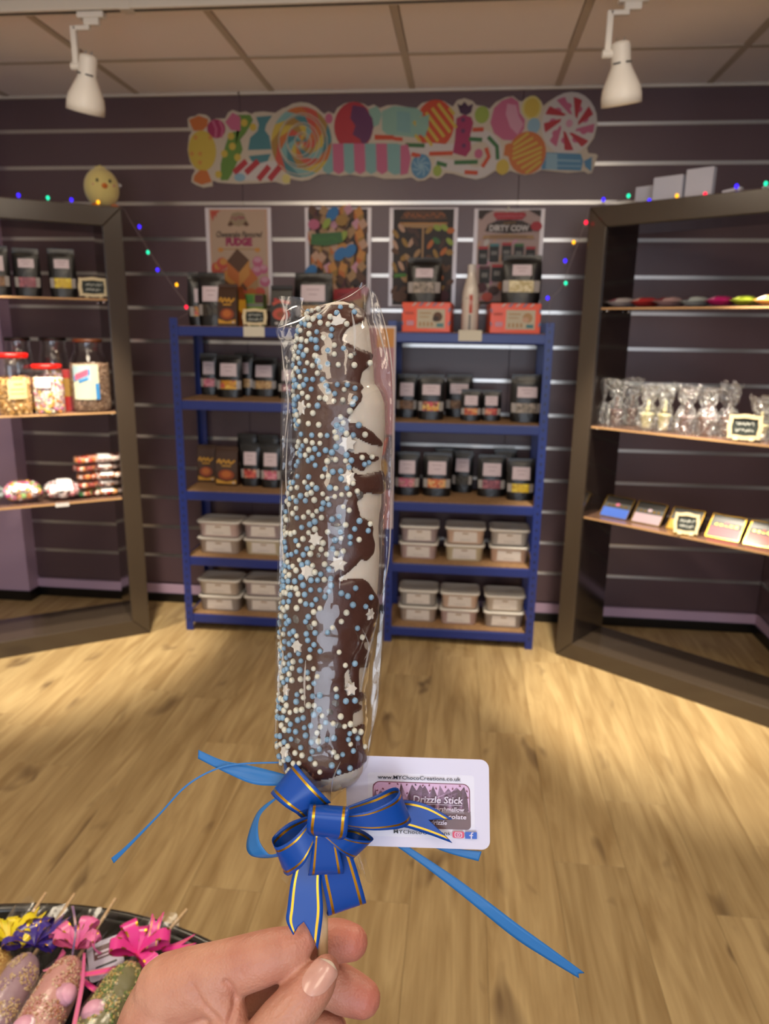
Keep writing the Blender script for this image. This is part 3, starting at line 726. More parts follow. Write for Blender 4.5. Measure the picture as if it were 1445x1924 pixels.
def d4(s):
    s.rect(0, 1, 0, 1, flat('milk_pink', '#cfb0a8')); r = random.Random(4)
    for k in range(46): s.ell(r.random(), r.random(), 0.05, 0.02, K[r.choice(['white', 'lpink', 'peach', 'bone'])], 8, r.uniform(0.3, 1.2))
    s.poly([(0,1),(0.25,1),(0.12,0.96),(0.05,0.90),(0,0.92)], K['dbrown']); s.poly([(1,1),(0.8,1),(0.9,0.965),(1,0.93)], K['dbrown'])
    s.poly([(0.42,0.985),(0.7,0.985),(0.68,1.0),(0.44,1.0)], K['white'])
    s.poly([(0.24,0.95),(0.26,0.975),(0.74,0.975),(0.77,0.945),(0.70,0.90),(0.30,0.90)], K['red']); s.scrawl(0.5, 0.935, 0.4, 0.02, K['lpink'], 6)
    s.poly([(0.12,0.78),(0.16,0.85),(0.3,0.89),(0.5,0.90),(0.7,0.89),(0.84,0.85),(0.88,0.78),(0.5,0.76)], K['dbrown'])
    s.scrawl(0.5, 0.868, 0.2, 0.03, K['gold'], 7); s.text('DIRTY COW', 0.5, 0.808, 0.085, K['white'], 0, 0.004, 0.64)
    s.poly([(0.08,0.70),(0.1,0.735),(0.5,0.75),(0.9,0.735),(0.92,0.70),(0.5,0.705)], K['tan']); s.rect(0.2, 0.8, 0.718, 0.728, K['brown'])
    for (x, y, c_) in ((0.10,0.52,'red'),(0.28,0.55,'teal'),(0.48,0.56,'red'),(0.68,0.55,'dgreen'),(0.87,0.52,'red')):
        s.rect(x-0.075, x+0.075, y-0.09, y+0.10, K['black']); s.rect(x-0.075, x+0.075, y+0.07, y+0.10, K[c_]); s.rect(x-0.05, x+0.05, y-0.02, y+0.02, K['grey'])
    for (x, y, c_) in ((0.14,0.32,'maroon'),(0.34,0.34,'red'),(0.56,0.34,'skyblue')):
        s.rect(x-0.085, x+0.085, y-0.09, y+0.09, K['black']); s.rect(x-0.085, x+0.085, y+0.06, y+0.09, K[c_]); s.rect(x-0.05, x+0.05, y-0.03, y+0.02, K['grey'])
    for x, y, c_ in ((0.1,0.18,'maroon'),(0.3,0.15,'choc'),(0.2,0.08,'coral'),(0.45,0.2,'orange'),(0.6,0.1,'choc'),(0.85,0.12,'maroon'),(0.94,0.83,'red')): s.ell(x, y, 0.09, 0.05, K[c_])
    s.rect(0, 0.5, 0.0, 0.03, K['dbrown'])
poster('pale cheesecake fudge poster with pink lettering, leftmost of the four wall posters', 389, 511, 390, 573, d1)
poster('poster covered in wrapped fudge cubes with a green and a red banner', 574, 697, 390, 590, d2)
poster('dark brown poster of fudge trays split by a tan line', 731, 858, 390, 576, d3)
poster('white and pink poster with black pouches and a red scroll on top', 888, 1019, 392, 575, d4)

# pink sheet hanging in the gap between the racks, mostly behind the held stick
l = atY(640, 800, 3.03); r = atY(741, 800, 3.03); a = atY(700, 612, 3.03); b = atY(720, 992, 3.03)
t = thing('hanging_print', 'pink printed sheet hanging beside the left post of the right blue rack', 'poster', (r.x-0.24, 3.026, b.z))
mb = MB(); mb.box(0, 0.24, 0, 0.0025, 0, a.z-b.z); mb.build('mount_board', CARDW, t)
s = Sheet((0, -0.0002, 0), (0.234, 0, 0), (0, 0, a.z-b.z), 0.00015); s.rect(0, 1, 0.48, 0.99, flat('rose', '#c88f96')); s.rect(0.7, 1, 0.90, 0.99, K['lorange']); s.rect(0, 1, 0.0, 0.48, flat('dusk', '#6a5560'))
s.poly([(0.72,0.36),(0.80,0.44),(0.92,0.47),(0.85,0.38)], K['coral']); s.ell(0.82, 0.31, 0.10, 0.05, K['gold']); s.ell(0.8, 0.22, 0.08, 0.035, K['lyellow']); s.rect(0.86, 1, 0.0, 0.2, flat('rose', '#c88f96')); s.build('print', t)

# ------------------------------------------------------------------ plush chick on the left frame
YEL = M('chick_plush', '#e5d384', 0.95, sheen=0.4, bump=(420, 0.0012)); ORG = M('chick_felt', '#dd7a35', 0.9)
cp = PLF.hit(193, 380, 0.12); cz = FH
kk = 2.98/FPX*1.0
t = thing('plush_chick', 'round pale yellow plush chick with orange beak on the left frame', 'soft toy', (cp.x, cp.y, cz), math.atan2(-cp.x, cp.y)+0.12)
mb = MB(); mb.sphere((0, 0, 0.082), 0.073, 24, 16, sc=(0.93, 0.9, 1.06)); mb.build('body', YEL, t, True)
mb = MB(); mb.sphere((0, 0.004, 0.158), 0.012, 10, 8, sc=(0.9, .8, 1.0)); mb.sphere((-0.013, 0.004, 0.155), 0.010, 10, 8); mb.sphere((0.012, 0.004, 0.156), 0.010, 10, 8); mb.build('head_tuft', YEL, t, True)
for s in (-1, 1):
    mb = MB(); mb.sphere((s*0.024+0.002, -0.060, 0.102), 0.0062, 10, 8, sc=(0.85, 0.6, 1.15)); mb.build('eye', BLACK, t, True)
    mb = MB(); mb.sphere((s*0.038+0.002, -0.053, 0.087), 0.005, 8, 6, sc=(1, 0.4, 1)); mb.build('cheek', M('cheek_pink', '#d98f84', 0.9), t, True)
    mb = MB(); mb.sphere((s*0.036+0.004, -0.040, 0.010), 0.015, 12, 8, sc=(1.15, 1.3, 0.66)); mb.build('foot', ORG, t, True)
mb = MB(); mb.lathe([(0.013, 0), (0.011, 0.006), (0.005, 0.013), (0.0, 0.016)], 12, 0, False, 1, 0.9)
mb.v = [Matrix.Translation((0.004, -0.060, 0.083)) @ Matrix.Rotation(PI/2+0.3, 4, 'X') @ v for v in mb.v]; mb.build('beak', ORG, t, True)
mb = MB(); mb.x = Matrix.Translation((0.055, -0.012, 0.105)) @ Matrix.Rotation(0.5, 4, 'Y'); mb.box(0, 0.022, -0.001, 0.001, -0.006, 0.006); mb.build('fabric_tag', K['white'], t)

# white blank box canvases on the right frame's top
CANV = M('blank_white', '#c9c8d2', 0.7)
wl = ['short white blank box in the shade at the left end of the right frame', 'wide white blank box behind a yellow fairy light on the right frame', 'tallest white blank box behind a red fairy light on the right frame', 'low slanted white box beside a blue fairy light on the right frame', 'white blank box at the picture edge on the right frame']
for (x0, x1, yt, sl), lb in zip(((1193,1226,350,0),(1225,1279,331,0),(1285,1335,316,0),(1355,1389,352,0.008),(1429,1460,349,0)), wl):
    d_ = 0.12 if yt != 350 else 0.19
    a = PRF.hit(x0, 372, d_); b = PRF.hit(x1, 372, d_); h = PRF.hit((x0+x1)/2, yt, d_).z-FH
    t = thing('blank_box', lb, 'box', (a.x, a.y, FH), math.atan2(b.y-a.y, b.x-a.x), 'white blank boxes on the right frame')
    wd = (b-a).length; mb = MB()
    mb.add([(0,0,0),(wd,0,0),(wd,0.03,0),(0,0.03,0),(0,0,h-sl),(wd,0,h),(wd,0.03,h),(0,0.03,h-sl)], [(0,3,2,1),(4,5,6,7),(0,1,5,4),(1,2,6,5),(2,3,7,6),(3,0,4,7)])
    mb.build('carton', CANV, t, bevel=0.0015)
    mb = MB(); mb.box(0.004, wd-0.004, 0.0295, 0.0308, 0.004, h-0.012-sl); mb.build('back_panel', M('back_panel', '#a09a98', 0.8), t)

# ------------------------------------------------------------------ fairy lights
FC = {'b': ('#1a10e8', '#3318ff', 5), 'g': ('#10b890', '#12d8a0', 4), 'y': ('#d8a010', '#ffb010', 4), 'r': ('#e01030', '#ff1038', 5)}
FM = {k: M('fairy_'+k, v[0], 0.25, emit=v[1], es=v[2]*0.55, coat=0.5) for k, v in FC.items()}
WIRE = M('fairy_wire', '#7a6a6c', 0.35, coat=0.3)
def fairy(label, bulbs, wirepts):
    t = thing('fairy_lights', label, 'fairy lights', wirepts[0], 0, 'coloured fairy light strings')
    o0 = V(wirepts[0])
    mb = MB(); mb.tube([V(p)-o0 for p in cr(wirepts, 60)], 0.0011, 5); mb.build('wire', WIRE, t, True)
    for c_, p in bulbs:
        b_ = MB(); q = V(p)-o0; b_.sphere(q, 0.0065, 10, 8, sc=(1, 1, 1.2)); bo = b_.build('bulb', FM[c_], t, True)
        b_ = MB(); b_.tube([q+V((0, 0.001, -0.007)), q+V((0.001, 0.002, -0.014))], 0.003, 6); b_.build('socket', WIRE, bo)
Lp = []
for c_, x, y in (('b',35,369),('g',90,372),('b',134,372),('y',184,374)):
    p = PLF.hit(x, y, 0.02); p.z = FH+0.014; Lp.append((c_, p))
cor = PLF.P(-0.004, 0.02, FH+0.002); e1 = V((-1.12, 3.02, 1.432))
for c_, x, y, q in (('b',262,426,0.15),('g',278,474,0.3),('b',296,507,0.5),('y',332,535,0.75),('r',350,577,0.95)):
    p = atY(x, y, 2.985+0.035*q); Lp.append((c_, p))
fairy('string of coloured fairy lights from the left frame down to the left blue rack', Lp,
      [Lp[0][1]+V((-0.25, -0.17, -0.01))]+[p-V((0, 0.0, 0.012)) for _, p in Lp[:4]]+[cor]+[atY(x, y, 2.99) for x, y in ((245,415),(270,455),(305,510),(345,565),(356,584))]+[V((-1.19, 3.02, 1.395))])
Rp = []
for c_, x, y, d_ in (('b',1134,375,0.02),('g',1181,368,0.02),('b',1220,377,0.03),('y',1272,368,0.05),('r',1325,365,0.05),('b',1384,350,0.03),('g',1439,345,0.03)):
    Rp.append((c_, PRF.hit(x, y, d_)))
Rq = [(c_, atY(x, y, 2.98)) for c_, x, y in (('r',1101,418),('y',1078,455),('b',1062,490),('g',1063,532),('b',1029,560))]
fairy('string of coloured fairy lights from the right blue rack up over the right frame', Rq[::-1]+Rp,
      [V((0.33, 3.02, 1.385))]+[atY(x, y, 2.985) for x, y in ((1034,566),(1055,540),(1072,495),(1092,440),(1103,408))]+[PRF.P(-0.004, 0.015, FH+0.004)]+[V((p.x, p.y, min(p.z-0.014, FH+0.02))) for _, p in Rp]+[Rp[-1][1]+V((0.2, -0.15, -0.01))])
# ------------------------------------------------------------------ goods: stand-up pouches
POUCH = M('black_pouch', '#0d0c0d', 0.3, spec=0.5, bump=(60, 0.0015))
LABEL = M('pouch_label', '#cdbcc2', 0.45); LABELT = M('label_print', '#8f6f7c', 0.5)
CLEARW = M('window_edge', '#a29c98', 0.2, coat=0.5)
MIX = {'mixed': blob_mat('sweets_mixed', ['#c64a55', '#d8a040', '#8a4a2e', '#d9788a', '#b86a38', '#e0c070'], 75),
       'pink': blob_mat('sweets_pink', ['#c2617a', '#d88a98', '#a84a5a', '#b98a7a'], 80), 'gold': blob_mat('sweets_gold', ['#d8a52c', '#c98a20', '#c25a48', '#e0b850', '#8a5a2e'], 60),
       'beige': blob_mat('sweets_beige', ['#b08a5a', '#c8a878', '#9a7446', '#bf9a68'], 90), 'brown': blob_mat('sweets_brown', ['#6a4a30', '#7d5a3c', '#54361f', '#8f6e4c'], 80),
       'yellow': blob_mat('sweets_yellow', ['#d0b020', '#dcc43c', '#b89418'], 70), 'orange': blob_mat('sweets_orange', ['#c86a34', '#d8925a', '#a8442e', '#d8b070'], 75),
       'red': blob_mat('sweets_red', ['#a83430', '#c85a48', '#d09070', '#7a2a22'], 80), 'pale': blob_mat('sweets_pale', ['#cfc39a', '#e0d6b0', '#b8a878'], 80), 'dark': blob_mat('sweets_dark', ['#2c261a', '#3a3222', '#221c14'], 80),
       'grey': blob_mat('sweets_grey', ['#8a7f72', '#a3968a', '#6a6056'], 70), 'rose': blob_mat('sweets_rose', ['#8a4a56', '#a3606a', '#70384a'], 70)}
PG = 'black sweet pouches with clear windows'
def psurf(w, h, d, u, v, side=-1, off=0.0, fold=0.0):
    e = max(0.0, 1-u*u)**0.5
    th = d/2*(1-v)**0.55*(0.25+0.75*e) if v < 0.9 else 0.0011
    th = max(th, 0.0011)
    wv = w/2*(1+0.05*math.sin(v*PI))*(1-0.04*(v < 0.05))
    y = side*(th+off) + fold*v*v
    return (u*wv, y, v*h)
def pgrid(mb, w, h, d, u0, u1, v0, v1, nu, nv, side, off, mi=0, fold=0.0):
    vs = []; fs = []
    for j in range(nv+1):
        for i in range(nu+1): vs.append(psurf(w, h, d, u0+(u1-u0)*i/nu, v0+(v1-v0)*j/nv, side, off, fold))
    for j in range(nv):
        for i in range(nu):
            a = j*(nu+1)+i; q = (a, a+1, a+nu+2, a+nu+1)
            fs.append(q if side < 0 else q[::-1])
    mb.add(vs, fs, mi)
def pouch(label, X, Y, Z, w, h, content, rz=0.0, d=None, win=(0.20, 0.40), lab=(0.50, 0.80, 0.62), fold=0.0):
    d = d or w*0.5
    t = thing('sweet_pouch', label, 'pouch', (X, Y, Z), rz, PG)
    mb = MB(); pgrid(mb, w, h, d, -1, 1, 0, 1, 10, 14, -1, 0, 0, fold); pgrid(mb, w, h, d, -1, 1, 0, 1, 10, 14, 1, 0, 0, fold)
    # gusset floor
    n = 10; bot = [psurf(w, h, d, -1+2*i/n, 0, -1) for i in range(n+1)]+[psurf(w, h, d, 1-2*i/n, 0, 1) for i in range(n+1)]
    mb.add(bot, [tuple(range(len(bot)-1, -1, -1))]); mb.build('bag', POUCH, t, True)
    mb = MB(); pgrid(mb, w, h, d, -0.62, 0.62, win[0], win[1], 6, 4, -1, 0.0007, 0, fold); mb.build('window', MIX[content], t, True)
    for u0, u1 in ((-0.93, -0.64), (0.64, 0.93)):
        mb = MB(); pgrid(mb, w, h, d, u0, u1, win[0], win[1], 2, 4, -1, 0.0006, 0, fold); mb.build('clear_side', CLEARW, t, True)
    mb = MB(); pgrid(mb, w, h, d, -lab[2], lab[2], lab[0], lab[1], 6, 5, -1, 0.0008, 0, fold); lo = mb.build('label', LABEL, t, True)
    mb = MB()
    for k in range(2):
        v_ = lab[0]+(lab[1]-lab[0])*(0.72-0.3*k); pgrid(mb, w, h, d, -lab[2]*(0.55-0.2*k), lab[2]*(0.55-0.2*k), v_-0.006, v_+0.006, 4, 1, -1, 0.0011, 0, fold)
    q = mb.build('print_lines', LABELT, lo); q['kind'] = 'stuff'
    mb = MB(); pgrid(mb, w, h, d, -0.99, 0.99, 0.91, 0.93, 6, 1, -1, 0.0006, 0, fold); mb.build('zip_seal', M('pouch_seal', '#1d1b1c', 0.25), t)
    return t
def shelf_pouch(label, x0, x1, ytop, ybot, Z, content, ymin=3.065, rz=0.0, **k):
    p = atZ((x0+x1)/2, ybot, Z) if Z < 1.25 else atY((x0+x1)/2, ybot, 3.10)
    y = min(max(p.y, ymin), 3.29); p = atY((x0+x1)/2, ybot, y)
    l = atY(x0, ybot, y); r = atY(x1, ybot, y); w = r.x-l.x
    h = atY((x0+x1)/2, ytop, y).z-Z
    dd = min(w*0.5, 0.07); y2 = y+dd/2 if 'yfix' not in k else k.pop('yfix')
    return pouch(label, p.x, y2, Z, w*0.98, h, content, rz, d=dd, **k)
A2, A3, A4, A5 = ZA[1], ZA[2], ZA[3], ZA[4]
shelf_pouch('black pouch with pink sweets at the far left of the left rack second shelf', 376, 408, 664, 738, A2, 'pink', 3.1, 0.12)
shelf_pouch('black pouch with yellow sweets in front, second from left on the left rack second shelf', 405, 453, 667, 747, A2, 'gold')
shelf_pouch('half hidden black pouch behind the yellow sweets pouch on the left rack', 440, 476, 664, 738, A2, 'beige', 3.15, lab=(0.52, 0.78, 0.5))
shelf_pouch('black pouch with beige sweets on the left rack second shelf', 471, 519, 672, 745, A2, 'beige')
shelf_pouch('black pouch seen through the wrapper on the left rack second shelf', 521, 568, 682, 749, A2, 'rose')
shelf_pouch('black pouch with red sweets left of its neighbour on the left rack third shelf', 452, 488, 834, 914, A3, 'red', 3.07)
shelf_pouch('black pouch with pink sweets beside the wrapper on the left rack third shelf', 489, 527, 836, 917, A3, 'pink')
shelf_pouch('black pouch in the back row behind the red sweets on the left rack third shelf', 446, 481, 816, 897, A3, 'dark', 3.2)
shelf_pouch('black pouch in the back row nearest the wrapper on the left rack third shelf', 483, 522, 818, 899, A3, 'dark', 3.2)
B2, B3, B4, B5 = ZB[1], ZB[2], ZB[3], ZB[4]
shelf_pouch('black pouch with brown sweets at the left end of the right rack second shelf', 743, 783, 703, 785, B2, 'brown')
shelf_pouch('black pouch with red and yellow sweets on the right rack second shelf', 784, 833, 704, 789, B2, 'mixed', lab=(0.55, 0.78, 0.66))
shelf_pouch('black pouch standing behind two small pouches on the right rack second shelf', 836, 886, 704, 784, B2, 'brown', 3.16, lab=(0.55, 0.78, 0.66))
shelf_pouch('small black pouch with orange sweets, left of the small pair on the right rack', 865, 903, 732, 791, B2, 'orange')
shelf_pouch('small black pouch with red sweets, right of the small pair on the right rack', 904, 940, 733, 791, B2, 'red')
shelf_pouch('large black pouch with greyish sweets at the right end of the right rack second shelf', 958, 1018, 704, 794, B2, 'grey', lab=(0.52, 0.74, 0.6))
shelf_pouch('black pouch with pinkish sweets at the left end of the right rack third shelf', 740, 787, 850, 931, B3, 'pink')
shelf_pouch('black pouch with orange sweets on the right rack third shelf', 793, 846, 852, 933, B3, 'orange')
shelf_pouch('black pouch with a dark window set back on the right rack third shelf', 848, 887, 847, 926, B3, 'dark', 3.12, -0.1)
shelf_pouch('black pouch with rose sweets and a wide label on the right rack third shelf', 896, 949, 856, 934, B3, 'rose')
shelf_pouch('black pouch with bright yellow sweets on the right rack third shelf', 951, 1003, 863, 941, B3, 'yellow', 3.05)
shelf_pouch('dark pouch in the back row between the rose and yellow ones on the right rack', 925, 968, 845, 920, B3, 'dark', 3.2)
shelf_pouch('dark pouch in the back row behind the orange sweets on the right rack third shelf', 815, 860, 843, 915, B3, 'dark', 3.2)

# top of the left rack
ZT = ZA[0]
def top_pouch(label, x0, x1, ytop, Z, content, Y, rz=0, **k):
    l = atY(x0, 600, Y); r = atY(x1, 600, Y); h = atY((x0+x1)/2, ytop, Y).z-Z
    return pouch(label, (l.x+r.x)/2, Y+0.03, Z, r.x-l.x, h, content, rz, d=0.07, **k)
top_pouch('black pouch turned sideways at the far left on top of the left rack', 353, 398, 512, ZT, 'gold', 3.14, 0.45, lab=(0.44, 0.70, 0.55), win=(0.18, 0.36))
top_pouch('black pouch with white label beside the sideways pouch on the left rack top', 372, 420, 511, ZT, 'dark', 3.09, 0.08, lab=(0.46, 0.74, 0.62))
top_pouch('large black pouch behind the wrapper tip on top of the left rack', 553, 622, 512, ZT, 'beige', 3.11, 0, lab=(0.48, 0.78, 0.62))
# printed brown and gold packets
PKB = M('packet_brown', '#3a1f0e', 0.35, coat=0.3); PKG = M('packet_gold', '#c8932c', 0.3, coat=0.3)
def packet(label, x0, x1, ytop, ybot, Z, Y, rz, body, fn, group=None):
    if Y is None: Y = min(max(atZ((x0+x1)/2, ybot, Z).y, 3.06), 3.28)
    l = atY(x0, ybot, Y); r = atY(x1, ybot, Y); h = atY((x0+x1)/2, ytop, Y).z-Z; w_ = r.x-l.x
    t = thing('sweet_packet', label, 'packet', ((l.x+r.x)/2, Y+0.022, Z), rz, group)
    mb = MB(); d = 0.04
    rings = []
    for v, dd, ww in ((0, d, 0.96), (0.04, d, 1.0), (0.35, d*0.95, 1.0), (0.7, d*0.6, 0.98), (0.88, d*0.22, 0.98), (0.92, 0.002, 1.0), (1.0, 0.002, 1.0)):
        rings.append([(-w_/2*ww, -dd/2, v*h), (w_/2*ww, -dd/2, v*h), (w_/2*ww, dd/2, v*h), (-w_/2*ww, dd/2, v*h)])
    mb.loft(rings); mb.build('packet_body', body, t, bevel=0.003)
    fn(t, w_, h, d)
    return t
def pk_print(t, w_, h, d, deco):
    # front print leaning with the packet's front from v 0.04 to 0.9
    s = Sheet((-w_/2, -d/2-0.0032, 0.05*h), (w_, 0, 0), (0, d*0.22, 0.62*h), 0.0002); deco(s); s.build('print', t)
def gold_deco(s):
    s.ell(0.5, 0.38, 0.36, 0.22, M('packet_amber', '#8a3c1a', 0.4)); s.ell(0.5, 0.40, 0.22, 0.14, K['orange']); s.poly([(0.05,0.02),(0.95,0.02),(0.95,0.18),(0.5,0.07),(0.05,0.2)], PKG)
    s.stripe(cr([(0.08,0.86),(0.2,1.0),(0.26,0.84),(0.4,0.98),(0.5,0.86),(0.62,0.98),(0.7,0.84),(0.9,0.98)], 30), 0.07, PKG)
    s.rect(0.3, 0.72, 0.72, 0.77, PKG); s.ell(0.84, 0.07, 0.07, 0.035, K['white'])
for args in (('brown and gold printed packet beside the black pouches on the left rack top', 409, 446, 533, 607, ZT, 3.07, -0.1),
             ('brown printed packet left of its twin on the left rack third shelf', 371, 404, 837, 906, A3, None, 0.05),
             ('brown printed packet right of its twin on the left rack third shelf', 405, 447, 840, 913, A3, None, -0.05)):
    packet(*args, PKB, lambda t, w_, h, d: pk_print(t, w_, h, d, gold_deco), 'brown and gold packets on the left rack')
packet('plain gold-brown packet turned edge-on behind the chalkboard on the left rack top', 440, 458, 538, 606, ZT, 3.10, 0.9, M('packet_rust', '#7a3c18', 0.4), lambda t, w_, h, d: pk_print(t, w_, h, d, lambda s: s.poly([(0,0.6),(0.9,0.3),(1,1),(0,1)], PKG)))
def rust_deco(s): s.ell(0.5, 0.42, 0.40, 0.24, K['coral']); s.ell(0.5, 0.40, 0.2, 0.12, M('packet_amber', '#8a3c1a', 0.4)); s.stripe([(0.1,0.8),(0.4,0.92),(0.9,0.86)], 0.12, K['coral']); s.ell(0.25, 0.98, 0.1, 0.06, K['red']); s.ell(0.3, 0.06, 0.09, 0.05, K['white'])
packet('black packet with orange rings right of the chalkboard on the left rack top', 508, 549, 536, 607, ZT, 3.08, 0.0, M('packet_black', '#1d1a1a', 0.35), lambda t, w_, h, d: pk_print(t, w_, h, d, rust_deco))
p = atY(474, 545, 3.2)
t = thing('snack_box', 'green and maroon snack box behind the chalkboard on the left rack top', 'box', (p.x, 3.2, ZT))
mb = MB(); mb.rbox(-0.055, 0.055, -0.03, 0.03, 0, 0.135, 0.002); mb.build('carton', M('green_carton', '#6f8f2c', 0.4), t)
s = Sheet((-0.055, -0.0303, 0), (0.11, 0, 0), (0, 0, 0.135), 0.0002); s.rect(0.66, 1, 0.72, 0.98, K['maroon']); s.rect(0.02, 0.62, 0.72, 0.97, K['leaf']); s.poly([(0.05,0.8),(0.3,0.84),(0.3,0.93),(0.05,0.9)], K['coral']); s.rect(0, 1, 0.62, 0.70, K['grey']); s.build('print', t)

# chalkboard price signs
SIGNW = M('sign_cream', '#d4c29a', 0.6); SLATE = M('slate_board', '#232a26', 0.7); CHALK = M('chalk', '#aeb0a8', 0.9)
def wavy(wd, ht, amp, n=28):
    pts = []
    for (ax, az), (bx, bz), (nx, nz) in (((-wd/2, 0), (wd/2, 0), (0, -1)), ((wd/2, 0), (wd/2, ht), (1, 0)), ((wd/2, ht), (-wd/2, ht), (0, 1)), ((-wd/2, ht), (-wd/2, 0), (-1, 0))):
        for i in range(n//4): q = i/(n//4); k = amp*math.sin(2*PI*q*1.0+PI/2)*math.sin(PI*q)*-1; pts.append((ax+(bx-ax)*q+nx*k, az+(bz-az)*q+nz*k))
    return pts
def chalk_sign(label, loc, wd, ht, rz, lines, tilt=0.12):
    t = thing('chalkboard_sign', label, 'price sign', loc, rz, 'small chalkboard price signs')
    o = wavy(wd, ht, ht*0.05); i_ = wavy(wd*0.76, ht*0.70, ht*0.03); i_ = [(x, z+ht*0.15) for x, z in i_]; lift = ht*0.12
    mb = MB(); n = len(o); T = Matrix.Translation((0, 0, lift)) @ Matrix.Rotation(-tilt, 4, 'X'); mb.x = T
    mb.add([(x, -0.004, z) for x, z in o]+[(x, -0.004, z) for x, z in i_]+[(x, 0.004, z) for x, z in o]+[(x, 0.001, z) for x, z in i_],
           [(k, (k+1) % n, n+(k+1) % n, n+k) for k in range(n)]+[((k+1) % n, k, 2*n+k, 2*n+(k+1) % n) for k in range(n)]+[(n+k, n+(k+1) % n, 3*n+(k+1) % n, 3*n+k) for k in range(n)])
    mb.add([(x, 0.004, z) for x, z in o], [tuple(range(n-1, -1, -1))])
    mb.build('frame', SIGNW, t)
    mb = MB(); mb.x = T; mb.add([(x, 0.0005, z) for x, z in i_], [tuple(range(n))]); b = mb.build('slate', SLATE, t)
    R3 = T.to_3x3(); s = Sheet(T @ V((-wd*0.36, -0.0003, ht*0.16)), R3 @ V((wd*0.72, 0, 0)), R3 @ V((0, 0, ht*0.66)), 0.0001)
    r = random.Random(len(label))
    for k, ln in enumerate(lines): s.scrawl(0.5, 0.72-0.42*k, 0.74, 0.24, CHALK, len(label)+k)
    s.build('chalk_writing', b)
    for sx in (-1, 1):
        mb = MB(); mb.sphere((sx*wd*0.24, -0.002, lift*0.7), lift*0.7, 10, 8, sc=(1.5, 1.2, 1)); mb.build('foot', SIGNW, t, True)
    return t
p = PLF.hit(176, 552, 0.045)
chalk_sign('cream framed chalkboard sign right of the black pouches in the left frame', (p.x, p.y, ZL[0]), 0.108, 0.072, 0.45, [0, 1])
p = atY(478, 600, 3.055)
chalk_sign('cream framed chalkboard sign standing on the left blue rack top', (p.x, 3.06, ZT), 0.098, 0.062, 0.05, [0, 1])
# paper tickets on the rack beams
for (x0, x1, y0, y1, z_, lb) in ((457, 497, 613, 633, 0, 'blank white paper ticket stuck on the top beam of the left rack'), (862, 905, 620, 641, 0, 'blank white paper ticket stuck on the top beam of the right rack')):
    a = atY(x0, y0, YR0-0.001); b = atY(x1, y1, YR0-0.001)
    mb = MB(); mb.box(a.x, b.x, YR0+0.0005, YR0+0.0024, b.z, a.z); tag(mb.build('paper_ticket', M('ticket_paper', '#c9c4b4', 0.7)), lb, 'ticket', 'paper tickets on the racks')

# ------------------------------------------------------------------ top of the right rack: orange cartons, bottle, pouches
ZT2 = ZB[0]
ORB = M('carton_orange', '#dd4a18', 0.4, coat=0.2)
def carton(label, x0, x1, y0, y1, dep, rz, brown):
    Y = 3.05; l = atY(x0, y1, Y); r = atY(x1, y1, Y); h = atY((x0+x1)/2, y0, Y).z-ZT2; w_ = r.x-l.x
    t = thing('sweets_carton', label, 'box', ((l.x+r.x)/2, Y+dep/2, ZT2), rz, 'orange cartons on the right rack')
    mb = MB(); mb.rbox(-w_/2, w_/2, -dep/2, dep/2, 0, h, 0.002); mb.build('carton', ORB, t)
    s = Sheet((-w_/2, -dep/2-0.0003, 0), (w_, 0, 0), (0, 0, h), 0.0002)
    s.rect(0.31, 0.89, 0.13, 0.78, K['bone'])
    s.ell(0.74, 0.52, 0.10, 0.17, K['brown'] if brown else K['tan'], 9); s.ell(0.70, 0.45, 0.07, 0.10, K['dbrown'] if brown else K['peach'], 7); s.rect(0.72, 0.86, 0.18, 0.30, K['teal']); s.rect(0.36, 0.6, 0.62, 0.66, K['tan']); s.rect(0.36, 0.56, 0.5, 0.53, K['tan'])
    for k in range(4): s.rect(0.36+k*0.08, 0.40+k*0.08, 0.2, 0.34, K['tan'])
    s.rrect(0.1, 0.25, 0.22, 0.38, 0.02, K['lpink']); s.rect(0.06, 0.24, 0.6, 0.68, K['coral'])
    for k in range(5): s.poly([(0.2+k*0.14,0.88),(0.27+k*0.14,0.99),(0.31+k*0.14,0.99),(0.24+k*0.14,0.88)], K['blue'] if k % 2 else K['white'])
    for y_ in (0.3, 0.75): s.poly([(0,y_),(0.03,y_-0.1),(0.03,y_+0.02),(0,y_+0.1)], K['blue']); s.poly([(1,y_),(0.96,y_-0.1),(0.96,y_+0.02),(1,y_+0.1)], K['blue'])
    s.build('print', t); return h
h1 = carton('orange carton with dark brown sweets pictured, left of the white bottle', 757, 848, 568, 622, 0.17, -0.06, True)
h2 = carton('orange carton with pale sweets pictured, right of the white bottle', 917, 1012, 570, 624, 0.2, 0.06, False)
top_pouch('black pouch with greyish sweets standing on the left orange carton', 764, 826, 483, ZT2+h1, 'grey', 3.10, 0, lab=(0.56, 0.76, 0.5), win=(0.22, 0.46))
top_pouch('black pouch with pale beige sweets standing on the right orange carton', 941, 1012, 478, ZT2+h2, 'pale', 3.10, 0, lab=(0.58, 0.80, 0.48), win=(0.24, 0.48))
p = atY(882, 618, 3.10)
t = thing('white_bottle', 'white bottle with a red and grey label between the orange cartons', 'bottle', (p.x, 3.11, ZT2))
hb = atY(882, 497, 3.11).z-ZT2; q = hb/0.28
mb = MB(); mb.lathe([(0.0, 0.0), (0.033*q, 0.0), (0.036*q, 0.004*q), (0.037*q, 0.13*q), (0.036*q, 0.155*q), (0.031*q, 0.185*q), (0.023*q, 0.215*q), (0.0175*q, 0.235*q), (0.016*q, 0.25*q)], 24); mb.build('glass_body', M('bottle_white', '#d3c9bd', 0.25, coat=0.4), t, True)
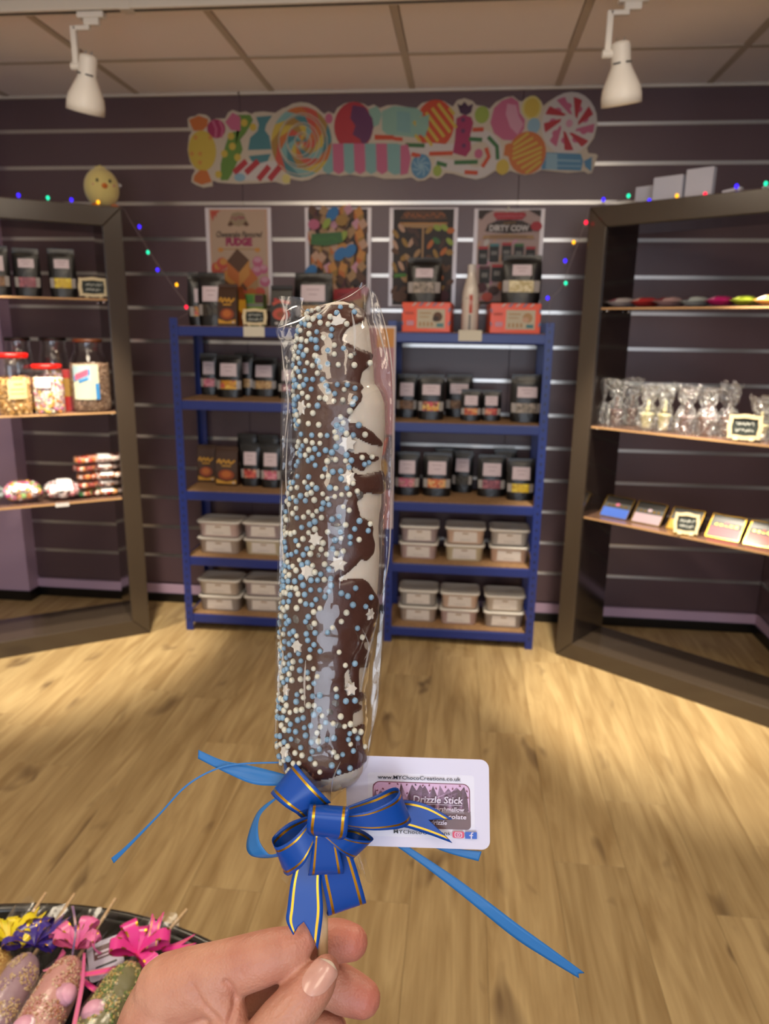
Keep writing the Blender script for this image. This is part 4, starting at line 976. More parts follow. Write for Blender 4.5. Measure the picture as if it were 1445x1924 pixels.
mb = MB(); mb.lathe([(0.0165*q, 0.248*q), (0.0168*q, 0.25*q), (0.0168*q, 0.277*q), (0.015*q, 0.28*q), (0, 0.28*q)], 24); mb.build('cap', M('bottle_cap', '#cfc8c0', 0.35), t, True)
def arcpatch(mb, r, z0, z1, a0, a1, mi=0, n=8, ztop=None):
    vs = []; 
    for i in range(n+1):
        a = a0+(a1-a0)*i/n; vs.append((r*math.sin(a), -r*math.cos(a), z0)); vs.append((r*math.sin(a), -r*math.cos(a), z1 if ztop is None else ztop(i/n)))
    mb.add(vs, [(2*i, 2*i+2, 2*i+3, 2*i+1) for i in range(n)], mi)
mb = MB(); arcpatch(mb, 0.0364*q, 0.085*q, 0.13*q, -1.2, 1.2, 0, 12, lambda k: (0.105+0.04*abs(math.sin(k*5)))*q); arcpatch(mb, 0.0368*q, 0.08*q, 0.155*q, -0.15, 0.25, 1); arcpatch(mb, 0.0366*q, 0.012*q, 0.075*q, -0.15, 0.1, 2)
mb.build('label', [M('bottle_choc', '#5a2320', 0.4), K['coral'], K['grey']], t, True)

# ------------------------------------------------------------------ fudge tubs
TUBM = M('tub_plastic', '#cfc8c4', 0.35, spec=0.5); LIDM = M('tub_lid', '#d8d4cc', 0.38, bump=(80, 0.0005))
FUD = {'pink': M('fudge_pink', '#c9b2b0', 0.5), 'peach': M('fudge_peach', '#d0b4a2', 0.5), 'cream': M('fudge_cream', '#cfc6a8', 0.5), 'grey': M('fudge_grey', '#a8a4a2', 0.5), 'tan': M('fudge_tan', '#bdb0a4', 0.5), 'plum': M('fudge_plum', '#a8999e', 0.5)}
TB = {}
def tub_proto():
    w_, d, h = 0.172, 0.135, 0.082
    mb = MB(); rings = []
    def rr(wd, dp, z, r=0.02, k=4):
        pts = []
        for cx, cy, a in ((wd/2-r, -dp/2+r, -PI/2), (wd/2-r, dp/2-r, 0), (-wd/2+r, dp/2-r, PI/2), (-wd/2+r, -dp/2+r, PI)):
            for i in range(k+1): pts.append((cx+r*math.cos(a+PI/2*i/k), cy+r*math.sin(a+PI/2*i/k), z))
        return pts
    mb.loft([rr(w_-0.022, d-0.022, 0.0), rr(w_-0.018, d-0.018, 0.002), rr(w_-0.008, d-0.008, h-0.014), rr(w_-0.002, d-0.002, h-0.012)])
    TB['body'] = mb
    mb = MB(); mb.loft([rr(w_-0.002, d-0.002, h-0.0125), rr(w_+0.004, d+0.004, h-0.0115), rr(w_+0.005, d+0.005, h-0.004), rr(w_, d, h-0.001), rr(w_-0.012, d-0.012, h-0.001), rr(w_-0.016, d-0.016, h-0.003)]); TB['lid'] = mb
    y = lambda z: -(d-0.018+0.010*(z/(h-0.014)))/2-0.0006
    mb = MB(); mb.add([(-0.052, y(0.010), 0.010), (0.052, y(0.010), 0.010), (0.050, y(0.062), 0.062), (-0.050, y(0.062), 0.062)], [(0, 1, 2, 3)]); TB['lab'] = mb
    mb = MB(); pts = [(0.013*math.cos(PI*i/10), y(0.05)-0.0004, 0.050+0.010*math.sin(PI*i/10)) for i in range(11)]; mb.add(pts, [tuple(range(10, -1, -1))])
    for k in range(3): mb.add([(-0.032+k*0.004, y(0.02)-0.0004, 0.036-k*0.008), (0.032-k*0.004, y(0.02)-0.0004, 0.036-k*0.008), (0.032-k*0.004, y(0.02)-0.0004, 0.038-k*0.008), (-0.032+k*0.004, y(0.02)-0.0004, 0.038-k*0.008)], [(0, 1, 2, 3)], 1)
    TB['logo'] = mb
tub_proto()
TSRC = {}
def mixm(a): return TB
def tub(label, X, Y, Z, col_, rz, sc):
    t = thing('fudge_tub', label, 'tub', (X, Y, Z), rz, 'white fudge tubs stacked in pairs'); t.scale = (sc[0], 1, sc[1])
    key = 'b'+col_
    if key not in TSRC:
        m_ = M('tub_'+col_, FUD[col_].node_tree.nodes['Principled BSDF'].inputs['Base Color'].default_value[:3], 0.3, coat=0.25)
        TSRC[key] = TB['body'].build('tub_body', m_, t, True)
    else: inst(TSRC[key], t)
    for k, nm, m_ in (('lid', 'lid', LIDM), ('lab', 'label', M('tub_paper', '#d3ccc6', 0.6))):
        if k not in TSRC: TSRC[k] = TB[k].build(nm, m_, t, k == 'lid'); o = TSRC[k]
        else: o = inst(TSRC[k], t)
    if 'logo' not in TSRC: TSRC['logo'] = TB['logo'].build('printed_logo', [M('tub_logo', '#8a6a4a', 0.6), M('tub_text', '#9a928e', 0.6)], o)
    else: inst(TSRC['logo'], o)
    return t
wh = {0: 'left', 1: 'middle', 2: 'right'}
def tubs(rackname, shelfname, Z, spots, cols, names):
    for i, (x0, x1, yb) in enumerate(spots):
        p = atZ((x0+x1)/2, yb, Z); y = min(max(p.y, 3.06), 3.10); l = atY(x0, yb, y); r = atY(x1, yb, y); w_ = r.x-l.x
        for k in range(2):
            tub('%s white fudge tub of the %s stack, %s shelf of the %s rack' % (('lower', 'upper')[k], names[i], shelfname, rackname), (l.x+r.x)/2+random.uniform(-.002, .002), y+0.07, Z+k*0.0835*sch, cols[i][k], random.uniform(-.03, .03), (w_/0.178, sch))
sch = 0.93
tubs('left', 'fourth', A4, [(370, 452, 1041), (456, 534, 1044), (541, 619, 1046)], [('tan', 'pink'), ('cream', 'plum'), ('pink', 'grey')], ['leftmost', 'second', 'third'])
tubs('left', 'bottom', A5, [(372, 452, 1149), (456, 534, 1151), (541, 619, 1153)], [('grey', 'tan'), ('grey', 'plum'), ('tan', 'grey')], ['leftmost', 'second', 'third'])
tubs('right', 'fourth', B4, [(749, 824, 1047), (834, 911, 1053), (918, 995, 1057)], [('pink', 'plum'), ('cream', 'peach'), ('peach', 'grey')], ['leftmost', 'middle', 'rightmost'])
tubs('right', 'bottom', B5, [(747, 822, 1169), (824, 899, 1175), (907, 985, 1181)], [('tan', 'grey'), ('pink', 'peach'), ('grey', 'tan')], ['leftmost', 'middle', 'rightmost'])

# ------------------------------------------------------------------ left display frame
def frame_pouch(label, x0, x1, ytop, d, Z, content, P, **k):
    a = P.hit(x0, 550, d); b = P.hit(x1, 550, d); h = P.hit((x0+x1)/2, ytop, d).z-Z; c_ = (a+b)/2
    return pouch(label, c_.x, c_.y, Z, (b-a).length, h, content, math.atan2(b.y-a.y, b.x-a.x)-0.15, d=0.055, **k)
frame_pouch('black pouch cut by the left picture edge on the left frame top shelf', -30, 22, 462, 0.07, ZL[0], 'brown', PLF)
frame_pouch('black pouch with a dull red window on the left frame top shelf', 30, 79, 467, 0.07, ZL[0], 'rose', PLF, lab=(0.60, 0.78, 0.58))
frame_pouch('black pouch with a bright yellow window on the left frame top shelf', 96, 145, 468, 0.07, ZL[0], 'yellow', PLF, lab=(0.60, 0.78, 0.55))
GLASS = film_mat('jar_glass', (0.93, 0.95, 0.96), 0.04, 0.07, 0.8)
REDL = M('lid_red', '#d8150f', 0.3, coat=0.3)
def jar(label, x0, x1, ytop, ybot, Z, P, d, neck, lidm, lidh, cols, cs, fill, deco=None, group='plastic sweet jars in the left frame', shape='box'):
    a = P.hit(x0, ybot, d); b = P.hit(x1, ybot, d); c_ = (a+b)/2; R = (b-a).length/2; h = P.hit((x0+x1)/2, ytop, d).z-Z
    c_ = c_-P.n*R*0.5
    t = thing('sweet_jar', label, 'jar', (c_.x, c_.y, Z), math.atan2(-c_.x, c_.y)*1.0, group)
    prof = [(0.0, 0.001), (R*0.86, 0.001), (R*0.97, 0.012), (R, 0.03), (R, h*0.62), (R*0.97, h*0.70), (R*neck*1.06, h*0.82), (R*neck, h*0.86), (R*neck, h-0.004)]
    if neck > 0.85: prof = [(0.0, 0.001), (R*0.9, 0.001), (R*0.98, 0.010), (R, 0.02), (R, h*0.80), (R*0.96, h*0.86), (R*neck, h*0.89), (R*neck, h-0.004)]
    mb = MB(); mb.lathe(prof, 28); mb.build('jar_body', GLASS, t, True)
    if lidm:
        mb = MB(); mb.lathe([(R*neck*1.02, h-lidh), (R*neck*1.08, h-lidh+0.001), (R*neck*1.08, h-0.003), (R*neck*1.03, h), (0, h)], 28); mb.build('lid', lidm, t, True)
    # contents packed inside: many small pieces, as one heap
    r = random.Random(len(label)); mbs = MB(); n = 0
    core = MB(); core.lathe([(0, 0.004), (R*0.82, 0.004), (R*0.88, 0.02), (R*0.88, fill*h), (0, fill*h+0.004)], 20); core.build('filling_core', cols[0], t, True)
    z = 0.008
    while z < fill*h:
        k = max(6, int(2*PI*R*0.9/(cs*1.5)))
        for i in range(k):
            aa = 2*PI*(i+r.random()*0.7)/k; rad = (min(R, lerp([(p_[1], p_[0]) for p_ in prof], z))-cs*0.75)
            q = V((rad*math.cos(aa), rad*math.sin(aa), z+r.uniform(-.3, .3)*cs))
            if shape == 'ball': mbs.sphere(q, cs*r.uniform(0.5, 0.75), 6, 4, r.randrange(len(cols)))
            else:
                mbs.x = Matrix.Translation(q) @ Matrix.Rotation(r.uniform(0, 6), 4, V((r.random(), r.random(), 1)).normalized()); s_ = cs*0.55
                mbs.box(-s_, s_, -s_*0.8, s_*0.8, -s_*0.7, s_*0.7, r.randrange(len(cols))); mbs.x = Matrix.Identity(4)
        z += cs*1.15
    for i in range(14):
        aa = r.uniform(0, 6.3); rad = R*0.7*math.sqrt(r.random()); mbs.sphere((rad*math.cos(aa), rad*math.sin(aa), fill*h+cs*0.2), cs*0.7, 6, 4, r.randrange(len(cols)))
    o = mbs.build('sweets_heap', cols, t); o['kind'] = 'stuff'
    if deco: deco(t, R, h)
    return t
def lab_patch(t, R, z0, z1, a0, a1, m_, name='label', off=0.0006):
    mb = MB(); arcpatch(mb, R+off, z0, z1, a0, a1, 0, 10); return mb.build(name, m_, t, True)
flm = lambda n, c: M('sweet_'+n, c, 0.5)
BE = [flm('fudge1', '#c79a5c'), flm('fudge2', '#b5874a'), flm('fudge3', '#d8b27a')]
HU = [flm('h1', '#e2d6c4'), flm('h2', '#d98a3c'), flm('h3', '#c878a0'), flm('h4', '#e0c050'), flm('h5', '#d8cfc8'), flm('h6', '#b88a98')]
BR = [flm('b1', '#9a7c66'), flm('b2', '#b09078'), flm('b3', '#7c5c48')]
PKS = [flm('p1', '#c9a0a4'), flm('p2', '#d8b8b0'), flm('p3', '#a88088')]
def deco_fudge(t, R, h):
    lb = lab_patch(t, R, h*0.27, h*0.58, -0.35, 0.75, M('label_cream', '#e3c890', 0.5)); mb = MB()
    arcpatch(mb, R+0.0012, h*0.50, h*0.52, 0.0, 0.5); arcpatch(mb, R+0.0012, h*0.42, h*0.435, -0.2, 0.6); arcpatch(mb, R+0.0012, h*0.35, h*0.362, -0.2, 0.6); q = mb.build('label_print', K['tan'], lb); q['kind'] = 'stuff'
def deco_humbug(t, R, h): lab_patch(t, R, h*0.54, h*0.73, -0.95, 0.15, M('label_white', '#ddd8d4', 0.5))
def deco_big(t, R, h):
    lb = lab_patch(t, R, h*0.18, h*0.66, -0.95, 0.42, M('label_pale', '#cdd0b4', 0.45))
    mb = MB(); n = 16
    def band(z0, z1, a0, a1, off, mi, sl=0.0):
        vs = []
        for i in range(n+1):
            a = a0+(a1-a0)*i/n; vs += [((R+off)*math.sin(a), -(R+off)*math.cos(a), z0+sl*i/n), ((R+off)*math.sin(a), -(R+off)*math.cos(a), z1+sl*i/n)]
        mb.add(vs, [(2*i, 2*i+2, 2*i+3, 2*i+1) for i in range(n)], mi)
    band(h*0.44, h*0.64, -0.94, 0.02, 0.0010, 3); band(h*0.42, h*0.50, -0.9, 0.0, 0.0014, 0, h*0.10); band(h*0.44, h*0.52, -0.8, -0.1, 0.0018, 1, h*0.08); band(h*0.40, h*0.44, -0.6, -0.1, 0.0018, 0, h*0.05)
    band(h*0.18, h*0.40, 0.22, 0.42, 0.0012, 0); mb.build('label_print', [M('lab_blue', '#3a86c4', 0.45), M('lab_pink', '#d0607c', 0.45), K['grey'], M('lab_lblue', '#a8c4cc', 0.45)], lb)
jar('clear jar of caramel fudge pieces with red lid at the left picture edge', -2, 66, 664, 781, ZL[1], PLF, 0.03, 0.90, REDL, 0.018, BE, 0.014, 0.58, deco_fudge)
jar('short clear jar of mixed round sweets with red lid in the left frame', 66, 127, 685, 779, ZL[1], PLF, 0.025, 0.88, REDL, 0.018, HU, 0.010, 0.74, deco_humbug, shape='ball')
jar('large jar of brown sprinkles with blue and pink label beside the left frame post', 139, 214, 637, 773, ZL[1], PLF, 0.04, 0.70, M('lid_brown', '#5c2f16', 0.4), 0.014, BR, 0.006, 0.66, deco_big)
jar('black lidded clear jar behind the fudge jar in the left frame', 18, 74, 634, 768, ZL[1], PLF, 0.155, 0.82, M('lid_black', '#17120f', 0.4), 0.014, PKS, 0.014, 0.45)
jar('black lidded clear jar behind the round sweets jar in the left frame', 82, 140, 634, 766, ZL[1], PLF, 0.155, 0.82, M('lid_black', '#17120f', 0.4), 0.014, [flm('p1', '#c9a0a4'), flm('g1', '#c49a48'), flm('p2', '#d8b8b0')], 0.014, 0.50)
p = PLF.hit(130, 740, 0.115)
t = thing('toffee_carton', 'narrow red and yellow carton squeezed between two sweet jars', 'box', (p.x, p.y, ZL[1]), 0.4)
mb = MB(); mb.rbox(-0.02, 0.02, -0.012, 0.012, 0, 0.17, 0.002); mb.build('carton', M('carton_red', '#9c2420', 0.4), t)
mb = MB(); mb.box(-0.0202, 0.0202, -0.0124, -0.012, 0.06, 0.135); mb.build('print', K['gold'], t)

# bags of sweets on the lowest left shelf
CLR = film_mat('bag_film', (0.95, 0.96, 0.98), 0.10, 0.10, 0.7, 0.003, 90)
def pillow(mb, w_, d, h, n=12, k=8, jit=0.0, r=None, mi=0):
    """pillow bag: two bulging sheets with flat sealed ends (length along x)"""
    vs = []; fs = []; r = r or random.Random(1)
    for sgn in (1, -1):
        for i in range(n+1):
            u = -1+2*i/n
            for j in range(k+1):
                v = -1+2*j/k; e = max(0, 1-abs(u)**3.0)*max(0, 1-v*v)**0.6
                vs.append((u*w_/2, v*d/2*(1-0.12*(1-u*u)), h/2+sgn*(h/2*e+0.0006)+(r.uniform(-jit, jit) if e > 0.05 else 0)))
    for q in range(2):
        b = q*(n+1)*(k+1)
        for i in range(n):
            for j in range(k):
                a = b+i*(k+1)+j; f = (a, a+k+1, a+k+2, a+1); fs.append(f if q == 0 else f[::-1])
    mb.add(vs, fs, mi)
def sweet_bag(label, c_, rz, w_, d, h, cols, cs, band=None, tilt=0.0, group='clear bags of sweets in the left frame', shape='ball'):
    t = thing('sweet_bag', label, 'bag of sweets', c_, rz, group); t.rotation_euler = (tilt, 0, rz)
    r = random.Random(len(label)*7+int(w_*1000))
    mb = MB(); pillow(mb, w_, d, h, 14, 8, 0.0015, r); mb.build('film', CLR, t, True)
    mb = MB()
    for i in range(int(0.75*w_*d*3.2/(cs*cs))+20):
        u = r.uniform(-0.82, 0.82); v = r.uniform(-0.85, 0.85); e = (1-abs(u)**3)*max(0, 1-v*v)**0.6
        z = h/2+(1 if r.random() < 0.75 else -1)*max(0, h/2*e-cs*0.6)*r.uniform(0.6, 1.0)
        z = max(z, cs*0.62)
        if shape == 'ball': mb.sphere((u*w_/2*0.95, v*d/2*0.85, z), cs*r.uniform(0.5, 0.62), 7, 5, r.randrange(len(cols)))
        else:
            mb.x = Matrix.Translation((u*w_/2*0.95, v*d/2*0.85, z)) @ Matrix.Rotation(r.uniform(0, 6), 4, 'Z'); s_ = cs*0.5; mb.box(-s_*1.4, s_*1.4, -s_*0.7, s_*0.7, -s_*0.5, s_*0.5, r.randrange(len(cols))); mb.x = Matrix.Identity(4)
    o = mb.build('sweets_heap', cols, t); o['kind'] = 'stuff'
    if band:
        mb = MB(); vs = []; u0, u1, m_ = band
        for i in range(5):
            u = u0+(u1-u0)*i/4
            for j in range(9):
                v = -0.95+1.5*j/8; e = max(0, 1-abs(u)**3)*max(0, 1-v*v)**0.6; vs.append((u*w_/2, v*d/2*(1-0.12*(1-u*u)), h/2+h/2*e+0.0016))
        mb.add(vs, [(i*9+j, (i+1)*9+j, (i+1)*9+j+1, i*9+j+1) for i in range(4) for j in range(8)]); mb.build('paper_label', m_, t, True)
    return t
LBW = M('bag_label', '#dcd8d6', 0.5)
RW = [flm('r1', '#d04a3c'), flm('r2', '#e0c8bc'), flm('r3', '#d8925a'), flm('r4', '#8a3a30')]
Z3 = ZL[2]; ang = math.atan2(-PLF.t.y, -PLF.t.x)
base = PLF.hit(186, 934, 0.10)
stk = [('lowest bag of the stack with a green patch on the lowest left shelf', 0.0, 0.0, [flm('g2', '#4a8a50'), flm('y2', '#e0b84a')]+RW), ('fourth bag from the top of the stack on the lowest left shelf', 0.036, 0.10, RW),
       ('middle bag of the stack on the lowest left shelf', 0.072, -0.05, [flm('o2', '#d88a4a'), flm('r2', '#e0c8bc'), flm('o3', '#b85a30')]), ('second bag from the top of the stack on the lowest left shelf', 0.108, 0.06, RW), ('topmost bag of the stack with an orange corner on the lowest left shelf', 0.144, 0.03, [flm('r2', '#e0c8bc'), flm('o2', '#d88a4a'), flm('r1', '#d04a3c'), flm('p2', '#d8b8b0')])]
for lb, dz, a_, cols in stk:
    sweet_bag(lb, (base.x+random.uniform(-.006, .006), base.y+0.0, Z3+dz+0.001), ang+a_, 0.205, 0.13, 0.036, cols, 0.018, (0.05, 0.55, LBW))
p = PLF.hit(118, 938, 0.09); sweet_bag('clear bag of pink and white sweets beside the stack of bags', (p.x, p.y, Z3+0.001), ang, 0.155, 0.13, 0.085, [flm('w1', '#e6dcd8'), flm('r5', '#d88a90'), flm('w2', '#e0ccc8'), flm('r6', '#b86a70')], 0.02, (-0.25, 0.5, LBW), 0.15)
p = PLF.hit(44, 944, 0.09); sweet_bag('clear bag of multicoloured jelly sweets at the left of the lowest left shelf', (p.x, p.y, Z3+0.001), ang, 0.165, 0.14, 0.095, [flm('m1', '#d858a0'), flm('m2', '#e0b040'), flm('m3', '#88b860'), flm('m4', '#d87a9a'), flm('m5', '#e0d0d0'), flm('m6', '#d8843c')], 0.020)
p = PLF.hit(-22, 948, 0.08); sweet_bag('silver wrapped bag cut by the left picture edge on the lowest left shelf', (p.x, p.y, Z3+0.001), ang+0.4, 0.13, 0.12, 0.10, [flm('s1', '#9aa8a4'), flm('s2', '#c8d0cc'), flm('s3', '#76827e')], 0.018)
a = PLF.hit(104, 944, 0.0); b = PLF.hit(148, 934, 0.0)
t = thing('shelf_ticket', 'blank white ticket on the front edge of the lowest left shelf', 'ticket', PLF.P((a-PLF.A).dot(PLF.t), -0.0005, Z3-0.009)); t.rotation_euler = (0, 0, ang)
mb = MB(); mb.box(-0.001, 0.052, -0.0012, 0.0, -0.006, 0.010); mb.build('card', M('label_white', '#ddd8d4', 0.5), t)
mb = MB(); mb.box(-0.001, 0.052, 0.0, 0.006, 0.0095, 0.0105); mb.build('clip', GLASS, t)

# ------------------------------------------------------------------ right display frame
angr = math.atan2(PRF.t.y, PRF.t.x)
pk = [('#c9c2c4', '#8f5560', 1136, 1180, 'white flat packet at the left end of the right frame top shelf'), ('#c4393c', '#e0b0a8', 1181, 1222, 'red flat packet on the right frame top shelf'), ('#c2a0a2', '#8a3a40', 1224, 1270, 'pale pink flat packet with a maroon stripe on the right frame top shelf'),
      ('#b9c4c4', '#50404a', 1272, 1320, 'white and grey flat packet on the right frame top shelf'), ('#cc2878', '#e080b0', 1322, 1366, 'magenta flat packet on the right frame top shelf'), ('#7c8a28', '#a8b450', 1368, 1412, 'olive green flat packet on the right frame top shelf'), ('#d09a50', '#e8dcc8', 1414, 1462, 'amber flat packet at the right picture edge on the top shelf')]
for i, (c1, c2, x0, x1, lb) in enumerate(pk):
    a = PRF.hit(x0, 566, 0.02); b = PRF.hit(x1, 566, 0.02); wd = (b-a).length-0.004; c_ = (a+b)/2-PRF.n*0.07
    t = thing('flat_packet', lb, 'packet', (c_.x, c_.y, ZR[0]+0.001), angr, 'flat packets in a row in the right frame')
    r = random.Random(i); mb = MB(); pillow(mb, wd, 0.15, 0.036, 10, 8, 0.0012, r); mb.build('wrapper', M('wrap%d' % i, c1, 0.3, coat=0.4), t, True)
    mb = MB(); vs = []
    for q in range(5):
        u = -0.75+0.55*q/4
        for j in range(5): v = -0.98+0.9*j/4; e = max(0, 1-abs(u)**3)*max(0, 1-v*v)**0.6; vs.append((u*wd/2, v*0.075*(1-0.12*(1-u*u)), 0.018+0.018*e+0.0018))
    mb.add(vs, [(q*5+j, q*5+5+j, q*5+6+j, q*5+1+j) for q in range(4) for j in range(4)]); mb.build('print', M('wrapp%d' % i, c2, 0.35), t, True)
# cellophane bags of chocolate shapes
WC = M('white_chocolate', '#d8cc90', 0.4); MC = M('milk_chocolate', '#5a2f20', 0.35)
CEL = film_mat('cello_bag', (0.93, 0.95, 0.95), 0.10, 0.22, 0.7, 0.02, 60, 0.03)
RIB = M('bag_tie', '#c8c0b0', 0.4)
cell = [(1112, 1140, 712, 0.07, None, 'cellophane bag pressed against the right frame post'), (1138, 1172, 716, 0.05, MC, 'cellophane bag with a dark chocolate shape second from the frame post'), (1168, 1200, 712, 0.12, MC, 'cellophane bag in the back row above the dark chocolate shapes'),
        (1196, 1232, 722, 0.04, WC, 'cellophane bag with a white chocolate cup, left of its twin'), (1228, 1264, 722, 0.04, WC, 'cellophane bag with a white chocolate cup, right of its twin'), (1266, 1308, 724, 0.04, MC, 'cellophane bag with a reddish chocolate cup beside the white ones'), (1304, 1350, 726, 0.05, MC, 'brightest cellophane bag with a chocolate shape in the right frame'), (1346, 1386, 720, 0.08, MC, 'cellophane bag behind the chalkboard in the right frame'), (1405, 1452, 745, 0.06, WC, 'cellophane bag with white chocolate right of the chalkboard')]
for i, (x0, x1, yt, d_, ch, lb) in enumerate(cell):
    d_ += 0.03
    q = PRF.hit((x0+x1)/2, 800, d_); a = PRF.hit(x0, 780, d_); b = PRF.hit(x1, 780, d_); wd = (b-a).length*1.08; h = PRF.hit((x0+x1)/2, yt, d_).z-ZR[1]
    t = thing('cellophane_bag', lb, 'bag of chocolate', (q.x, q.y, ZR[1]+0.001), angr, 'cellophane bags in the right frame')
    r = random.Random(40+i); mb = MB(); rings = []
    for v in (0, 0.06, 0.2, 0.35, 0.48, 0.55, 0.6, 0.72, 0.88, 1.0):
        k = lerp([(0, 0.9), (0.06, 1), (0.35, 0.95), (0.48, 0.75), (0.55, 0.5), (0.6, 0.5), (0.72, 0.8), (1.0, 1.05)], v); dp = lerp([(0, 0.75), (0.35, 0.7), (0.5, 0.4), (0.6, 0.3), (1.0, 0.35)], v)
        rings.append([(wd/2*k*math.cos(2*PI*j/20)*(1+r.uniform(-.07, .07)), wd/2*dp*math.sin(2*PI*j/20)*(1+r.uniform(-.22, .22)), max(0.0, h*v+(r.uniform(-.012, .012) if v > 0.05 else 0))) for j in range(20)])
    mb.loft(rings, 0, True, False); mb.build('cellophane', CEL, t, False)
    if ch:
        mb = MB(); mb.lathe([(0, 0.004), (wd*0.20, 0.004), (wd*0.22, 0.012), (wd*0.29, h*0.30), (wd*0.33, h*0.33), (wd*0.33, h*0.36), (wd*0.2, h*0.38), (0, h*0.38)], 14, 0, False, 1, 0.8); mb.build('chocolate_cup', ch, t, True)
        mb = MB(); mb.tube([(0, 0, h*0.36), (0.002, 0, h*0.66)], 0.005, 8); mb.build('handle', ch, t, True)
        mb = MB(); mb.lathe([(0.0, h*0.40), (wd*0.10, h*0.41), (wd*0.12, h*0.46), (wd*0.05, h*0.50), (0, h*0.51)], 10); mb.build('chocolate_top', ch, t, True)
p = PRF.hit(1397, 822, 0.02); chalk_sign('chalkboard sign leaning on the middle shelf of the right frame', (p.x, p.y, ZR[1]), 0.105, 0.082, angr+0.25, [0, 1], 0.2)
p = PRF.hit(1288, 1000, 0.015); chalk_sign('small bright chalkboard sign in front of the chocolate bar boxes', (p.x, p.y, ZR[2]), 0.085, 0.075, angr+0.3, [0, 1], 0.3)
# chocolate bar boxes with a sloping face
BX = M('bar_black', '#120f0e', 0.3, coat=0.3); GD = M('gold_foil', '#c39a3a', 0.22, metal=0.9)
bars = [(1085, 1104, '#2c4a9c', 'blue and gold bar box edge-on behind the right frame post'), (1130, 1185, '#3a62c0', 'black chocolate bar box with a blue band in the right frame'), (1190, 1248, '#b09aa4', 'black chocolate bar box with a lilac band in the right frame'), (1252, 1326, '#d8a018', 'black chocolate bar box with a golden band behind the small chalkboard'), (1330, 1403, '#d03a50', 'black chocolate bar box with a red band and bronze edge'), (1407, 1470, '#a83428', 'black chocolate bar box with a rust band at the right picture edge')]
for i, (x0, x1, c_, lb) in enumerate(bars):
    a = PRF.hit(x0, 975, 0.10); b = PRF.hit(x1, 975, 0.10); wd = min((b-a).length, 0.125)-0.006; q = (a+b)/2
    t = thing('chocolate_box', lb, 'box', (q.x, q.y, ZR[2]), angr, 'chocolate bar boxes in the right frame')
    hh, dd, tl = 0.105, 0.022, math.radians(44)
    X = Matrix.Translation((0, -0.035, 0.0)) @ Matrix.Rotation(-tl, 4, 'X')
    mb = MB(); mb.x = X; mb.rbox(-wd/2, wd/2, 0, dd, 0.0, hh, 0.0015); mb.build('carton', BX, t)
    s = Sheet(X @ V((-wd/2, -0.0004, 0)), X.to_3x3() @ V((wd, 0, 0)), X.to_3x3() @ V((0, 0, hh)), 0.0002)
    s.rect(0.03, 0.97, 0.05, 0.46, M('band%d' % i, c_, 0.4, coat=0.2)); s.rect(0.03, 0.97, 0.46, 0.68, M('band_grey', '#3c3d3e', 0.4))
    for k in range(5): s.ell(0.2+k*0.15, 0.57, 0.05, 0.045, GD, 10)
    s.ell(0.5, 0.62, 0.08, 0.07, M('band%d' % i, c_, 0.4) if i != 1 else K['pink'], 12)
    s.stripe([(0.01,0.02),(0.99,0.02),(0.99,0.98),(0.01,0.98),(0.01,0.02)], 0.035, GD); s.build('print', t)
    mb = MB(); mb.box(-wd/2, wd/2, -0.008, -0.002, 0.0, 0.012); mb.box(-wd/2+0.005, wd/2-0.005, 0.02, 0.03, 0.0, 0.02); mb.build('rest', GD if i in (3, 4) else BX, t)
# ------------------------------------------------------------------ the held drizzle stick
ZS = 0.390                                   # distance of the stick's axis from the lens along the view axis
MPX = ZS/FPX                                 # metres per pixel there
def fg(px, py, z=ZS): return at(px, py, z)
LTAB = [(566, 632), (572, 606), (580, 594), (595, 580), (620, 570), (660, 564), (700, 561), (760, 560), (800, 562), (850, 566), (880, 562), (920, 552), (960, 548), (1000, 546), (1050, 545), (1100, 537), (1150, 532), (1200, 533), (1250, 538), (1300, 535), (1350, 531), (1400, 528), (1430, 534), (1450, 540), (1465, 553), (1478, 574), (1488, 602)]
RTAB = [(566, 644), (572, 664), (580, 676), (595, 688), (620, 696), (660, 701), (690, 703), (720, 704), (735, 714), (760, 721), (800, 721), (850, 717), (870, 714), (900, 717), (950, 719), (965, 716), (990, 714), (1040, 714), (1080, 710), (1120, 706), (1160, 702), (1200, 696), (1250, 690), (1300, 682), (1350, 684), (1400, 680), (1430, 682), (1450, 679), (1465, 671), (1478, 654), (1488, 628)]
Y0, Y1 = 566.5, 1487.5
def body_pt(y, a, off=0.0):
    """a = angle around the axis: 0 faces the lens, + to the right; off in metres outwards"""
    l, r = lerp(LTAB, y), lerp(RTAB, y); cx, rad = (l+r)/2, (r-l)/2
    # rope-like lobes of the twisted marshmallow
    lob = 1+0.035*math.cos(3*a-(y-566)*0.019)
    k = rad*(lob if rad > 30 else 1)
    return fg(cx+(k*MPX+off)/MPX*math.sin(a), y, ZS-(k*MPX*0.96+off)*math.cos(a))
stick = thing('drizzle_stick', 'marshmallow stick dipped in chocolate with blue and white sprinkles, held in the hand', 'sweet stick', tuple(fg(606, 1800)))
SO = stick.location.copy()
MARSH = M('marshmallow', '#d6cabb', 0.7, sss=0.25, bump=(90, 0.0006)); CHOC = M('drizzle_chocolate', '#4b2c22', 0.36, spec=0.5, bump=(60, 0.0016))
mb = MB(); NY = 150; NA = 64
mb.loft([[body_pt(Y0+(Y1-Y0)*j/NY, 2*PI*i/NA)-SO for i in range(NA)] for j in range(NY+1)]); mb.build('marshmallow', MARSH, stick, True)
q3 = lambda L: [(x/5.558+500, y/5.558+520) for x, y in L]
q4 = lambda L: [(x/5.558+500, y/5.558+840) for x, y in L]
q5 = lambda L: [(x/5.558+500, y/5.558+1160) for x, y in L]
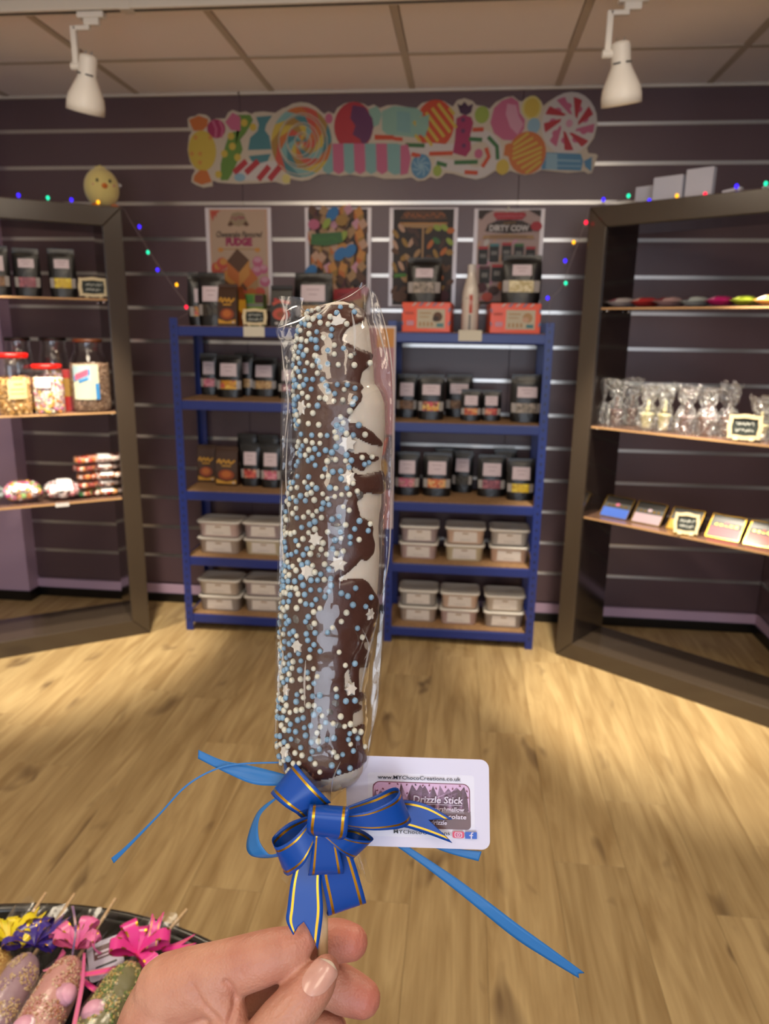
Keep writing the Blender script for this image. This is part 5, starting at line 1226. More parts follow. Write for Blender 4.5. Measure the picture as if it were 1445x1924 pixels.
WHITES = [
  q3([(1600,440),(1080,415),(1040,390),(1022,430),(1020,470),(940,480),(850,520),(800,590),(775,650),(800,690),(860,710),(960,760),(1120,815),(1085,865),(1045,935),(985,985),(975,1050),(960,1110),(1010,1150),(960,1190),(1000,1230),(985,1290),(940,1350),(880,1420),(840,1480),(850,1530),(920,1535),(1000,1560),(1120,1640),(1200,1745),(1600,1745)]),
  q3([(440,420),(500,380),(560,350),(600,320),(690,290),(640,330),(590,370),(550,400),(500,440)]),
  q3([(1600,1760),(1190,1760),(1100,1740),(1000,1690),(960,1670),(870,1650),(800,1680),(850,1800),(870,1830),(950,1860),(1010,1835),(1090,1880),(1200,1880),(1600,1880)]),
  q4([(1600,-10),(850,-10),(830,40),(880,70),(950,75),(1040,65),(1080,100),(1215,118),(1600,118)]),
  q4([(1600,125),(1200,125),(1060,160),(1020,235),(985,240),(930,200),(880,180),(890,260),(950,300),(1050,290),(1210,255),(1600,240)]),
  q4([(1600,470),(1200,480),(1030,470),(960,520),(930,560),(935,620),(960,690),(960,740),(1010,760),(1080,800),(1105,850),(1085,900),(1110,1000),(1105,1100),(1030,1185),(980,1150),(940,1220),(900,1260),(820,1330),(730,1370),(760,1420),(830,1400),(900,1380),(990,1380),(1050,1420),(1090,1490),(1130,1560),(1140,1620),(1130,1740),(1170,1760),(1600,1760)]),
  q5([(900,410),(930,400),(905,480),(870,490)]), q5([(1010,250),(1600,250),(1600,520),(1060,360),(1030,330)]),
  q5([(865,500),(800,590),(810,690),(800,740),(830,790),(870,850),(920,790),(910,700),(880,660),(870,580)]),
  q5([(965,520),(955,760),(960,800),(1010,780),(1600,800),(1600,520)]), q5([(1600,860),(985,870),(930,880),(920,910),(1000,920),(990,950),(920,980),(880,1000),(880,1100),(865,1180),(930,1150),(980,1125),(1600,1130)]),
  q5([(1600,1180),(1010,1190),(970,1270),(980,1350),(1600,1330)]),
  q5([(400,1560),(520,1700),(640,1680),(760,1640),(860,1610),(960,1560),(1040,1480),(1600,1480),(1600,1900),(0,1900),(0,1750)])]
def is_choc(x, y):
    for P in WHITES:
        if inpoly(x, y, P): return False
    return True
# chocolate coat: patches of the body's surface raised where the drizzle lies
rows = 380; cols = 165; A0, A1 = -2.6, 1.52
val = {}
for j in range(rows+1):
    y = Y0+1+(Y1-Y0-2)*j/rows; l, r = lerp(LTAB, y), lerp(RTAB, y)
    for i in range(cols+1):
        a = A0+(A1-A0)*i/cols
        x = (l+r)/2+(r-l)/2*math.sin(max(a, -PI/2))
        val[j, i] = 1.0 if (is_choc(x, y) and j > 2) else 0.0
sm = dict(val)
for it in range(3):
    s2 = {}
    for (j, i), v_ in sm.items():
        t_ = 0; n_ = 0
        for dj in (-1, 0, 1):
            for di in (-1, 0, 1):
                q = sm.get((j+dj, i+di))
                if q is not None: t_ += q; n_ += 1
        s2[j, i] = t_/n_
    sm = s2
mb = MB(); idx = {}; vs = []; fs = []
for (j, i), v_ in sm.items():
    if v_ > 0.02:
        y = Y0+1+(Y1-Y0-2)*j/rows; a = A0+(A1-A0)*i/cols
        edge = min(1, i/4) * 1.0
        h = -0.0006+0.0024*min(1, v_*edge)**0.6
        h += 0.0004*noise.noise(V((a*3, y*0.03, 0)))
        idx[j, i] = len(vs); vs.append(body_pt(y, a, h)-SO)
for j in range(rows):
    for i in range(cols):
        k = [(j, i), (j, i+1), (j+1, i+1), (j+1, i)]
        if all(q in idx for q in k) and sum(sm[q] for q in k) > 1.2: fs.append(tuple(idx[q] for q in k[::-1]))
mb.add(vs, fs); choc = mb.build('chocolate_coat', CHOC, stick, True)
# sprinkle beads: pale blue and white pearls, dense on the left
BB = M('bead_blue', '#7f9fb8', 0.42, bump=(500, 0.0002)); BW = M('bead_white', '#c9c7b8', 0.45, bump=(500, 0.0002))
rb = random.Random(11); beads = []
def dens(x, y):                            # share of the band that carries beads, by height
    f = lerp([(566, 0.25), (620, 0.5), (760, 0.75), (850, 0.85), (900, 1.0), (1100, 0.95), (1150, 0.8), (1180, 0.55), (1230, 0.5), (1300, 0.7), (1380, 0.85), (1430, 0.55), (1460, 0.15)], y)
    l, r = lerp(LTAB, y), lerp(RTAB, y); u = (x-l)/(r-l)
    g = 1.0 if u < 0.45 else lerp([(0.45, 0.95), (0.6, 0.5), (0.8, 0.2), (1.0, 0.08)], u)
    if 1140 < y < 1290 and 0.42 < u: g *= 0.35
    return f*g
STARS = [(q3, 752, 470, 88, 0.2), (q3, 415, 1370, 85, 0.5), (q3, 850, 1740, 95, 0.3), (q4, 850, 320, 85, 0.9), (q4, 525, 965, 85, 0.2), (q4, 755, 1220, 92, 0.4), (q4, 450, 1300, 92, 0.0), (q4, 1060, 1740, 70, 0.5), (q5, 345, 295, 80, 0.3), (q5, 235, 1400, 80, 0.1), (q5, 860, 745, 75, 0.6), (q5, 240, 760, 70, 0.2)]
GREYS = [(q3, 905, 815, 42), (q3, 800, 1320, 42), (q4, 690, 135, 42), (q4, 955, 500, 55), (q4, 750, 830, 52), (q4, 555, 1130, 48), (q4, 345, 1790, 60), (q5, 480, 90, 52), (q5, 720, 880, 58), (q5, 500, 975, 45), (q5, 665, 975, 48), (q5, 740, 1110, 55), (q5, 520, 1265, 48), (q5, 345, 1275, 50)]
occ = [(f([(x, y)])[0]+(r/5.558,)) for f, x, y, r, _ in STARS]+[(f([(x, y)])[0]+(r/5.558,)) for f, x, y, r in GREYS]
grid = {}
tries = 0
while len(beads) < 520 and tries < 60000:
    tries += 1
    y = rb.uniform(575, 1462); l, r = lerp(LTAB, y), lerp(RTAB, y); a = rb.uniform(-1.75, 1.25)
    x = (l+r)/2+(r-l)/2*math.sin(a)
    if not is_choc(x, y) or rb.random() > dens(x, y): continue
    if noise.noise(V((x*0.022, y*0.022, 3.0))) < -0.22 and rb.random() < 0.8: continue
    if any((x-ox)**2+(y-oy)**2 < (o_r*0.8)**2 for ox, oy, o_r in occ): continue
    p = body_pt(y, a, 0.0024)
    key = (int(p.x/0.004), int(p.y/0.004), int(p.z/0.004)); bad = False
    for dx in (-1, 0, 1):
        for dy in (-1, 0, 1):
            for dz in (-1, 0, 1):
                for o_ in grid.get((key[0]+dx, key[1]+dy, key[2]+dz), ()):
                    if (o_-p).length < 0.0030: bad = True
    if bad: continue
    grid.setdefault(key, []).append(p); beads.append((p, rb.random() < 0.5, rb.uniform(0.88, 1.12), a))
beads.sort(key=lambda b_: abs(b_[3]))
bsrc = {}
for k, (p, blue, s_, a) in enumerate(beads[:300]):
    if blue not in bsrc:
        b_ = MB(); b_.sphere((0, 0, 0), 0.00154, 10, 7); o = b_.build('sprinkle_bead', BB if blue else BW, stick, True); bsrc[blue] = o
    else: o = inst(bsrc[blue], stick)
    o.location = p-SO; o.scale = (s_, s_, s_)
b_ = MB()
for p, blue, s_, a in beads[300:]: b_.sphere(p-SO, 0.00154*s_, 8, 6, 0 if blue else 1)
o = b_.build('sprinkle_beads', [BB, BW], stick, True); o['kind'] = 'stuff'
STW = M('sugar_star', '#cfc9c0', 0.6, bump=(400, 0.0003)); SHM = M('grey_shimmer', '#6d6a66', 0.3, metal=0.3)
def on_body(x, y, off):
    l, r = lerp(LTAB, y), lerp(RTAB, y); s_ = max(-0.985, min(0.985, (x-(l+r)/2)/((r-l)/2))); a = math.asin(s_)
    p = body_pt(y, a, off); n = (body_pt(y, a, off+0.001)-p).normalized(); return p, n
for f, x, y, r, rot in STARS:
    cx, cy = f([(x, y)])[0]; R_ = r/5.558*MPX; p, n = on_body(cx, cy, 0.0016)
    u_ = n.cross(UP).normalized(); v_ = u_.cross(n).normalized(); mb = MB(); N = 12; P_ = []
    for i in range(N): rr_ = R_*(1.0 if i % 2 == 0 else 0.62); an = rot+PI/2+2*PI*i/N; P_.append(u_*(rr_*math.cos(an))+v_*(rr_*math.sin(an)))
    mb.add([P_[i]-n*0.001 for i in range(N)]+[P_[i]*0.97+n*0.0006 for i in range(N)]+[P_[i]*0.8+n*0.0011 for i in range(N)]+[n*0.0012],
           [(i, (i+1) % N, N+(i+1) % N, N+i) for i in range(N)]+[(N+i, N+(i+1) % N, 2*N+(i+1) % N, 2*N+i) for i in range(N)]+[(2*N+i, 2*N+(i+1) % N, 3*N) for i in range(N)])
    o = mb.build('star_sprinkle', STW, stick); o.location = p-SO
for f, x, y, r in GREYS:
    cx, cy = f([(x, y)])[0]; R_ = r/5.558*MPX; p, n = on_body(cx, cy, 0.0012); u_ = n.cross(UP).normalized(); v_ = u_.cross(n).normalized(); mb = MB(); N = 6; k0 = rb.random()
    P_ = [u_*(R_*math.cos(k0+2*PI*i/N))+v_*(R_*math.sin(k0+2*PI*i/N)) for i in range(N)]
    mb.add([q-n*0.001 for q in P_]+[q*0.85+n*0.0005 for q in P_]+[n*0.0012], [(i, (i+1) % N, N+(i+1) % N, N+i) for i in range(N)]+[(N+i, N+(i+1) % N, 2*N) for i in range(N)])
    o = mb.build('grey_flake', SHM, stick); o.location = p-SO
# wooden stick
WOOD = M('pale_wood', '#d9bd97', 0.6, var=(300, '#c7a67c', (1, 1, 0.05)))
mb = MB(); mb.tube([fg(612, 1470, ZS)-SO, fg(608, 1600, ZS-0.001)-SO, fg(606, 1720, ZS-0.002)-SO, fg(606, 1850, ZS-0.003)-SO], 0.0030, 12); mb.build('wooden_stick', WOOD, stick, True)

# clear film bag around it
FILM = film_mat('clear_film', (0.95, 0.955, 0.96), 0.09, 0.06, 0.9, 0.0016, 55)
FL = [(530, 560), (557, 523), (590, 531), (612, 520), (622, 517), (650, 528), (700, 529), (800, 527), (900, 526), (1000, 523), (1100, 520), (1200, 518), (1300, 517), (1400, 513), (1440, 522), (1470, 545), (1490, 578), (1512, 596)]
FR = [(530, 693), (560, 711), (600, 722), (650, 730), (690, 735), (750, 740), (800, 738), (900, 738), (1000, 733), (1100, 727), (1200, 722), (1300, 714), (1400, 698), (1440, 690), (1470, 670), (1490, 638), (1512, 616)]
TOP = [(515, 557), (523, 556), (545, 557), (570, 566), (588, 584), (604, 577), (640, 558), (670, 543), (693, 530), (705, 543), (715, 566), (725, 590), (742, 640)]
film = bpy.data.objects.new('film_wrapper', None); COL.objects.link(film)
film.parent = stick
def film_pt(y, u, side, seed):
    l, r = lerp(FL, y), lerp(FR, y); x = (l+r)/2+(r-l)/2*u
    bl, br = lerp(LTAB, max(y, 600)), lerp(RTAB, max(y, 600)); bc, br_ = (bl+br)/2, (br-bl)/2
    s_ = (x-bc)/(br_*1.10); dep = br_*1.09*math.sqrt(max(0, 1-s_*s_)) if abs(s_) < 1 else 0
    if y < 620: dep *= lerp([(530, 0.15), (566, 0.55), (620, 1)], y)
    if y > 1440: dep = max(dep*lerp([(1440, 1), (1476, 0.9), (1512, 0.3)], y), 6*(y > 1470))
    tube_ = 5*math.sqrt(max(0, 1-u*u))
    dep = max(dep, tube_)
    w_ = 4.5*abs(noise.noise(V((x*0.03, y*0.006, seed))))+2.6*abs(noise.noise(V((x*0.10+y*0.02, y*0.02, seed+5))))+2.0*abs(noise.noise(V((x*0.04+y*0.05, y*0.045-x*0.03, seed+9))))
    dep = dep+w_*(1 if abs(u) < 0.98 else 0)
    return fg(x, y, ZS-side*dep*MPX)
NV, NU = 170, 44
for side, sd in ((1, 1.0), (-1, 7.0)):
    mb = MB(); vs = []; fs = []
    for j in range(NV+1):
        for i in range(NU+1):
            u = math.sin(-PI/2+PI*i/NU)
            xt = 523+(712-523)*(u+1)/2; yt = lerp(TOP, xt)+(7 if side < 0 else 0)*math.sin(u*4)
            y = yt+(1512-yt)*(j/NV)
            vs.append(film_pt(y, u, side, sd)-SO)
    for j in range(NV):
        for i in range(NU):
            a = j*(NU+1)+i; f = (a, a+NU+1, a+NU+2, a+1); fs.append(f if side > 0 else f[::-1])
    mb.add(vs, fs); mb.build('film_front' if side > 0 else 'film_back', FILM, film, True)
# sharp folds that catch the light: narrow film pleats standing off the bag
def pleat(pts, wd, dz=0.0):
    pc = cr(pts, 28); mb = MB(); vs = []
    for k, (x, y, o_) in enumerate(pc):
        w_ = wd*math.sin(PI*(k+0.6)/(len(pc)+0.2))
        p = fg(x, y, ZS+(o_+dz)); q = fg(x+w_, y+0.3*w_, ZS+o_+dz-0.0012); vs += [p-SO, q-SO]
    mb.add(vs, [(2*k, 2*k+1, 2*k+3, 2*k+2) for k in range(len(pc)-1)]); mb.build('film_pleat', film_mat('film_fold', (0.9, 0.92, 0.93), 0.22, 0.5, 0.5, 0.0, 1, 0.22), film, True)
for pts, wd in (([(523,557,-.006),(537,590,-.008),(530,625,-.008)],4), ([(520,617,-.004),(540,609,-.010),(562,601,-.012),(580,588,-.012)],3), ([(590,582,-.010),(622,570,-.012),(655,556,-.008),(690,533,-.003)],2), ([(536,585,-.006),(560,575,-.010),(585,600,-.012)],3), ([(528,640,-.004),(532,690,-.006),(540,760,-.006),(530,860,-.005)],3),
                ([(693,532,-.004),(700,580,-.006),(716,640,-.006),(733,700,-.003)],4), ([(703,548,-.004),(722,610,-.004),(735,690,-.003),(738,760,-.002)],3), ([(735,820,-.002),(733,950,-.003),(729,1050,-.003),(714,1130,-.006)],3), ([(712,1150,-.008),(690,1230,-.018),(676,1300,-.022)],3), ([(711,1250,-.004),(706,1330,-.006),(690,1400,-.010)],3),
                ([(522,1190,-.003),(530,1230,-.006),(522,1280,-.004),(526,1330,-.005)],4), ([(530,900,-.004),(527,1000,-.004),(534,1090,-.006),(523,1180,-.003)],3), ([(541,800,-.008),(536,900,-.008),(545,985,-.012)],2.5), ([(660,585,-.028),(664,620,-.030),(665,660,-.029)],5), ([(574,1240,-.026),(570,1280,-.026),(572,1330,-.026)],4), ([(640,1430,-.022),(625,1460,-.018),(622,1490,-.012)],3), ([(680,1180,-.024),(692,1215,-.02),(684,1240,-.022)],3)):
    pleat(pts, wd)
# film skirt below the tie
mb = MB(); vs = []; N = 16
for i in range(N+1):
    u = i/N; z_ = ZS+0.004*math.sin(i*2.4); vs += [fg(598+18*u, 1512, z_)-SO, fg(lerp([(0, 560), (0.5, 615), (1, 682)], u), 1590, z_+0.003*math.cos(i*1.7))-SO, fg(lerp([(0, 528), (0.5, 618), (1, 700)], u), 1650+12*math.sin(i*1.3), z_+0.005*math.cos(i*2.1))-SO]
mb.add(vs, [(3*i+k, 3*i+k+1, 3*i+k+4, 3*i+k+3) for i in range(N) for k in range(2)]); mb.build('film_skirt', FILM, film, False)

# ------------------------------------------------------------------ blue bow with gold lines
def satin(name, c1, c2, rough, sp=0.6):
    m = M(name, c1, rough, spec=sp); nt = m.node_tree; b = nt.nodes['Principled BSDF']; b.inputs['Anisotropic'].default_value = 0.6
    return m
RBL = satin('ribbon_blue', '#0445a0', '', 0.36, 0.45); GLD = M('ribbon_gold', '#c9962a', 0.3, metal=0.95); LBL = satin('ribbon_light_blue', '#2a70b4', '', 0.38, 0.4)
ZB_ = ZS-0.390
def ribbon(name, A, B, mats, parent, n=30, org=None, stripes=True, notch=0.0, gold=(0.10, 0.17, 0.83, 0.90)):
    a = cr(A, n); b = cr(B, n); cs = [0, gold[0], gold[1], 0.34, 0.5, 0.66, gold[2], gold[3], 1] if stripes else [0, 0.25, 0.5, 0.75, 1]
    mb = MB(); vs = []
    A_ = [fg(x, y, z+ZB_) for x, y, z in a]; B_ = [fg(x, y, z+ZB_) for x, y, z in b]
    for i in range(n):
        for c_ in cs:
            k = i*(1-notch*(1-abs(2*c_-1))) if notch else i
            i0 = min(int(k), n-2); q = k-i0
            p = A_[i0].lerp(A_[i0+1], q).lerp(B_[i0].lerp(B_[i0+1], q), c_); vs.append(p-org)
    m_ = len(cs)
    for i in range(n-1):
        for j in range(m_-1):
            mb.add([], [], 0); mb.f.append((i*m_+j, (i+1)*m_+j, (i+1)*m_+j+1, i*m_+j+1)); mb.m.append(1 if stripes and j in (1, m_-3) else 0)
    mb.v = vs; o = mb.build(name, mats, parent, True)
    so = o.modifiers.new('thickness', 'SOLIDIFY'); so.thickness = 0.00028; so.offset = 0
    return o
bow = thing('ribbon_bow', 'shiny blue gift bow with gold lines tied on the held stick', 'bow', tuple(fg(600, 1550, 0.372)))
BO = bow.location.copy(); RM = [RBL, GLD]
rib = lambda nm, A, B, **k: ribbon(nm, A, B, RM, bow, org=BO, **k)
rib('bow_loop', [(615,1515,.385),(575,1455,.385),(556,1434,.379),(560,1440,.369),(590,1475,.364),(622,1508,.366)], [(575,1545,.385),(530,1505,.385),(510,1490,.379),(514,1497,.369),(535,1515,.364),(556,1528,.366)])
rib('bow_loop', [(590,1530,.374),(545,1545,.381),(515,1570,.379),(512,1583,.371),(522,1592,.365),(555,1572,.362),(590,1532,.366)], [(600,1560,.382),(562,1612,.386),(536,1636,.383),(537,1643,.374),(547,1643,.367),(575,1618,.362),(602,1556,.366)])
rib('bow_loop', [(640,1520,.380),(700,1497,.386),(738,1480,.383),(750,1486,.373),(736,1504,.365),(690,1525,.361),(640,1532,.364)], [(640,1552,.380),(720,1552,.388),(763,1536,.386),(772,1543,.375),(754,1556,.367),(700,1560,.363),(648,1553,.366)])
rib('bow_loop', [(610,1555,.376),(668,1556,.381),(699,1572,.378),(695,1580,.371),(655,1575,.365),(615,1556,.364)], [(610,1585,.376),(640,1605,.381),(662,1611,.378),(661,1613,.371),(640,1601,.363),(608,1572,.362)])
rib('bow_loop', [(590,1565,.375),(582,1630,.381),(579,1643,.375),(581,1636,.367),(590,1568,.363)], [(632,1565,.375),(643,1625,.381),(645,1640,.375),(645,1632,.367),(630,1566,.363)])
rib('bow_loop', [(605,1570,.381),(606,1650,.389),(613,1711,.387),(617,1719,.381),(612,1690,.376),(603,1640,.373),(603,1580,.372)], [(650,1570,.381),(668,1640,.389),(684,1687,.387),(688,1695,.381),(680,1665,.376),(664,1613,.373),(645,1572,.372)])
rib('bow_loop', [(588,1560,.372),(582,1518,.370),(581,1512,.361),(579,1530,.3555),(577,1562,.3585),(592,1573,.368)], [(640,1565,.372),(655,1523,.370),(657,1517,.361),(655,1536,.3555),(650,1573,.3585),(630,1577,.368)])
rib('bow_tail', [(566,1590,.380),(548,1650,.3775),(540,1705,.3765),(538,1730,.376),(551,1757,.3755)], [(606,1590,.380),(604,1655,.3775),(607,1710,.3765),(603,1750,.376),(597,1784,.3755)], notch=0.32)
rib('bow_tail', [(690,1522,.3915),(750,1504,.3910),(800,1511,.390),(850,1539,.389)], [(690,1546,.3915),(750,1552,.3910),(800,1566,.390),(850,1584,.389)], notch=0.30)
rl = lambda nm, A, B, **k: ribbon(nm, A, B, [LBL], bow, org=BO, stripes=False, **k)
rl('pull_ribbon', [(373,1409,.397),(420,1429,.396),(470,1438,.395),(540,1456,.392)], [(372,1425,.397),(425,1452,.394),(480,1474,.391),(545,1476,.392)])
rl('pull_ribbon', [(214,1622,.398),(243,1592,.396),(300,1532,.394),(350,1479,.393),(400,1449,.393),(450,1437,.393),(530,1434,.392)], [(209,1612,.398),(238,1588,.396),(297,1530,.394),(348,1476,.393),(399,1446,.393),(450,1434,.393),(530,1431,.392)], n=50)
rl('pull_ribbon', [(520,1497,.376),(484,1526,.382),(464,1580,.384),(470,1606,.380),(500,1612,.376),(535,1607,.374)], [(522,1499,.376),(489,1532,.378),(486,1574,.376),(500,1600,.372),(512,1606,.372),(535,1598,.374)], n=40)
rl('pull_ribbon', [(690,1540,.396),(770,1592,.397),(865,1655,.396),(975,1738,.393),(1040,1785,.392),(1098,1828,.392)], [(672,1545,.396),(748,1592,.397),(850,1668,.396),(960,1757,.394),(1025,1800,.393),(1088,1838,.393)], n=40, notch=0.03)
rl('pull_ribbon', [(780,1560,.399),(840,1590,.399),(905,1600,.398)], [(770,1572,.399),(835,1600,.399),(899,1618,.398)])
mb = MB(); mb.tube([fg(597, 1520, .380)-BO, fg(607, 1545, .374)-BO, fg(612, 1575, .374)-BO], [0.006, 0.0075, 0.006], 12); mb.build('knot', RBL, bow, True)

# ------------------------------------------------------------------ label card behind the bow
ct = [fg(650, 1422, .3955), fg(918.5, 1428, .3955), fg(921, 1600, .3955), fg(652, 1588, .3955)]
ex_ = (ct[1]-ct[0]+ct[2]-ct[3])/2; ey_ = (ct[0]-ct[3]+ct[1]-ct[2])/2; org = ct[3]+(ct[2]-ct[3])*0.0
cw, chh = ex_.length, ey_.length
card = thing('label_card', 'white rounded label card with brown dripping chocolate print behind the bow', 'card', tuple(org))
CRD = M('card_white', '#cfcce2', 0.35, coat=0.2); STK = M('sticker_white', '#d6d4e4', 0.3, coat=0.3)
nrm = ex_.cross(ey_).normalized()
exu, eyu = ex_/cw, ey_/cw                     # units: 1 = card width
ar = chh/cw
s = Sheet((0, 0, 0), exu*cw, eyu.normalized()*cw, 0.00005)
if s.n.dot(FW) > 0: s.n = -s.n
s.rrect(0, 1, 0, ar, 0.06, CRD, 8)
pts = [tuple(v) for v in s.mb.v[1:]]; n_ = len(pts)
mb = MB(); mb.add(pts+[tuple(V(p)-s.n*0.0006) for p in pts], [tuple(range(n_-1, -1, -1)) if 0 else tuple(range(n_)), tuple(range(2*n_-1, n_-1, -1))]+[(i, (i+1) % n_, n_+(i+1) % n_, n_+i) for i in range(n_)]); mb.build('card', CRD, card)
s = Sheet(s.n*0.00005, exu*cw, eyu.normalized()*cw, 0.00004)
if s.n.dot(FW) > 0: s.n = -s.n
# pixel -> card units through the card's own corners
ctr = [(650, 1422), (918.5, 1428), (921, 1600), (652, 1588)]
def cu(px, py):
    p = None; r_ = ray(px, py); q = (V(org)-CAMP).dot(s.n)/r_.dot(s.n); p = CAMP+r_*q-V(org); return p.dot(exu)/exu.length/cw, p.dot(eyu.normalized())/cw
c7 = lambda x, y: cu(x/5.558+680, y/5.558+1400)
BRN = M('card_brown', '#6a4f52', 0.4, coat=0.2); PKL = M('card_pink', '#cfa9cf', 0.4, coat=0.2); MAR = M('card_maroon', '#6b2a3c', 0.4); INK = M('card_ink', '#16141c', 0.4); TXT = M('card_text', '#d8cde0', 0.4)
x0, y0 = c7(75, 935); x1, y1 = c7(1210, 255); s.rrect(x0, x1, y0, y1, 0.02, STK)
bx0, by0 = c7(128, 832); bx1, by1 = c7(1162, 345)
s.rrect(bx0, bx1, by0, by1, 0.05, MAR); s.rrect(bx0+0.006, bx1-0.006, by0+0.006, by1-0.006, 0.046, PKL)
dr = [(150,800),(150,520),(165,430),(185,520),(225,440),(270,520),(310,460),(345,490),(385,410),(415,470),(440,365),(470,450),(495,520),(515,470),(555,375),(600,440),(640,375),(665,410),(690,380),(735,470),(775,380),(815,490),(845,370),(890,450),(935,400),(965,440),(1020,385),(1060,425),(1100,375),(1125,460),(1140,640),(1150,780),(1100,822),(190,822)]
dp = [c7(*p) for p in dr]; base_y = c7(600, 640)[1]
for i in range(len(dp)-1):
    a, b = dp[i], dp[i+1]
    if a[0] < b[0]: s.mb.add([s.P(a[0], base_y), s.P(b[0], base_y), s.P(*b), s.P(*a)], [(0, 1, 2, 3)], s.mi(BRN))
s.l += 1; a = c7(150, 645); b = c7(1150, 824); s.rrect(a[0], b[0], b[1], a[1], 0.03, BRN)
s.l += 2
for x, y, rot, c_ in ((160,392,.5,MAR),(240,378,.8,PKL),(405,376,-.9,MAR),(320,375,.3,MAR),(500,380,1,MAR),(592,376,-.9,INK),(668,380,.8,MAR),(735,375,1.2,MAR),(805,405,-1.1,MAR),(905,385,1.4,MAR),(978,400,1.4,MAR),(1055,368,-.3,MAR),(1125,418,-1,MAR),(188,450,.4,MAR),(250,430,-1,MAR),(500,465,.9,MAR),(740,430,.9,MAR),(1130,485,.2,MAR)):
    p = c7(x, y); d_ = (0.013*math.cos(rot), 0.013*math.sin(rot)); s.stripe([(p[0]-d_[0]/2, p[1]-d_[1]/2), (p[0]+d_[0]/2, p[1]+d_[1]/2)], 0.008, c_)
def ctext(t_, x, y, size, wpx, m_, sh=0, bo=0.001):
    p = c7(x, y); s.text(t_, p[0], p[1], size/5.558*1.0/268, m_, sh, bo, wpx/5.558/268)
ctext('www.MYChocoCreations.co.uk', 632, 303, 56, 862, INK, 0, 0.0004)
ctext('Drizzle Stick', 812, 522, 100, 520, TXT, 0.12, 0.0012)
a = c7(550, 572); b = c7(1068, 572); s.rect(a[0], b[0], a[1]-0.0015, a[1]+0.0015, TXT)
ctext('Squishy marshmallow', 815, 615, 66, 540, TXT, 0.12, 0.0008)
a = c7(550, 648); b = c7(1085, 648); s.rect(a[0], b[0], a[1]-0.001, a[1]+0.001, TXT)
ctext('Belgian chocolate', 830, 690, 66, 545, TXT, 0.12, 0.0008)
ctext('drizzle', 815, 755, 64, 165, TXT, 0.12, 0.0008)
ctext('MYChocoCreations:', 640, 865, 56, 600, INK, 0, 0.0004)
a = c7(952, 905); b = c7(1076, 835); s.rrect(a[0], b[0], a[1], b[1], 0.012, M('icon_pink', '#d04a6a', 0.4)); mx = ((a[0]+b[0])/2, (a[1]+b[1])/2)
s.rrect(mx[0]-0.026, mx[0]+0.026, mx[1]-0.018, mx[1]+0.018, 0.010, TXT); s.rrect(mx[0]-0.021, mx[0]+0.021, mx[1]-0.014, mx[1]+0.014, 0.008, M('icon_rose', '#c0507e', 0.4)); s.ell(mx[0], mx[1], 0.011, 0.010, TXT); s.ell(mx[0], mx[1], 0.007, 0.006, M('icon_rose', '#c0507e', 0.4)); s.ell(mx[0]+0.015, mx[1]+0.009, 0.003, 0.003, TXT)
a = c7(1083, 905); b = c7(1208, 832); s.rect(a[0], b[0], a[1], b[1], M('icon_blue', '#2f5fc0', 0.4)); mx = ((a[0]+b[0])/2, (a[1]+b[1])/2)
s.stripe([(mx[0]+0.002, mx[1]-0.024), (mx[0]+0.002, mx[1]+0.008), (mx[0]+0.006, mx[1]+0.017), (mx[0]+0.016, mx[1]+0.018)], 0.0085, TXT); s.rect(mx[0]-0.012, mx[0]+0.014, mx[1]-0.004, mx[1]+0.003, TXT)
s.build('printed_sticker', card)
# ------------------------------------------------------------------ the hand
def skin_mat():
    m = bpy.data.materials.new('skin'); m.use_nodes = True; nt = m.node_tree; b = nt.nodes['Principled BSDF']; N = nt.nodes.new; L = nt.links.new
    tc = N('ShaderNodeTexCoord'); n1 = N('ShaderNodeTexNoise'); n1.inputs['Scale'].default_value = 45; n1.inputs['Detail'].default_value = 5; L(tc.outputs['Object'], n1.inputs['Vector'])
    at_ = N('ShaderNodeAttribute'); at_.attribute_name = 'flush'
    r1 = N('ShaderNodeValToRGB'); r1.color_ramp.elements[0].position = 0.3; r1.color_ramp.elements[0].color = C('#b47c68'); r1.color_ramp.elements[1].position = 0.7; r1.color_ramp.elements[1].color = C('#c8967f'); L(n1.outputs[0], r1.inputs[0])
    mx = N('ShaderNodeMix'); mx.data_type = 'RGBA'; L(at_.outputs['Fac'], mx.inputs[0]); L(r1.outputs[0], mx.inputs[6]); mx.inputs[7].default_value = C('#bf6f62'); L(mx.outputs[2], b.inputs['Base Color'])
    b.inputs['Roughness'].default_value = 0.48; b.inputs['Subsurface Weight'].default_value = 0.22; b.inputs['Subsurface Scale'].default_value = 0.004; b.inputs['Subsurface Radius'].default_value = (1.0, 0.35, 0.2)
    n2 = N('ShaderNodeTexVoronoi'); n2.inputs['Scale'].default_value = 700; L(tc.outputs['Object'], n2.inputs['Vector']); n3 = N('ShaderNodeTexNoise'); n3.inputs['Scale'].default_value = 160; n3.inputs['Detail'].default_value = 4; L(tc.outputs['Object'], n3.inputs['Vector'])
    ad = N('ShaderNodeMath'); ad.operation = 'MULTIPLY_ADD'; ad.inputs[1].default_value = 0.35; L(n2.outputs['Distance'], ad.inputs[0]); L(n3.outputs[0], ad.inputs[2])
    bp = N('ShaderNodeBump'); bp.inputs['Distance'].default_value = 0.0005; L(ad.outputs[0], bp.inputs['Height']); L(bp.outputs[0], b.inputs['Normal'])
    return m
SKIN = skin_mat()
hm = MB()
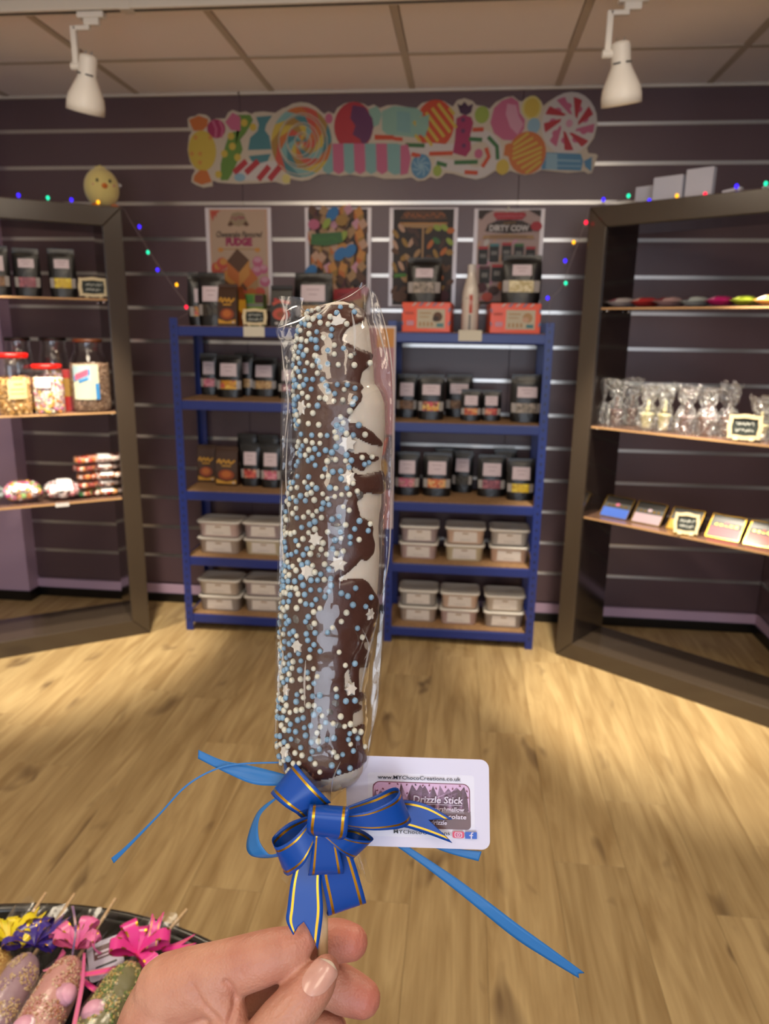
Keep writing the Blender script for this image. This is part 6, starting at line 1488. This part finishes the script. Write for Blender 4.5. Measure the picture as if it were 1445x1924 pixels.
def limb(pts, n=18, sub=8):
    """tapering limb through (px, py, z, radius px) points, rounded ends; flat = squash along the view axis"""
    P_ = cr(pts, sub*(len(pts)-1)+1); c_ = [fg(x, y, z) for x, y, z, r in P_]; rad = [r*z/FPX for x, y, z, r in P_]
    d0 = (c_[0]-c_[1]).normalized(); d1 = (c_[-1]-c_[-2]).normalized(); C_ = []; R_ = []
    for k in (3, 2, 1): a = k/3*PI/2*0.96; C_.append(c_[0]+d0*rad[0]*math.sin(a)); R_.append(rad[0]*math.cos(a))
    C_ += c_; R_ += rad
    for k in (1, 2, 3): a = k/3*PI/2*0.96; C_.append(c_[-1]+d1*rad[-1]*math.sin(a)); R_.append(rad[-1]*math.cos(a))
    hm.tube(C_, R_, n)
# index finger (behind the ribbon tail, its side to the viewer)
limb([(318,1862,.392,66),(380,1842,.388,62),(440,1818,.385,52),(500,1799,.383,48),(545,1782,.383,41),(574,1757,.385,27),(579,1742,.386,20)])
# middle and ring fingers curling round behind the stick
limb([(340,1900,.405,56),(430,1880,.408,45),(520,1830,.410,42),(590,1780,.411,40),(630,1768,.411,39),(658,1770,.409,34)])
limb([(350,1960,.412,54),(450,1935,.418,44),(540,1870,.420,41),(610,1848,.416,41),(650,1862,.413,41),(680,1875,.410,36)])
limb([(370,2030,.416,50),(470,2000,.420,40),(560,1950,.420,37),(620,1935,.417,33)])
# thumb in front, nail to the viewer
limb([(612,1822,.374,27),(597,1843,.373,37),(570,1876,.371,43),(530,1920,.368,47),(480,1985,.365,52),(410,2060,.364,62),(330,2130,.366,72)])
# back of the hand, palm, wrist and forearm
limb([(322,1868,.394,68),(300,1925,.392,78),(290,2000,.390,90),(270,2110,.385,98),(220,2230,.375,95)])
limb([(395,1905,.388,46),(385,1970,.384,66),(350,2060,.380,84),(300,2150,.378,96)])
limb([(350,1930,.405,62),(330,2020,.405,80),(300,2130,.398,90)])
limb([(405,1868,.380,40),(430,1902,.377,34),(425,1960,.374,46),(400,2030,.370,60)])
limb([(285,2120,.385,98),(215,2260,.368,92),(100,2480,.345,96),(-60,2800,.315,108),(-180,3050,.295,118)])
tmp = hm.build('hand_tmp', SKIN)
rm = tmp.modifiers.new('r', 'REMESH'); rm.mode = 'VOXEL'; rm.voxel_size = 0.0011; rm.use_smooth_shade = True
smo = tmp.modifiers.new('s', 'SMOOTH'); smo.factor = 0.5; smo.iterations = 9
bpy.context.view_layer.update()
me = bpy.data.meshes.new_from_object(tmp.evaluated_get(bpy.context.evaluated_depsgraph_get()))
bpy.data.objects.remove(tmp)
# creases pressed into the skin, and redder fingertips
k8 = lambda x, y: (x/2.58+200, y/2.58+1640)
CREASE = [([k8(575,530),k8(600,555),k8(620,590),k8(626,640),k8(606,700),k8(590,733)], 6, 0.0020), ([k8(415,545),k8(455,620),k8(520,690),k8(560,733)], 5, 0.0011), ([k8(400,590),k8(470,650),k8(520,700)], 3, 0.0005), ([k8(845,330),k8(855,370),k8(850,410)], 3, 0.0005),
          ([k8(640,470),k8(660,500)], 3, 0.0004), ([k8(900,600),k8(860,650),k8(820,700)], 3, 0.0004), ([k8(930,640),k8(890,690),k8(860,733)], 3, 0.0004), ([k8(870,580),k8(800,650)], 3, 0.0003)]
ns = [v.normal.copy() for v in me.vertices]; flush = []
TIPS = [(600, 1830, 75, 0.25), (660, 1770, 60, 0.75), (690, 1880, 60, 0.75), (575, 1755, 50, 0.45), (480, 1830, 60, 0.2), (330, 1850, 60, 0.05)]
for v, n in zip(me.vertices, ns):
    x, y, z = project(v.co); d = 0.0
    if n.dot(FW) < 0.1 and z < 0.41:
        for L_, wd, dep in CREASE:
            best = 1e9
            for (ax, ay), (bx, by) in zip(L_, L_[1:]):
                dx, dy = bx-ax, by-ay; q = max(0, min(1, ((x-ax)*dx+(y-ay)*dy)/(dx*dx+dy*dy))); best = min(best, math.hypot(x-ax-q*dx, y-ay-q*dy))
            if best < wd*3: d += dep*math.exp(-(best/wd)**2)
    v.co -= n*d
    f_ = 0.0
    for tx, ty, tr_, amt in TIPS:
        q = math.hypot(x-tx, y-ty)/tr_
        if q < 1.6: f_ = max(f_, amt*math.exp(-q*q))
    flush.append(min(1, f_+min(0.3, d*90)))
at_ = me.attributes.new('flush', 'FLOAT', 'POINT'); at_.data.foreach_set('value', flush)
me.polygons.foreach_set('use_smooth', [True]*len(me.polygons))
HO = fg(300, 2130, .385)
hand = thing('person', 'bare left hand pinching the wooden stick between thumb and index finger', 'person', tuple(HO))
me.transform(Matrix.Translation(-HO))
ho = bpy.data.objects.new('hand', me); COL.objects.link(ho); ho.parent = hand
ho.location = (0, 0, 0)
# nails: thumb nail facing the viewer, index nail edge
from mathutils.bvhtree import BVHTree
bvh = BVHTree.FromPolygons([v.co+HO for v in me.vertices], [tuple(p.vertices) for p in me.polygons])
def on_hand(px, py):
    r = ray(px, py).normalized(); loc, nrm_, i, d = bvh.ray_cast(CAMP, r, 2.0); return loc, nrm_
NAIL = M('nail', '#cf9f90', 0.25, spec=0.55, coat=0.3, sss=0.1); NTIP = M('nail_edge', '#d9c6ad', 0.4)
def nail(cx, cy, ux, uy, ln, wd, nm='nail'):
    mb = MB(); vs = []; n1, n2 = 14, 10; d = math.hypot(ux, uy); ux, uy = ux/d, uy/d; last = None
    for j in range(n1+1):
        t_ = -1+2*j/n1; w_ = wd*(1-max(0, t_)**6*0.55-max(0, -t_)**3*0.45)
        for i in range(n2+1):
            s_ = -1+2*i/n2
            e = 0.12*ln*(1-s_*s_)*(1 if t_ > 0 else -1)*abs(t_)
            px, py = cx+ux*(ln*t_+e)-uy*w_*s_, cy+uy*(ln*t_+e)+ux*w_*s_
            loc, nr = on_hand(px, py)
            if loc is None or (loc-CAMP).dot(FW) > 0.40: p = last
            else: p = loc-FW*(0.0006*(1-abs(s_)**4*0.9)*(1 if t_ < 0.8 else 1.15))+nr*0.0002; last = p
            vs.append(p-HO)
    fs = []; mi = []
    for j in range(n1):
        for i in range(n2): 
            k = j*(n2+1)+i; mb.f.append((k, k+1, k+n2+2, k+n2+1)); mb.m.append(1 if j >= n1-1 else 0)
    mb.v = vs; o = mb.build(nm, [NAIL, NTIP], ho, True); return o
nail(600, 1836, 0.60, -0.80, 34, 26)
# index nail seen edge-on above the fingertip
mb = MB(); q = []
for i in range(9):
    a = -0.9+1.8*i/8
    for k in range(2): q.append(fg(573+9*math.sin(a)+k*2, 1735-21*math.cos(a*0.8)*(1-0.0*k)+k*16, .3868-0.0014*math.cos(a)+0.0002*k)-HO)
mb.add(q, [(2*i, 2*i+1, 2*i+3, 2*i+2) for i in range(8)]); o = mb.build('nail', NTIP, ho, True)
so = o.modifiers.new('t', 'SOLIDIFY'); so.thickness = 0.0006

# ------------------------------------------------------------------ black round table with wrapped sticks
TZ = 0.62
def tz(px, py, dz=0.0): return atZ(px, py, TZ+dz)
e = [tz(0, 1695), tz(250, 1712), tz(605, 1920)]
ax, ay, bx_, by_, cx_, cy2 = e[0].x, e[0].y, e[1].x, e[1].y, e[2].x, e[2].y
dd = 2*(ax*(by_-cy2)+bx_*(cy2-ay)+cx_*(ay-by_)); ux = ((ax*ax+ay*ay)*(by_-cy2)+(bx_*bx_+by_*by_)*(cy2-ay)+(cx_*cx_+cy2*cy2)*(ay-by_))/dd; uy = ((ax*ax+ay*ay)*(cx_-bx_)+(bx_*bx_+by_*by_)*(ax-cx_)+(cx_*cx_+cy2*cy2)*(bx_-ax))/dd
TR = math.hypot(e[1].x-ux, e[1].y-uy)
tb = thing('round_table', 'round black glossy display table with a raised rim at the lower left', 'table', (ux, uy, 0))
TBK = M('table_black', '#14130f', 0.25, spec=0.5, coat=0.3, bump=(15, 0.0005)); RIM = M('table_rim', '#2a271f', 0.22, spec=0.6, coat=0.4)
mb = MB(); mb.lathe([(0, TZ-0.03), (TR-0.01, TZ-0.03), (TR-0.004, TZ-0.02), (TR-0.004, TZ-0.008), (TR-0.012, TZ-0.006), (0, TZ-0.006)], 96); mb.build('table_top', TBK, tb, True)
mb = MB(); mb.lathe([(TR-0.011, TZ-0.006), (TR-0.009, TZ-0.001), (TR-0.006, TZ), (TR-0.002, TZ-0.001), (TR, TZ-0.006), (TR, TZ-0.030), (TR-0.004, TZ-0.032)], 96); mb.build('rim', RIM, tb, True)
mb = MB(); mb.lathe([(0.045, 0.03), (0.045, TZ-0.03)], 24); mb.build('pedestal', TBK, tb, True)
mb = MB(); mb.lathe([(0, 0.0), (0.28, 0.0), (0.28, 0.012), (0.08, 0.03), (0, 0.032)], 48); mb.build('base', TBK, tb, True)
TS = TZ-0.006
FILM2 = film_mat('tray_film', (0.95, 0.96, 0.97), 0.22, 0.07, 0.6, 0.0015, 60)
def treat(label, neck, tail, skew_end, rad, bodym, gm, pinkm, bowm, goldm, loops, seed, tails=(), tagc=None):
    """wrapped stick lying on the table: neck and tail pixels of the body's axis, skewer end pixel"""
    n0 = tz(*neck, rad); t0 = tz(*tail, rad); ax = (t0-n0).normalized(); ln = (t0-n0).length
    root = thing('wrapped_treat', label, 'sweet stick', (n0.x, n0.y, TS), 0, 'wrapped sweet sticks on the black table'); O = root.location.copy()
    n0 = n0.copy(); n0.z = TS+rad+0.002; ax.z = 0; ax.normalize(); sd = V((-ax.y, ax.x, 0)); up = V((0, 0, 1)); r = random.Random(seed)
    prof = [(0, 0.3), (0.006, 0.62), (0.018, 0.9), (0.035, 1.0), (0.07, 1.03), (0.11, 0.98), (0.15, 1.02), (ln-0.012, 0.97), (ln, 0.6)] if ln > 0.17 else [(0, 0.3), (0.006, 0.62), (0.018, 0.9), (0.035, 1.0), (0.07, 1.03), (max(0.09, ln-0.012), 0.97), (max(0.1, ln), 0.6)]
    rings = []; pc = cr(prof, 26)
    for a_, k in pc: rings.append([n0+ax*a_+(sd*math.cos(2*PI*j/24)+up*math.sin(2*PI*j/24))*rad*k*(1+0.04*noise.noise(V((a_*60, j*0.6, seed))))-O for j in range(24)])
    mb = MB(); mb.loft(rings); mb.build('marshmallow', bodym, root, True)
    mb = MB(); L = prof[-1][0]
    for i in range(1300):
        a_ = r.uniform(0.004, min(L-0.005, 0.2)); th = r.uniform(0.1, PI-0.1)+r.uniform(-.4, .4); k = lerp(prof, a_)
        if noise.noise(V((a_*45, th*1.3, seed*3.0))) < -0.12: continue
        s_ = r.uniform(0.0010, 0.0017); mb.sphere(n0+ax*a_+(sd*math.cos(th)+up*math.sin(th))*(rad*k*1.02)-O, s_, 6, 4, r.randrange(len(gm)))
    q = mb.build('sprinkles', gm, root); q['kind'] = 'stuff'
    if pinkm:
        for a_, th, w_ in pinkm[1]:
            mb = MB(); c_ = n0+ax*a_+(sd*math.cos(th)+up*math.sin(th))*rad*0.86-O; mb.sphere(c_, w_, 14, 10, sc=(1, 1, 0.7)); mb.build('sugar_lump', pinkm[0], root, True)
    rings = []
    for a_, k in [(-0.012, 0.35)]+pc+[(L+0.01, 0.55)]: rings.append([n0+ax*a_+(sd*math.cos(2*PI*j/30)*1.14+up*math.sin(2*PI*j/30)*1.07)*(rad*k+0.001+0.0022*abs(noise.noise(V((a_*70, j*0.9, seed+2)))))-O for j in range(30)])
    mb = MB(); mb.loft(rings, 0, True, False); mb.v = [V((v.x, v.y, max(v.z, 0.0008))) for v in mb.v]; mb.build('film', FILM2, root, True)
    # frilled film beyond the tie
    mb = MB(); vs = []; N = 22
    for i in range(N+1):
        an = 2*PI*i/N; w0 = rad*0.3; w1 = rad*(0.95+0.35*r.random()); vs += [n0-ax*0.012+(sd*math.cos(an)+up*math.sin(an))*w0-O, n0-ax*(0.05+0.025*r.random())+(sd*math.cos(an)*w1*1.2+up*(math.sin(an)*w1*0.75))-O]
    for v in vs: v.z = max(v.z, 0.0008)
    mb.add(vs, [(2*i, 2*i+1, 2*i+3, 2*i+2) for i in range(N)]); mb.build('film_frill', FILM2, root, True)
    # skewer
    se = tz(skew_end[0], skew_end[1], rad*1.3); st = n0+ax*0.01
    mb = MB(); mb.tube([st-O, se-O], 0.0022, 8); mb.build('wooden_stick', WOOD, root, True)
    # bow: loops fanned round the tie
    K_ = n0-ax*0.010+up*rad*0.45
    for (an, el, le, wd) in loops:
        d = (-ax*math.cos(an)+sd*math.sin(an))*math.cos(el)+up*math.sin(el); s_ = d.cross(up).normalized() if abs(d.z) < 0.95 else sd; nn = s_.cross(d).normalized()
        mb = MB(); pts = [(0, 0), (0.35, 0.16), (0.75, 0.24), (1.0, 0.10), (1.0, -0.06), (0.75, -0.12), (0.35, -0.06), (0, 0)]; pc2 = cr(pts, 16); vs = []
        for a_, b_ in pc2: c_ = K_+d*le*a_+nn*le*b_; vs += [c_-s_*wd/2*(0.4+0.6*a_)-O, c_-s_*wd/2*(0.4+0.6*a_)*0.7-O, c_+s_*wd/2*(0.4+0.6*a_)*0.7-O, c_+s_*wd/2*(0.4+0.6*a_)-O]
        for k_ in range(15):
            for j in range(3): mb.f.append((4*k_+j, 4*k_+j+1, 4*k_+j+5, 4*k_+j+4)); mb.m.append(0 if j == 1 else 1 if (k_+j) % 3 == 0 else 0)
        for v in vs: v.z = max(v.z, 0.001)
        mb.v = vs; mb.build('bow_loop', [bowm, goldm], root, True)
    for A, B, nt_ in tails:
        z0 = rad*2.0; a2 = cr([tuple(tz(x, y, h)) for x, y, h in A], 18); b2 = cr([tuple(tz(x, y, h)) for x, y, h in B], 18); mb = MB(); vs = []; cs = [0, .12, .2, .5, .8, .88, 1]
        for i in range(18):
            for c_ in cs:
                k = i*(1-nt_*(1-abs(2*c_-1))); i0 = min(int(k), 16); q_ = k-i0; vs.append(V(a2[i0]).lerp(V(a2[i0+1]), q_).lerp(V(b2[i0]).lerp(V(b2[i0+1]), q_), c_)-O)
        for i in range(17):
            for j in range(6): mb.f.append((i*7+j, i*7+7+j, i*7+8+j, i*7+j+1)); mb.m.append(1 if j in (1, 4) and goldm is not bowm else 0)
        for v in vs: v.z = max(v.z, 0.001)
        mb.v = vs; mb.build('bow_tail', [bowm, goldm], root, True)
    return root
def rb_(n, c_): return M('bow_'+n, c_, 0.3, spec=0.6, coat=0.3)
cb = lambda n, c_: M('crumb_'+n, c_, 0.5)
fan = lambda k, le, wd, sd_: [(-1.9+3.8*i/(k-1)+random.Random(sd_+i).uniform(-.2, .2), random.Random(sd_*3+i).uniform(0.1, 0.7), le*random.Random(sd_*5+i).uniform(0.65, 1.0), wd) for i in range(k)]
treat('wrapped stick with a yellow bow at the left picture edge on the black table', (8, 1786), (-90, 1935), (86, 1678), 0.0205, cb('gold', '#c49a5a'), [cb('y1', '#d8b870'), cb('y2', '#b98a4a')], None, rb_('yellow', '#e3cf24'), GLD, fan(8, 0.036, 0.013, 2), 2,
      [([(20,1765,.03),(45,1735,.035),(75,1702,.04)], [(32,1772,.03),(62,1745,.035),(88,1712,.04)], 0.35), ([(6,1760,.03),(0,1735,.04),(-4,1722,.045)], [(20,1760,.03),(18,1735,.04),(14,1728,.045)], 0.3)])
treat('wrapped stick with a purple bow, second from left on the black table', (58, 1795), (-40, 1960), (140, 1680), 0.0205, cb('lilac', '#a98a96'), [cb('l1', '#c9a878'), cb('l2', '#b08f9c'), cb('l3', '#d6bd96')], None, rb_('purple', '#3c2a86'), GLD, fan(10, 0.036, 0.011, 3), 3,
      [([(70,1775,.03),(95,1740,.04),(122,1715,.045)], [(82,1780,.03),(106,1748,.04),(134,1722,.045)], 0.3), ([(134,1795,.03),(140,1745,.05),(134,1702,.055)], [(138,1795,.03),(144,1745,.05),(139,1702,.055)], 0.0)])
treat('wrapped stick with a pale pink bow, third from left on the black table', (140, 1802), (35, 1990), (217, 1689), 0.0225, cb('pink', '#d29a94'), [cb('p1', '#d8b49a'), cb('p2', '#c98a80'), cb('p3', '#e0c4a4'), cb('p4', '#b8805c')], (M('candy_pink', '#d8a0b8', 0.4), [(0.055, 0.7, 0.014), (0.10, 1.8, 0.013)]), rb_('pink', '#e26fa6'), GLD, fan(9, 0.040, 0.013, 5), 5,
      [([(160,1780,.035),(168,1752,.05),(176,1745,.055),(172,1775,.045),(186,1794,.03)], [(166,1784,.035),(174,1756,.05),(182,1749,.055),(178,1779,.045),(193,1790,.03)], 0.0), ([(156,1790,.035),(150,1850,.045),(134,1930,.05)], [(161,1790,.035),(158,1850,.045),(143,1930,.05)], 0.0), ([(118,1782,.03),(100,1812,.03),(80,1823,.03)], [(124,1790,.03),(106,1818,.03),(82,1826,.03)], 0.0)])
treat('wrapped stick with a hot pink bow and green sprinkles beside the hand', (252, 1812), (150, 1990), (351, 1709), 0.0225, cb('green', '#7c7850'), [cb('g1', '#6f8a44'), cb('g2', '#c9a85c'), cb('g3', '#8fa060'), cb('g4', '#d8c48a')], (M('candy_pink', '#d8a0b8', 0.4), [(0.075, 1.9, 0.013), (0.105, 1.2, 0.014)]), rb_('hotpink', '#e23a96'), GLD, fan(8, 0.042, 0.019, 8), 8,
      [([(272,1785,.03),(280,1745,.05),(286,1716,.06)], [(296,1785,.03),(300,1745,.05),(309,1712,.06)], 0.35), ([(300,1778,.03),(330,1772,.035),(368,1754,.04)], [(305,1788,.03),(335,1786,.035),(370,1772,.04)], 0.4), ([(150,1828,.03),(180,1822,.03),(230,1812,.03)], [(152,1836,.03),(184,1832,.03),(232,1822,.03)], 0.0), ([(160,1838,.02),(178,1852,.02),(196,1862,.02)], [(156,1848,.02),(172,1862,.02),(186,1868,.02)], 0.0)])
# small white tag card lying between the pink sticks
q = [tz(188, 1800, .012), tz(222, 1770, .012), tz(238, 1778, .018), tz(215, 1850, .02), tz(160, 1830, .012)]
t = thing('tag_card', 'small white tag card with brown print between the pink bows on the table', 'card', tuple(tz(200, 1815, .0)))
TO = t.location.copy(); s = Sheet((0, 0, 0.012), (0.034, 0.020, 0.004), (-0.028, 0.046, 0.004), 0.0002)
s.rrect(-0.5, 0.5, -0.5, 0.5, 0.12, CRD); s.rect(-0.32, 0.32, 0.02, 0.36, BRN); s.rect(-0.28, 0.28, 0.16, 0.22, TXT); s.rect(-0.22, 0.22, 0.06, 0.10, TXT); s.rect(-0.3, 0.3, -0.2, -0.16, INK); o = s.build('card', t)
so = o.modifiers.new('t', 'SOLIDIFY'); so.thickness = 0.0001
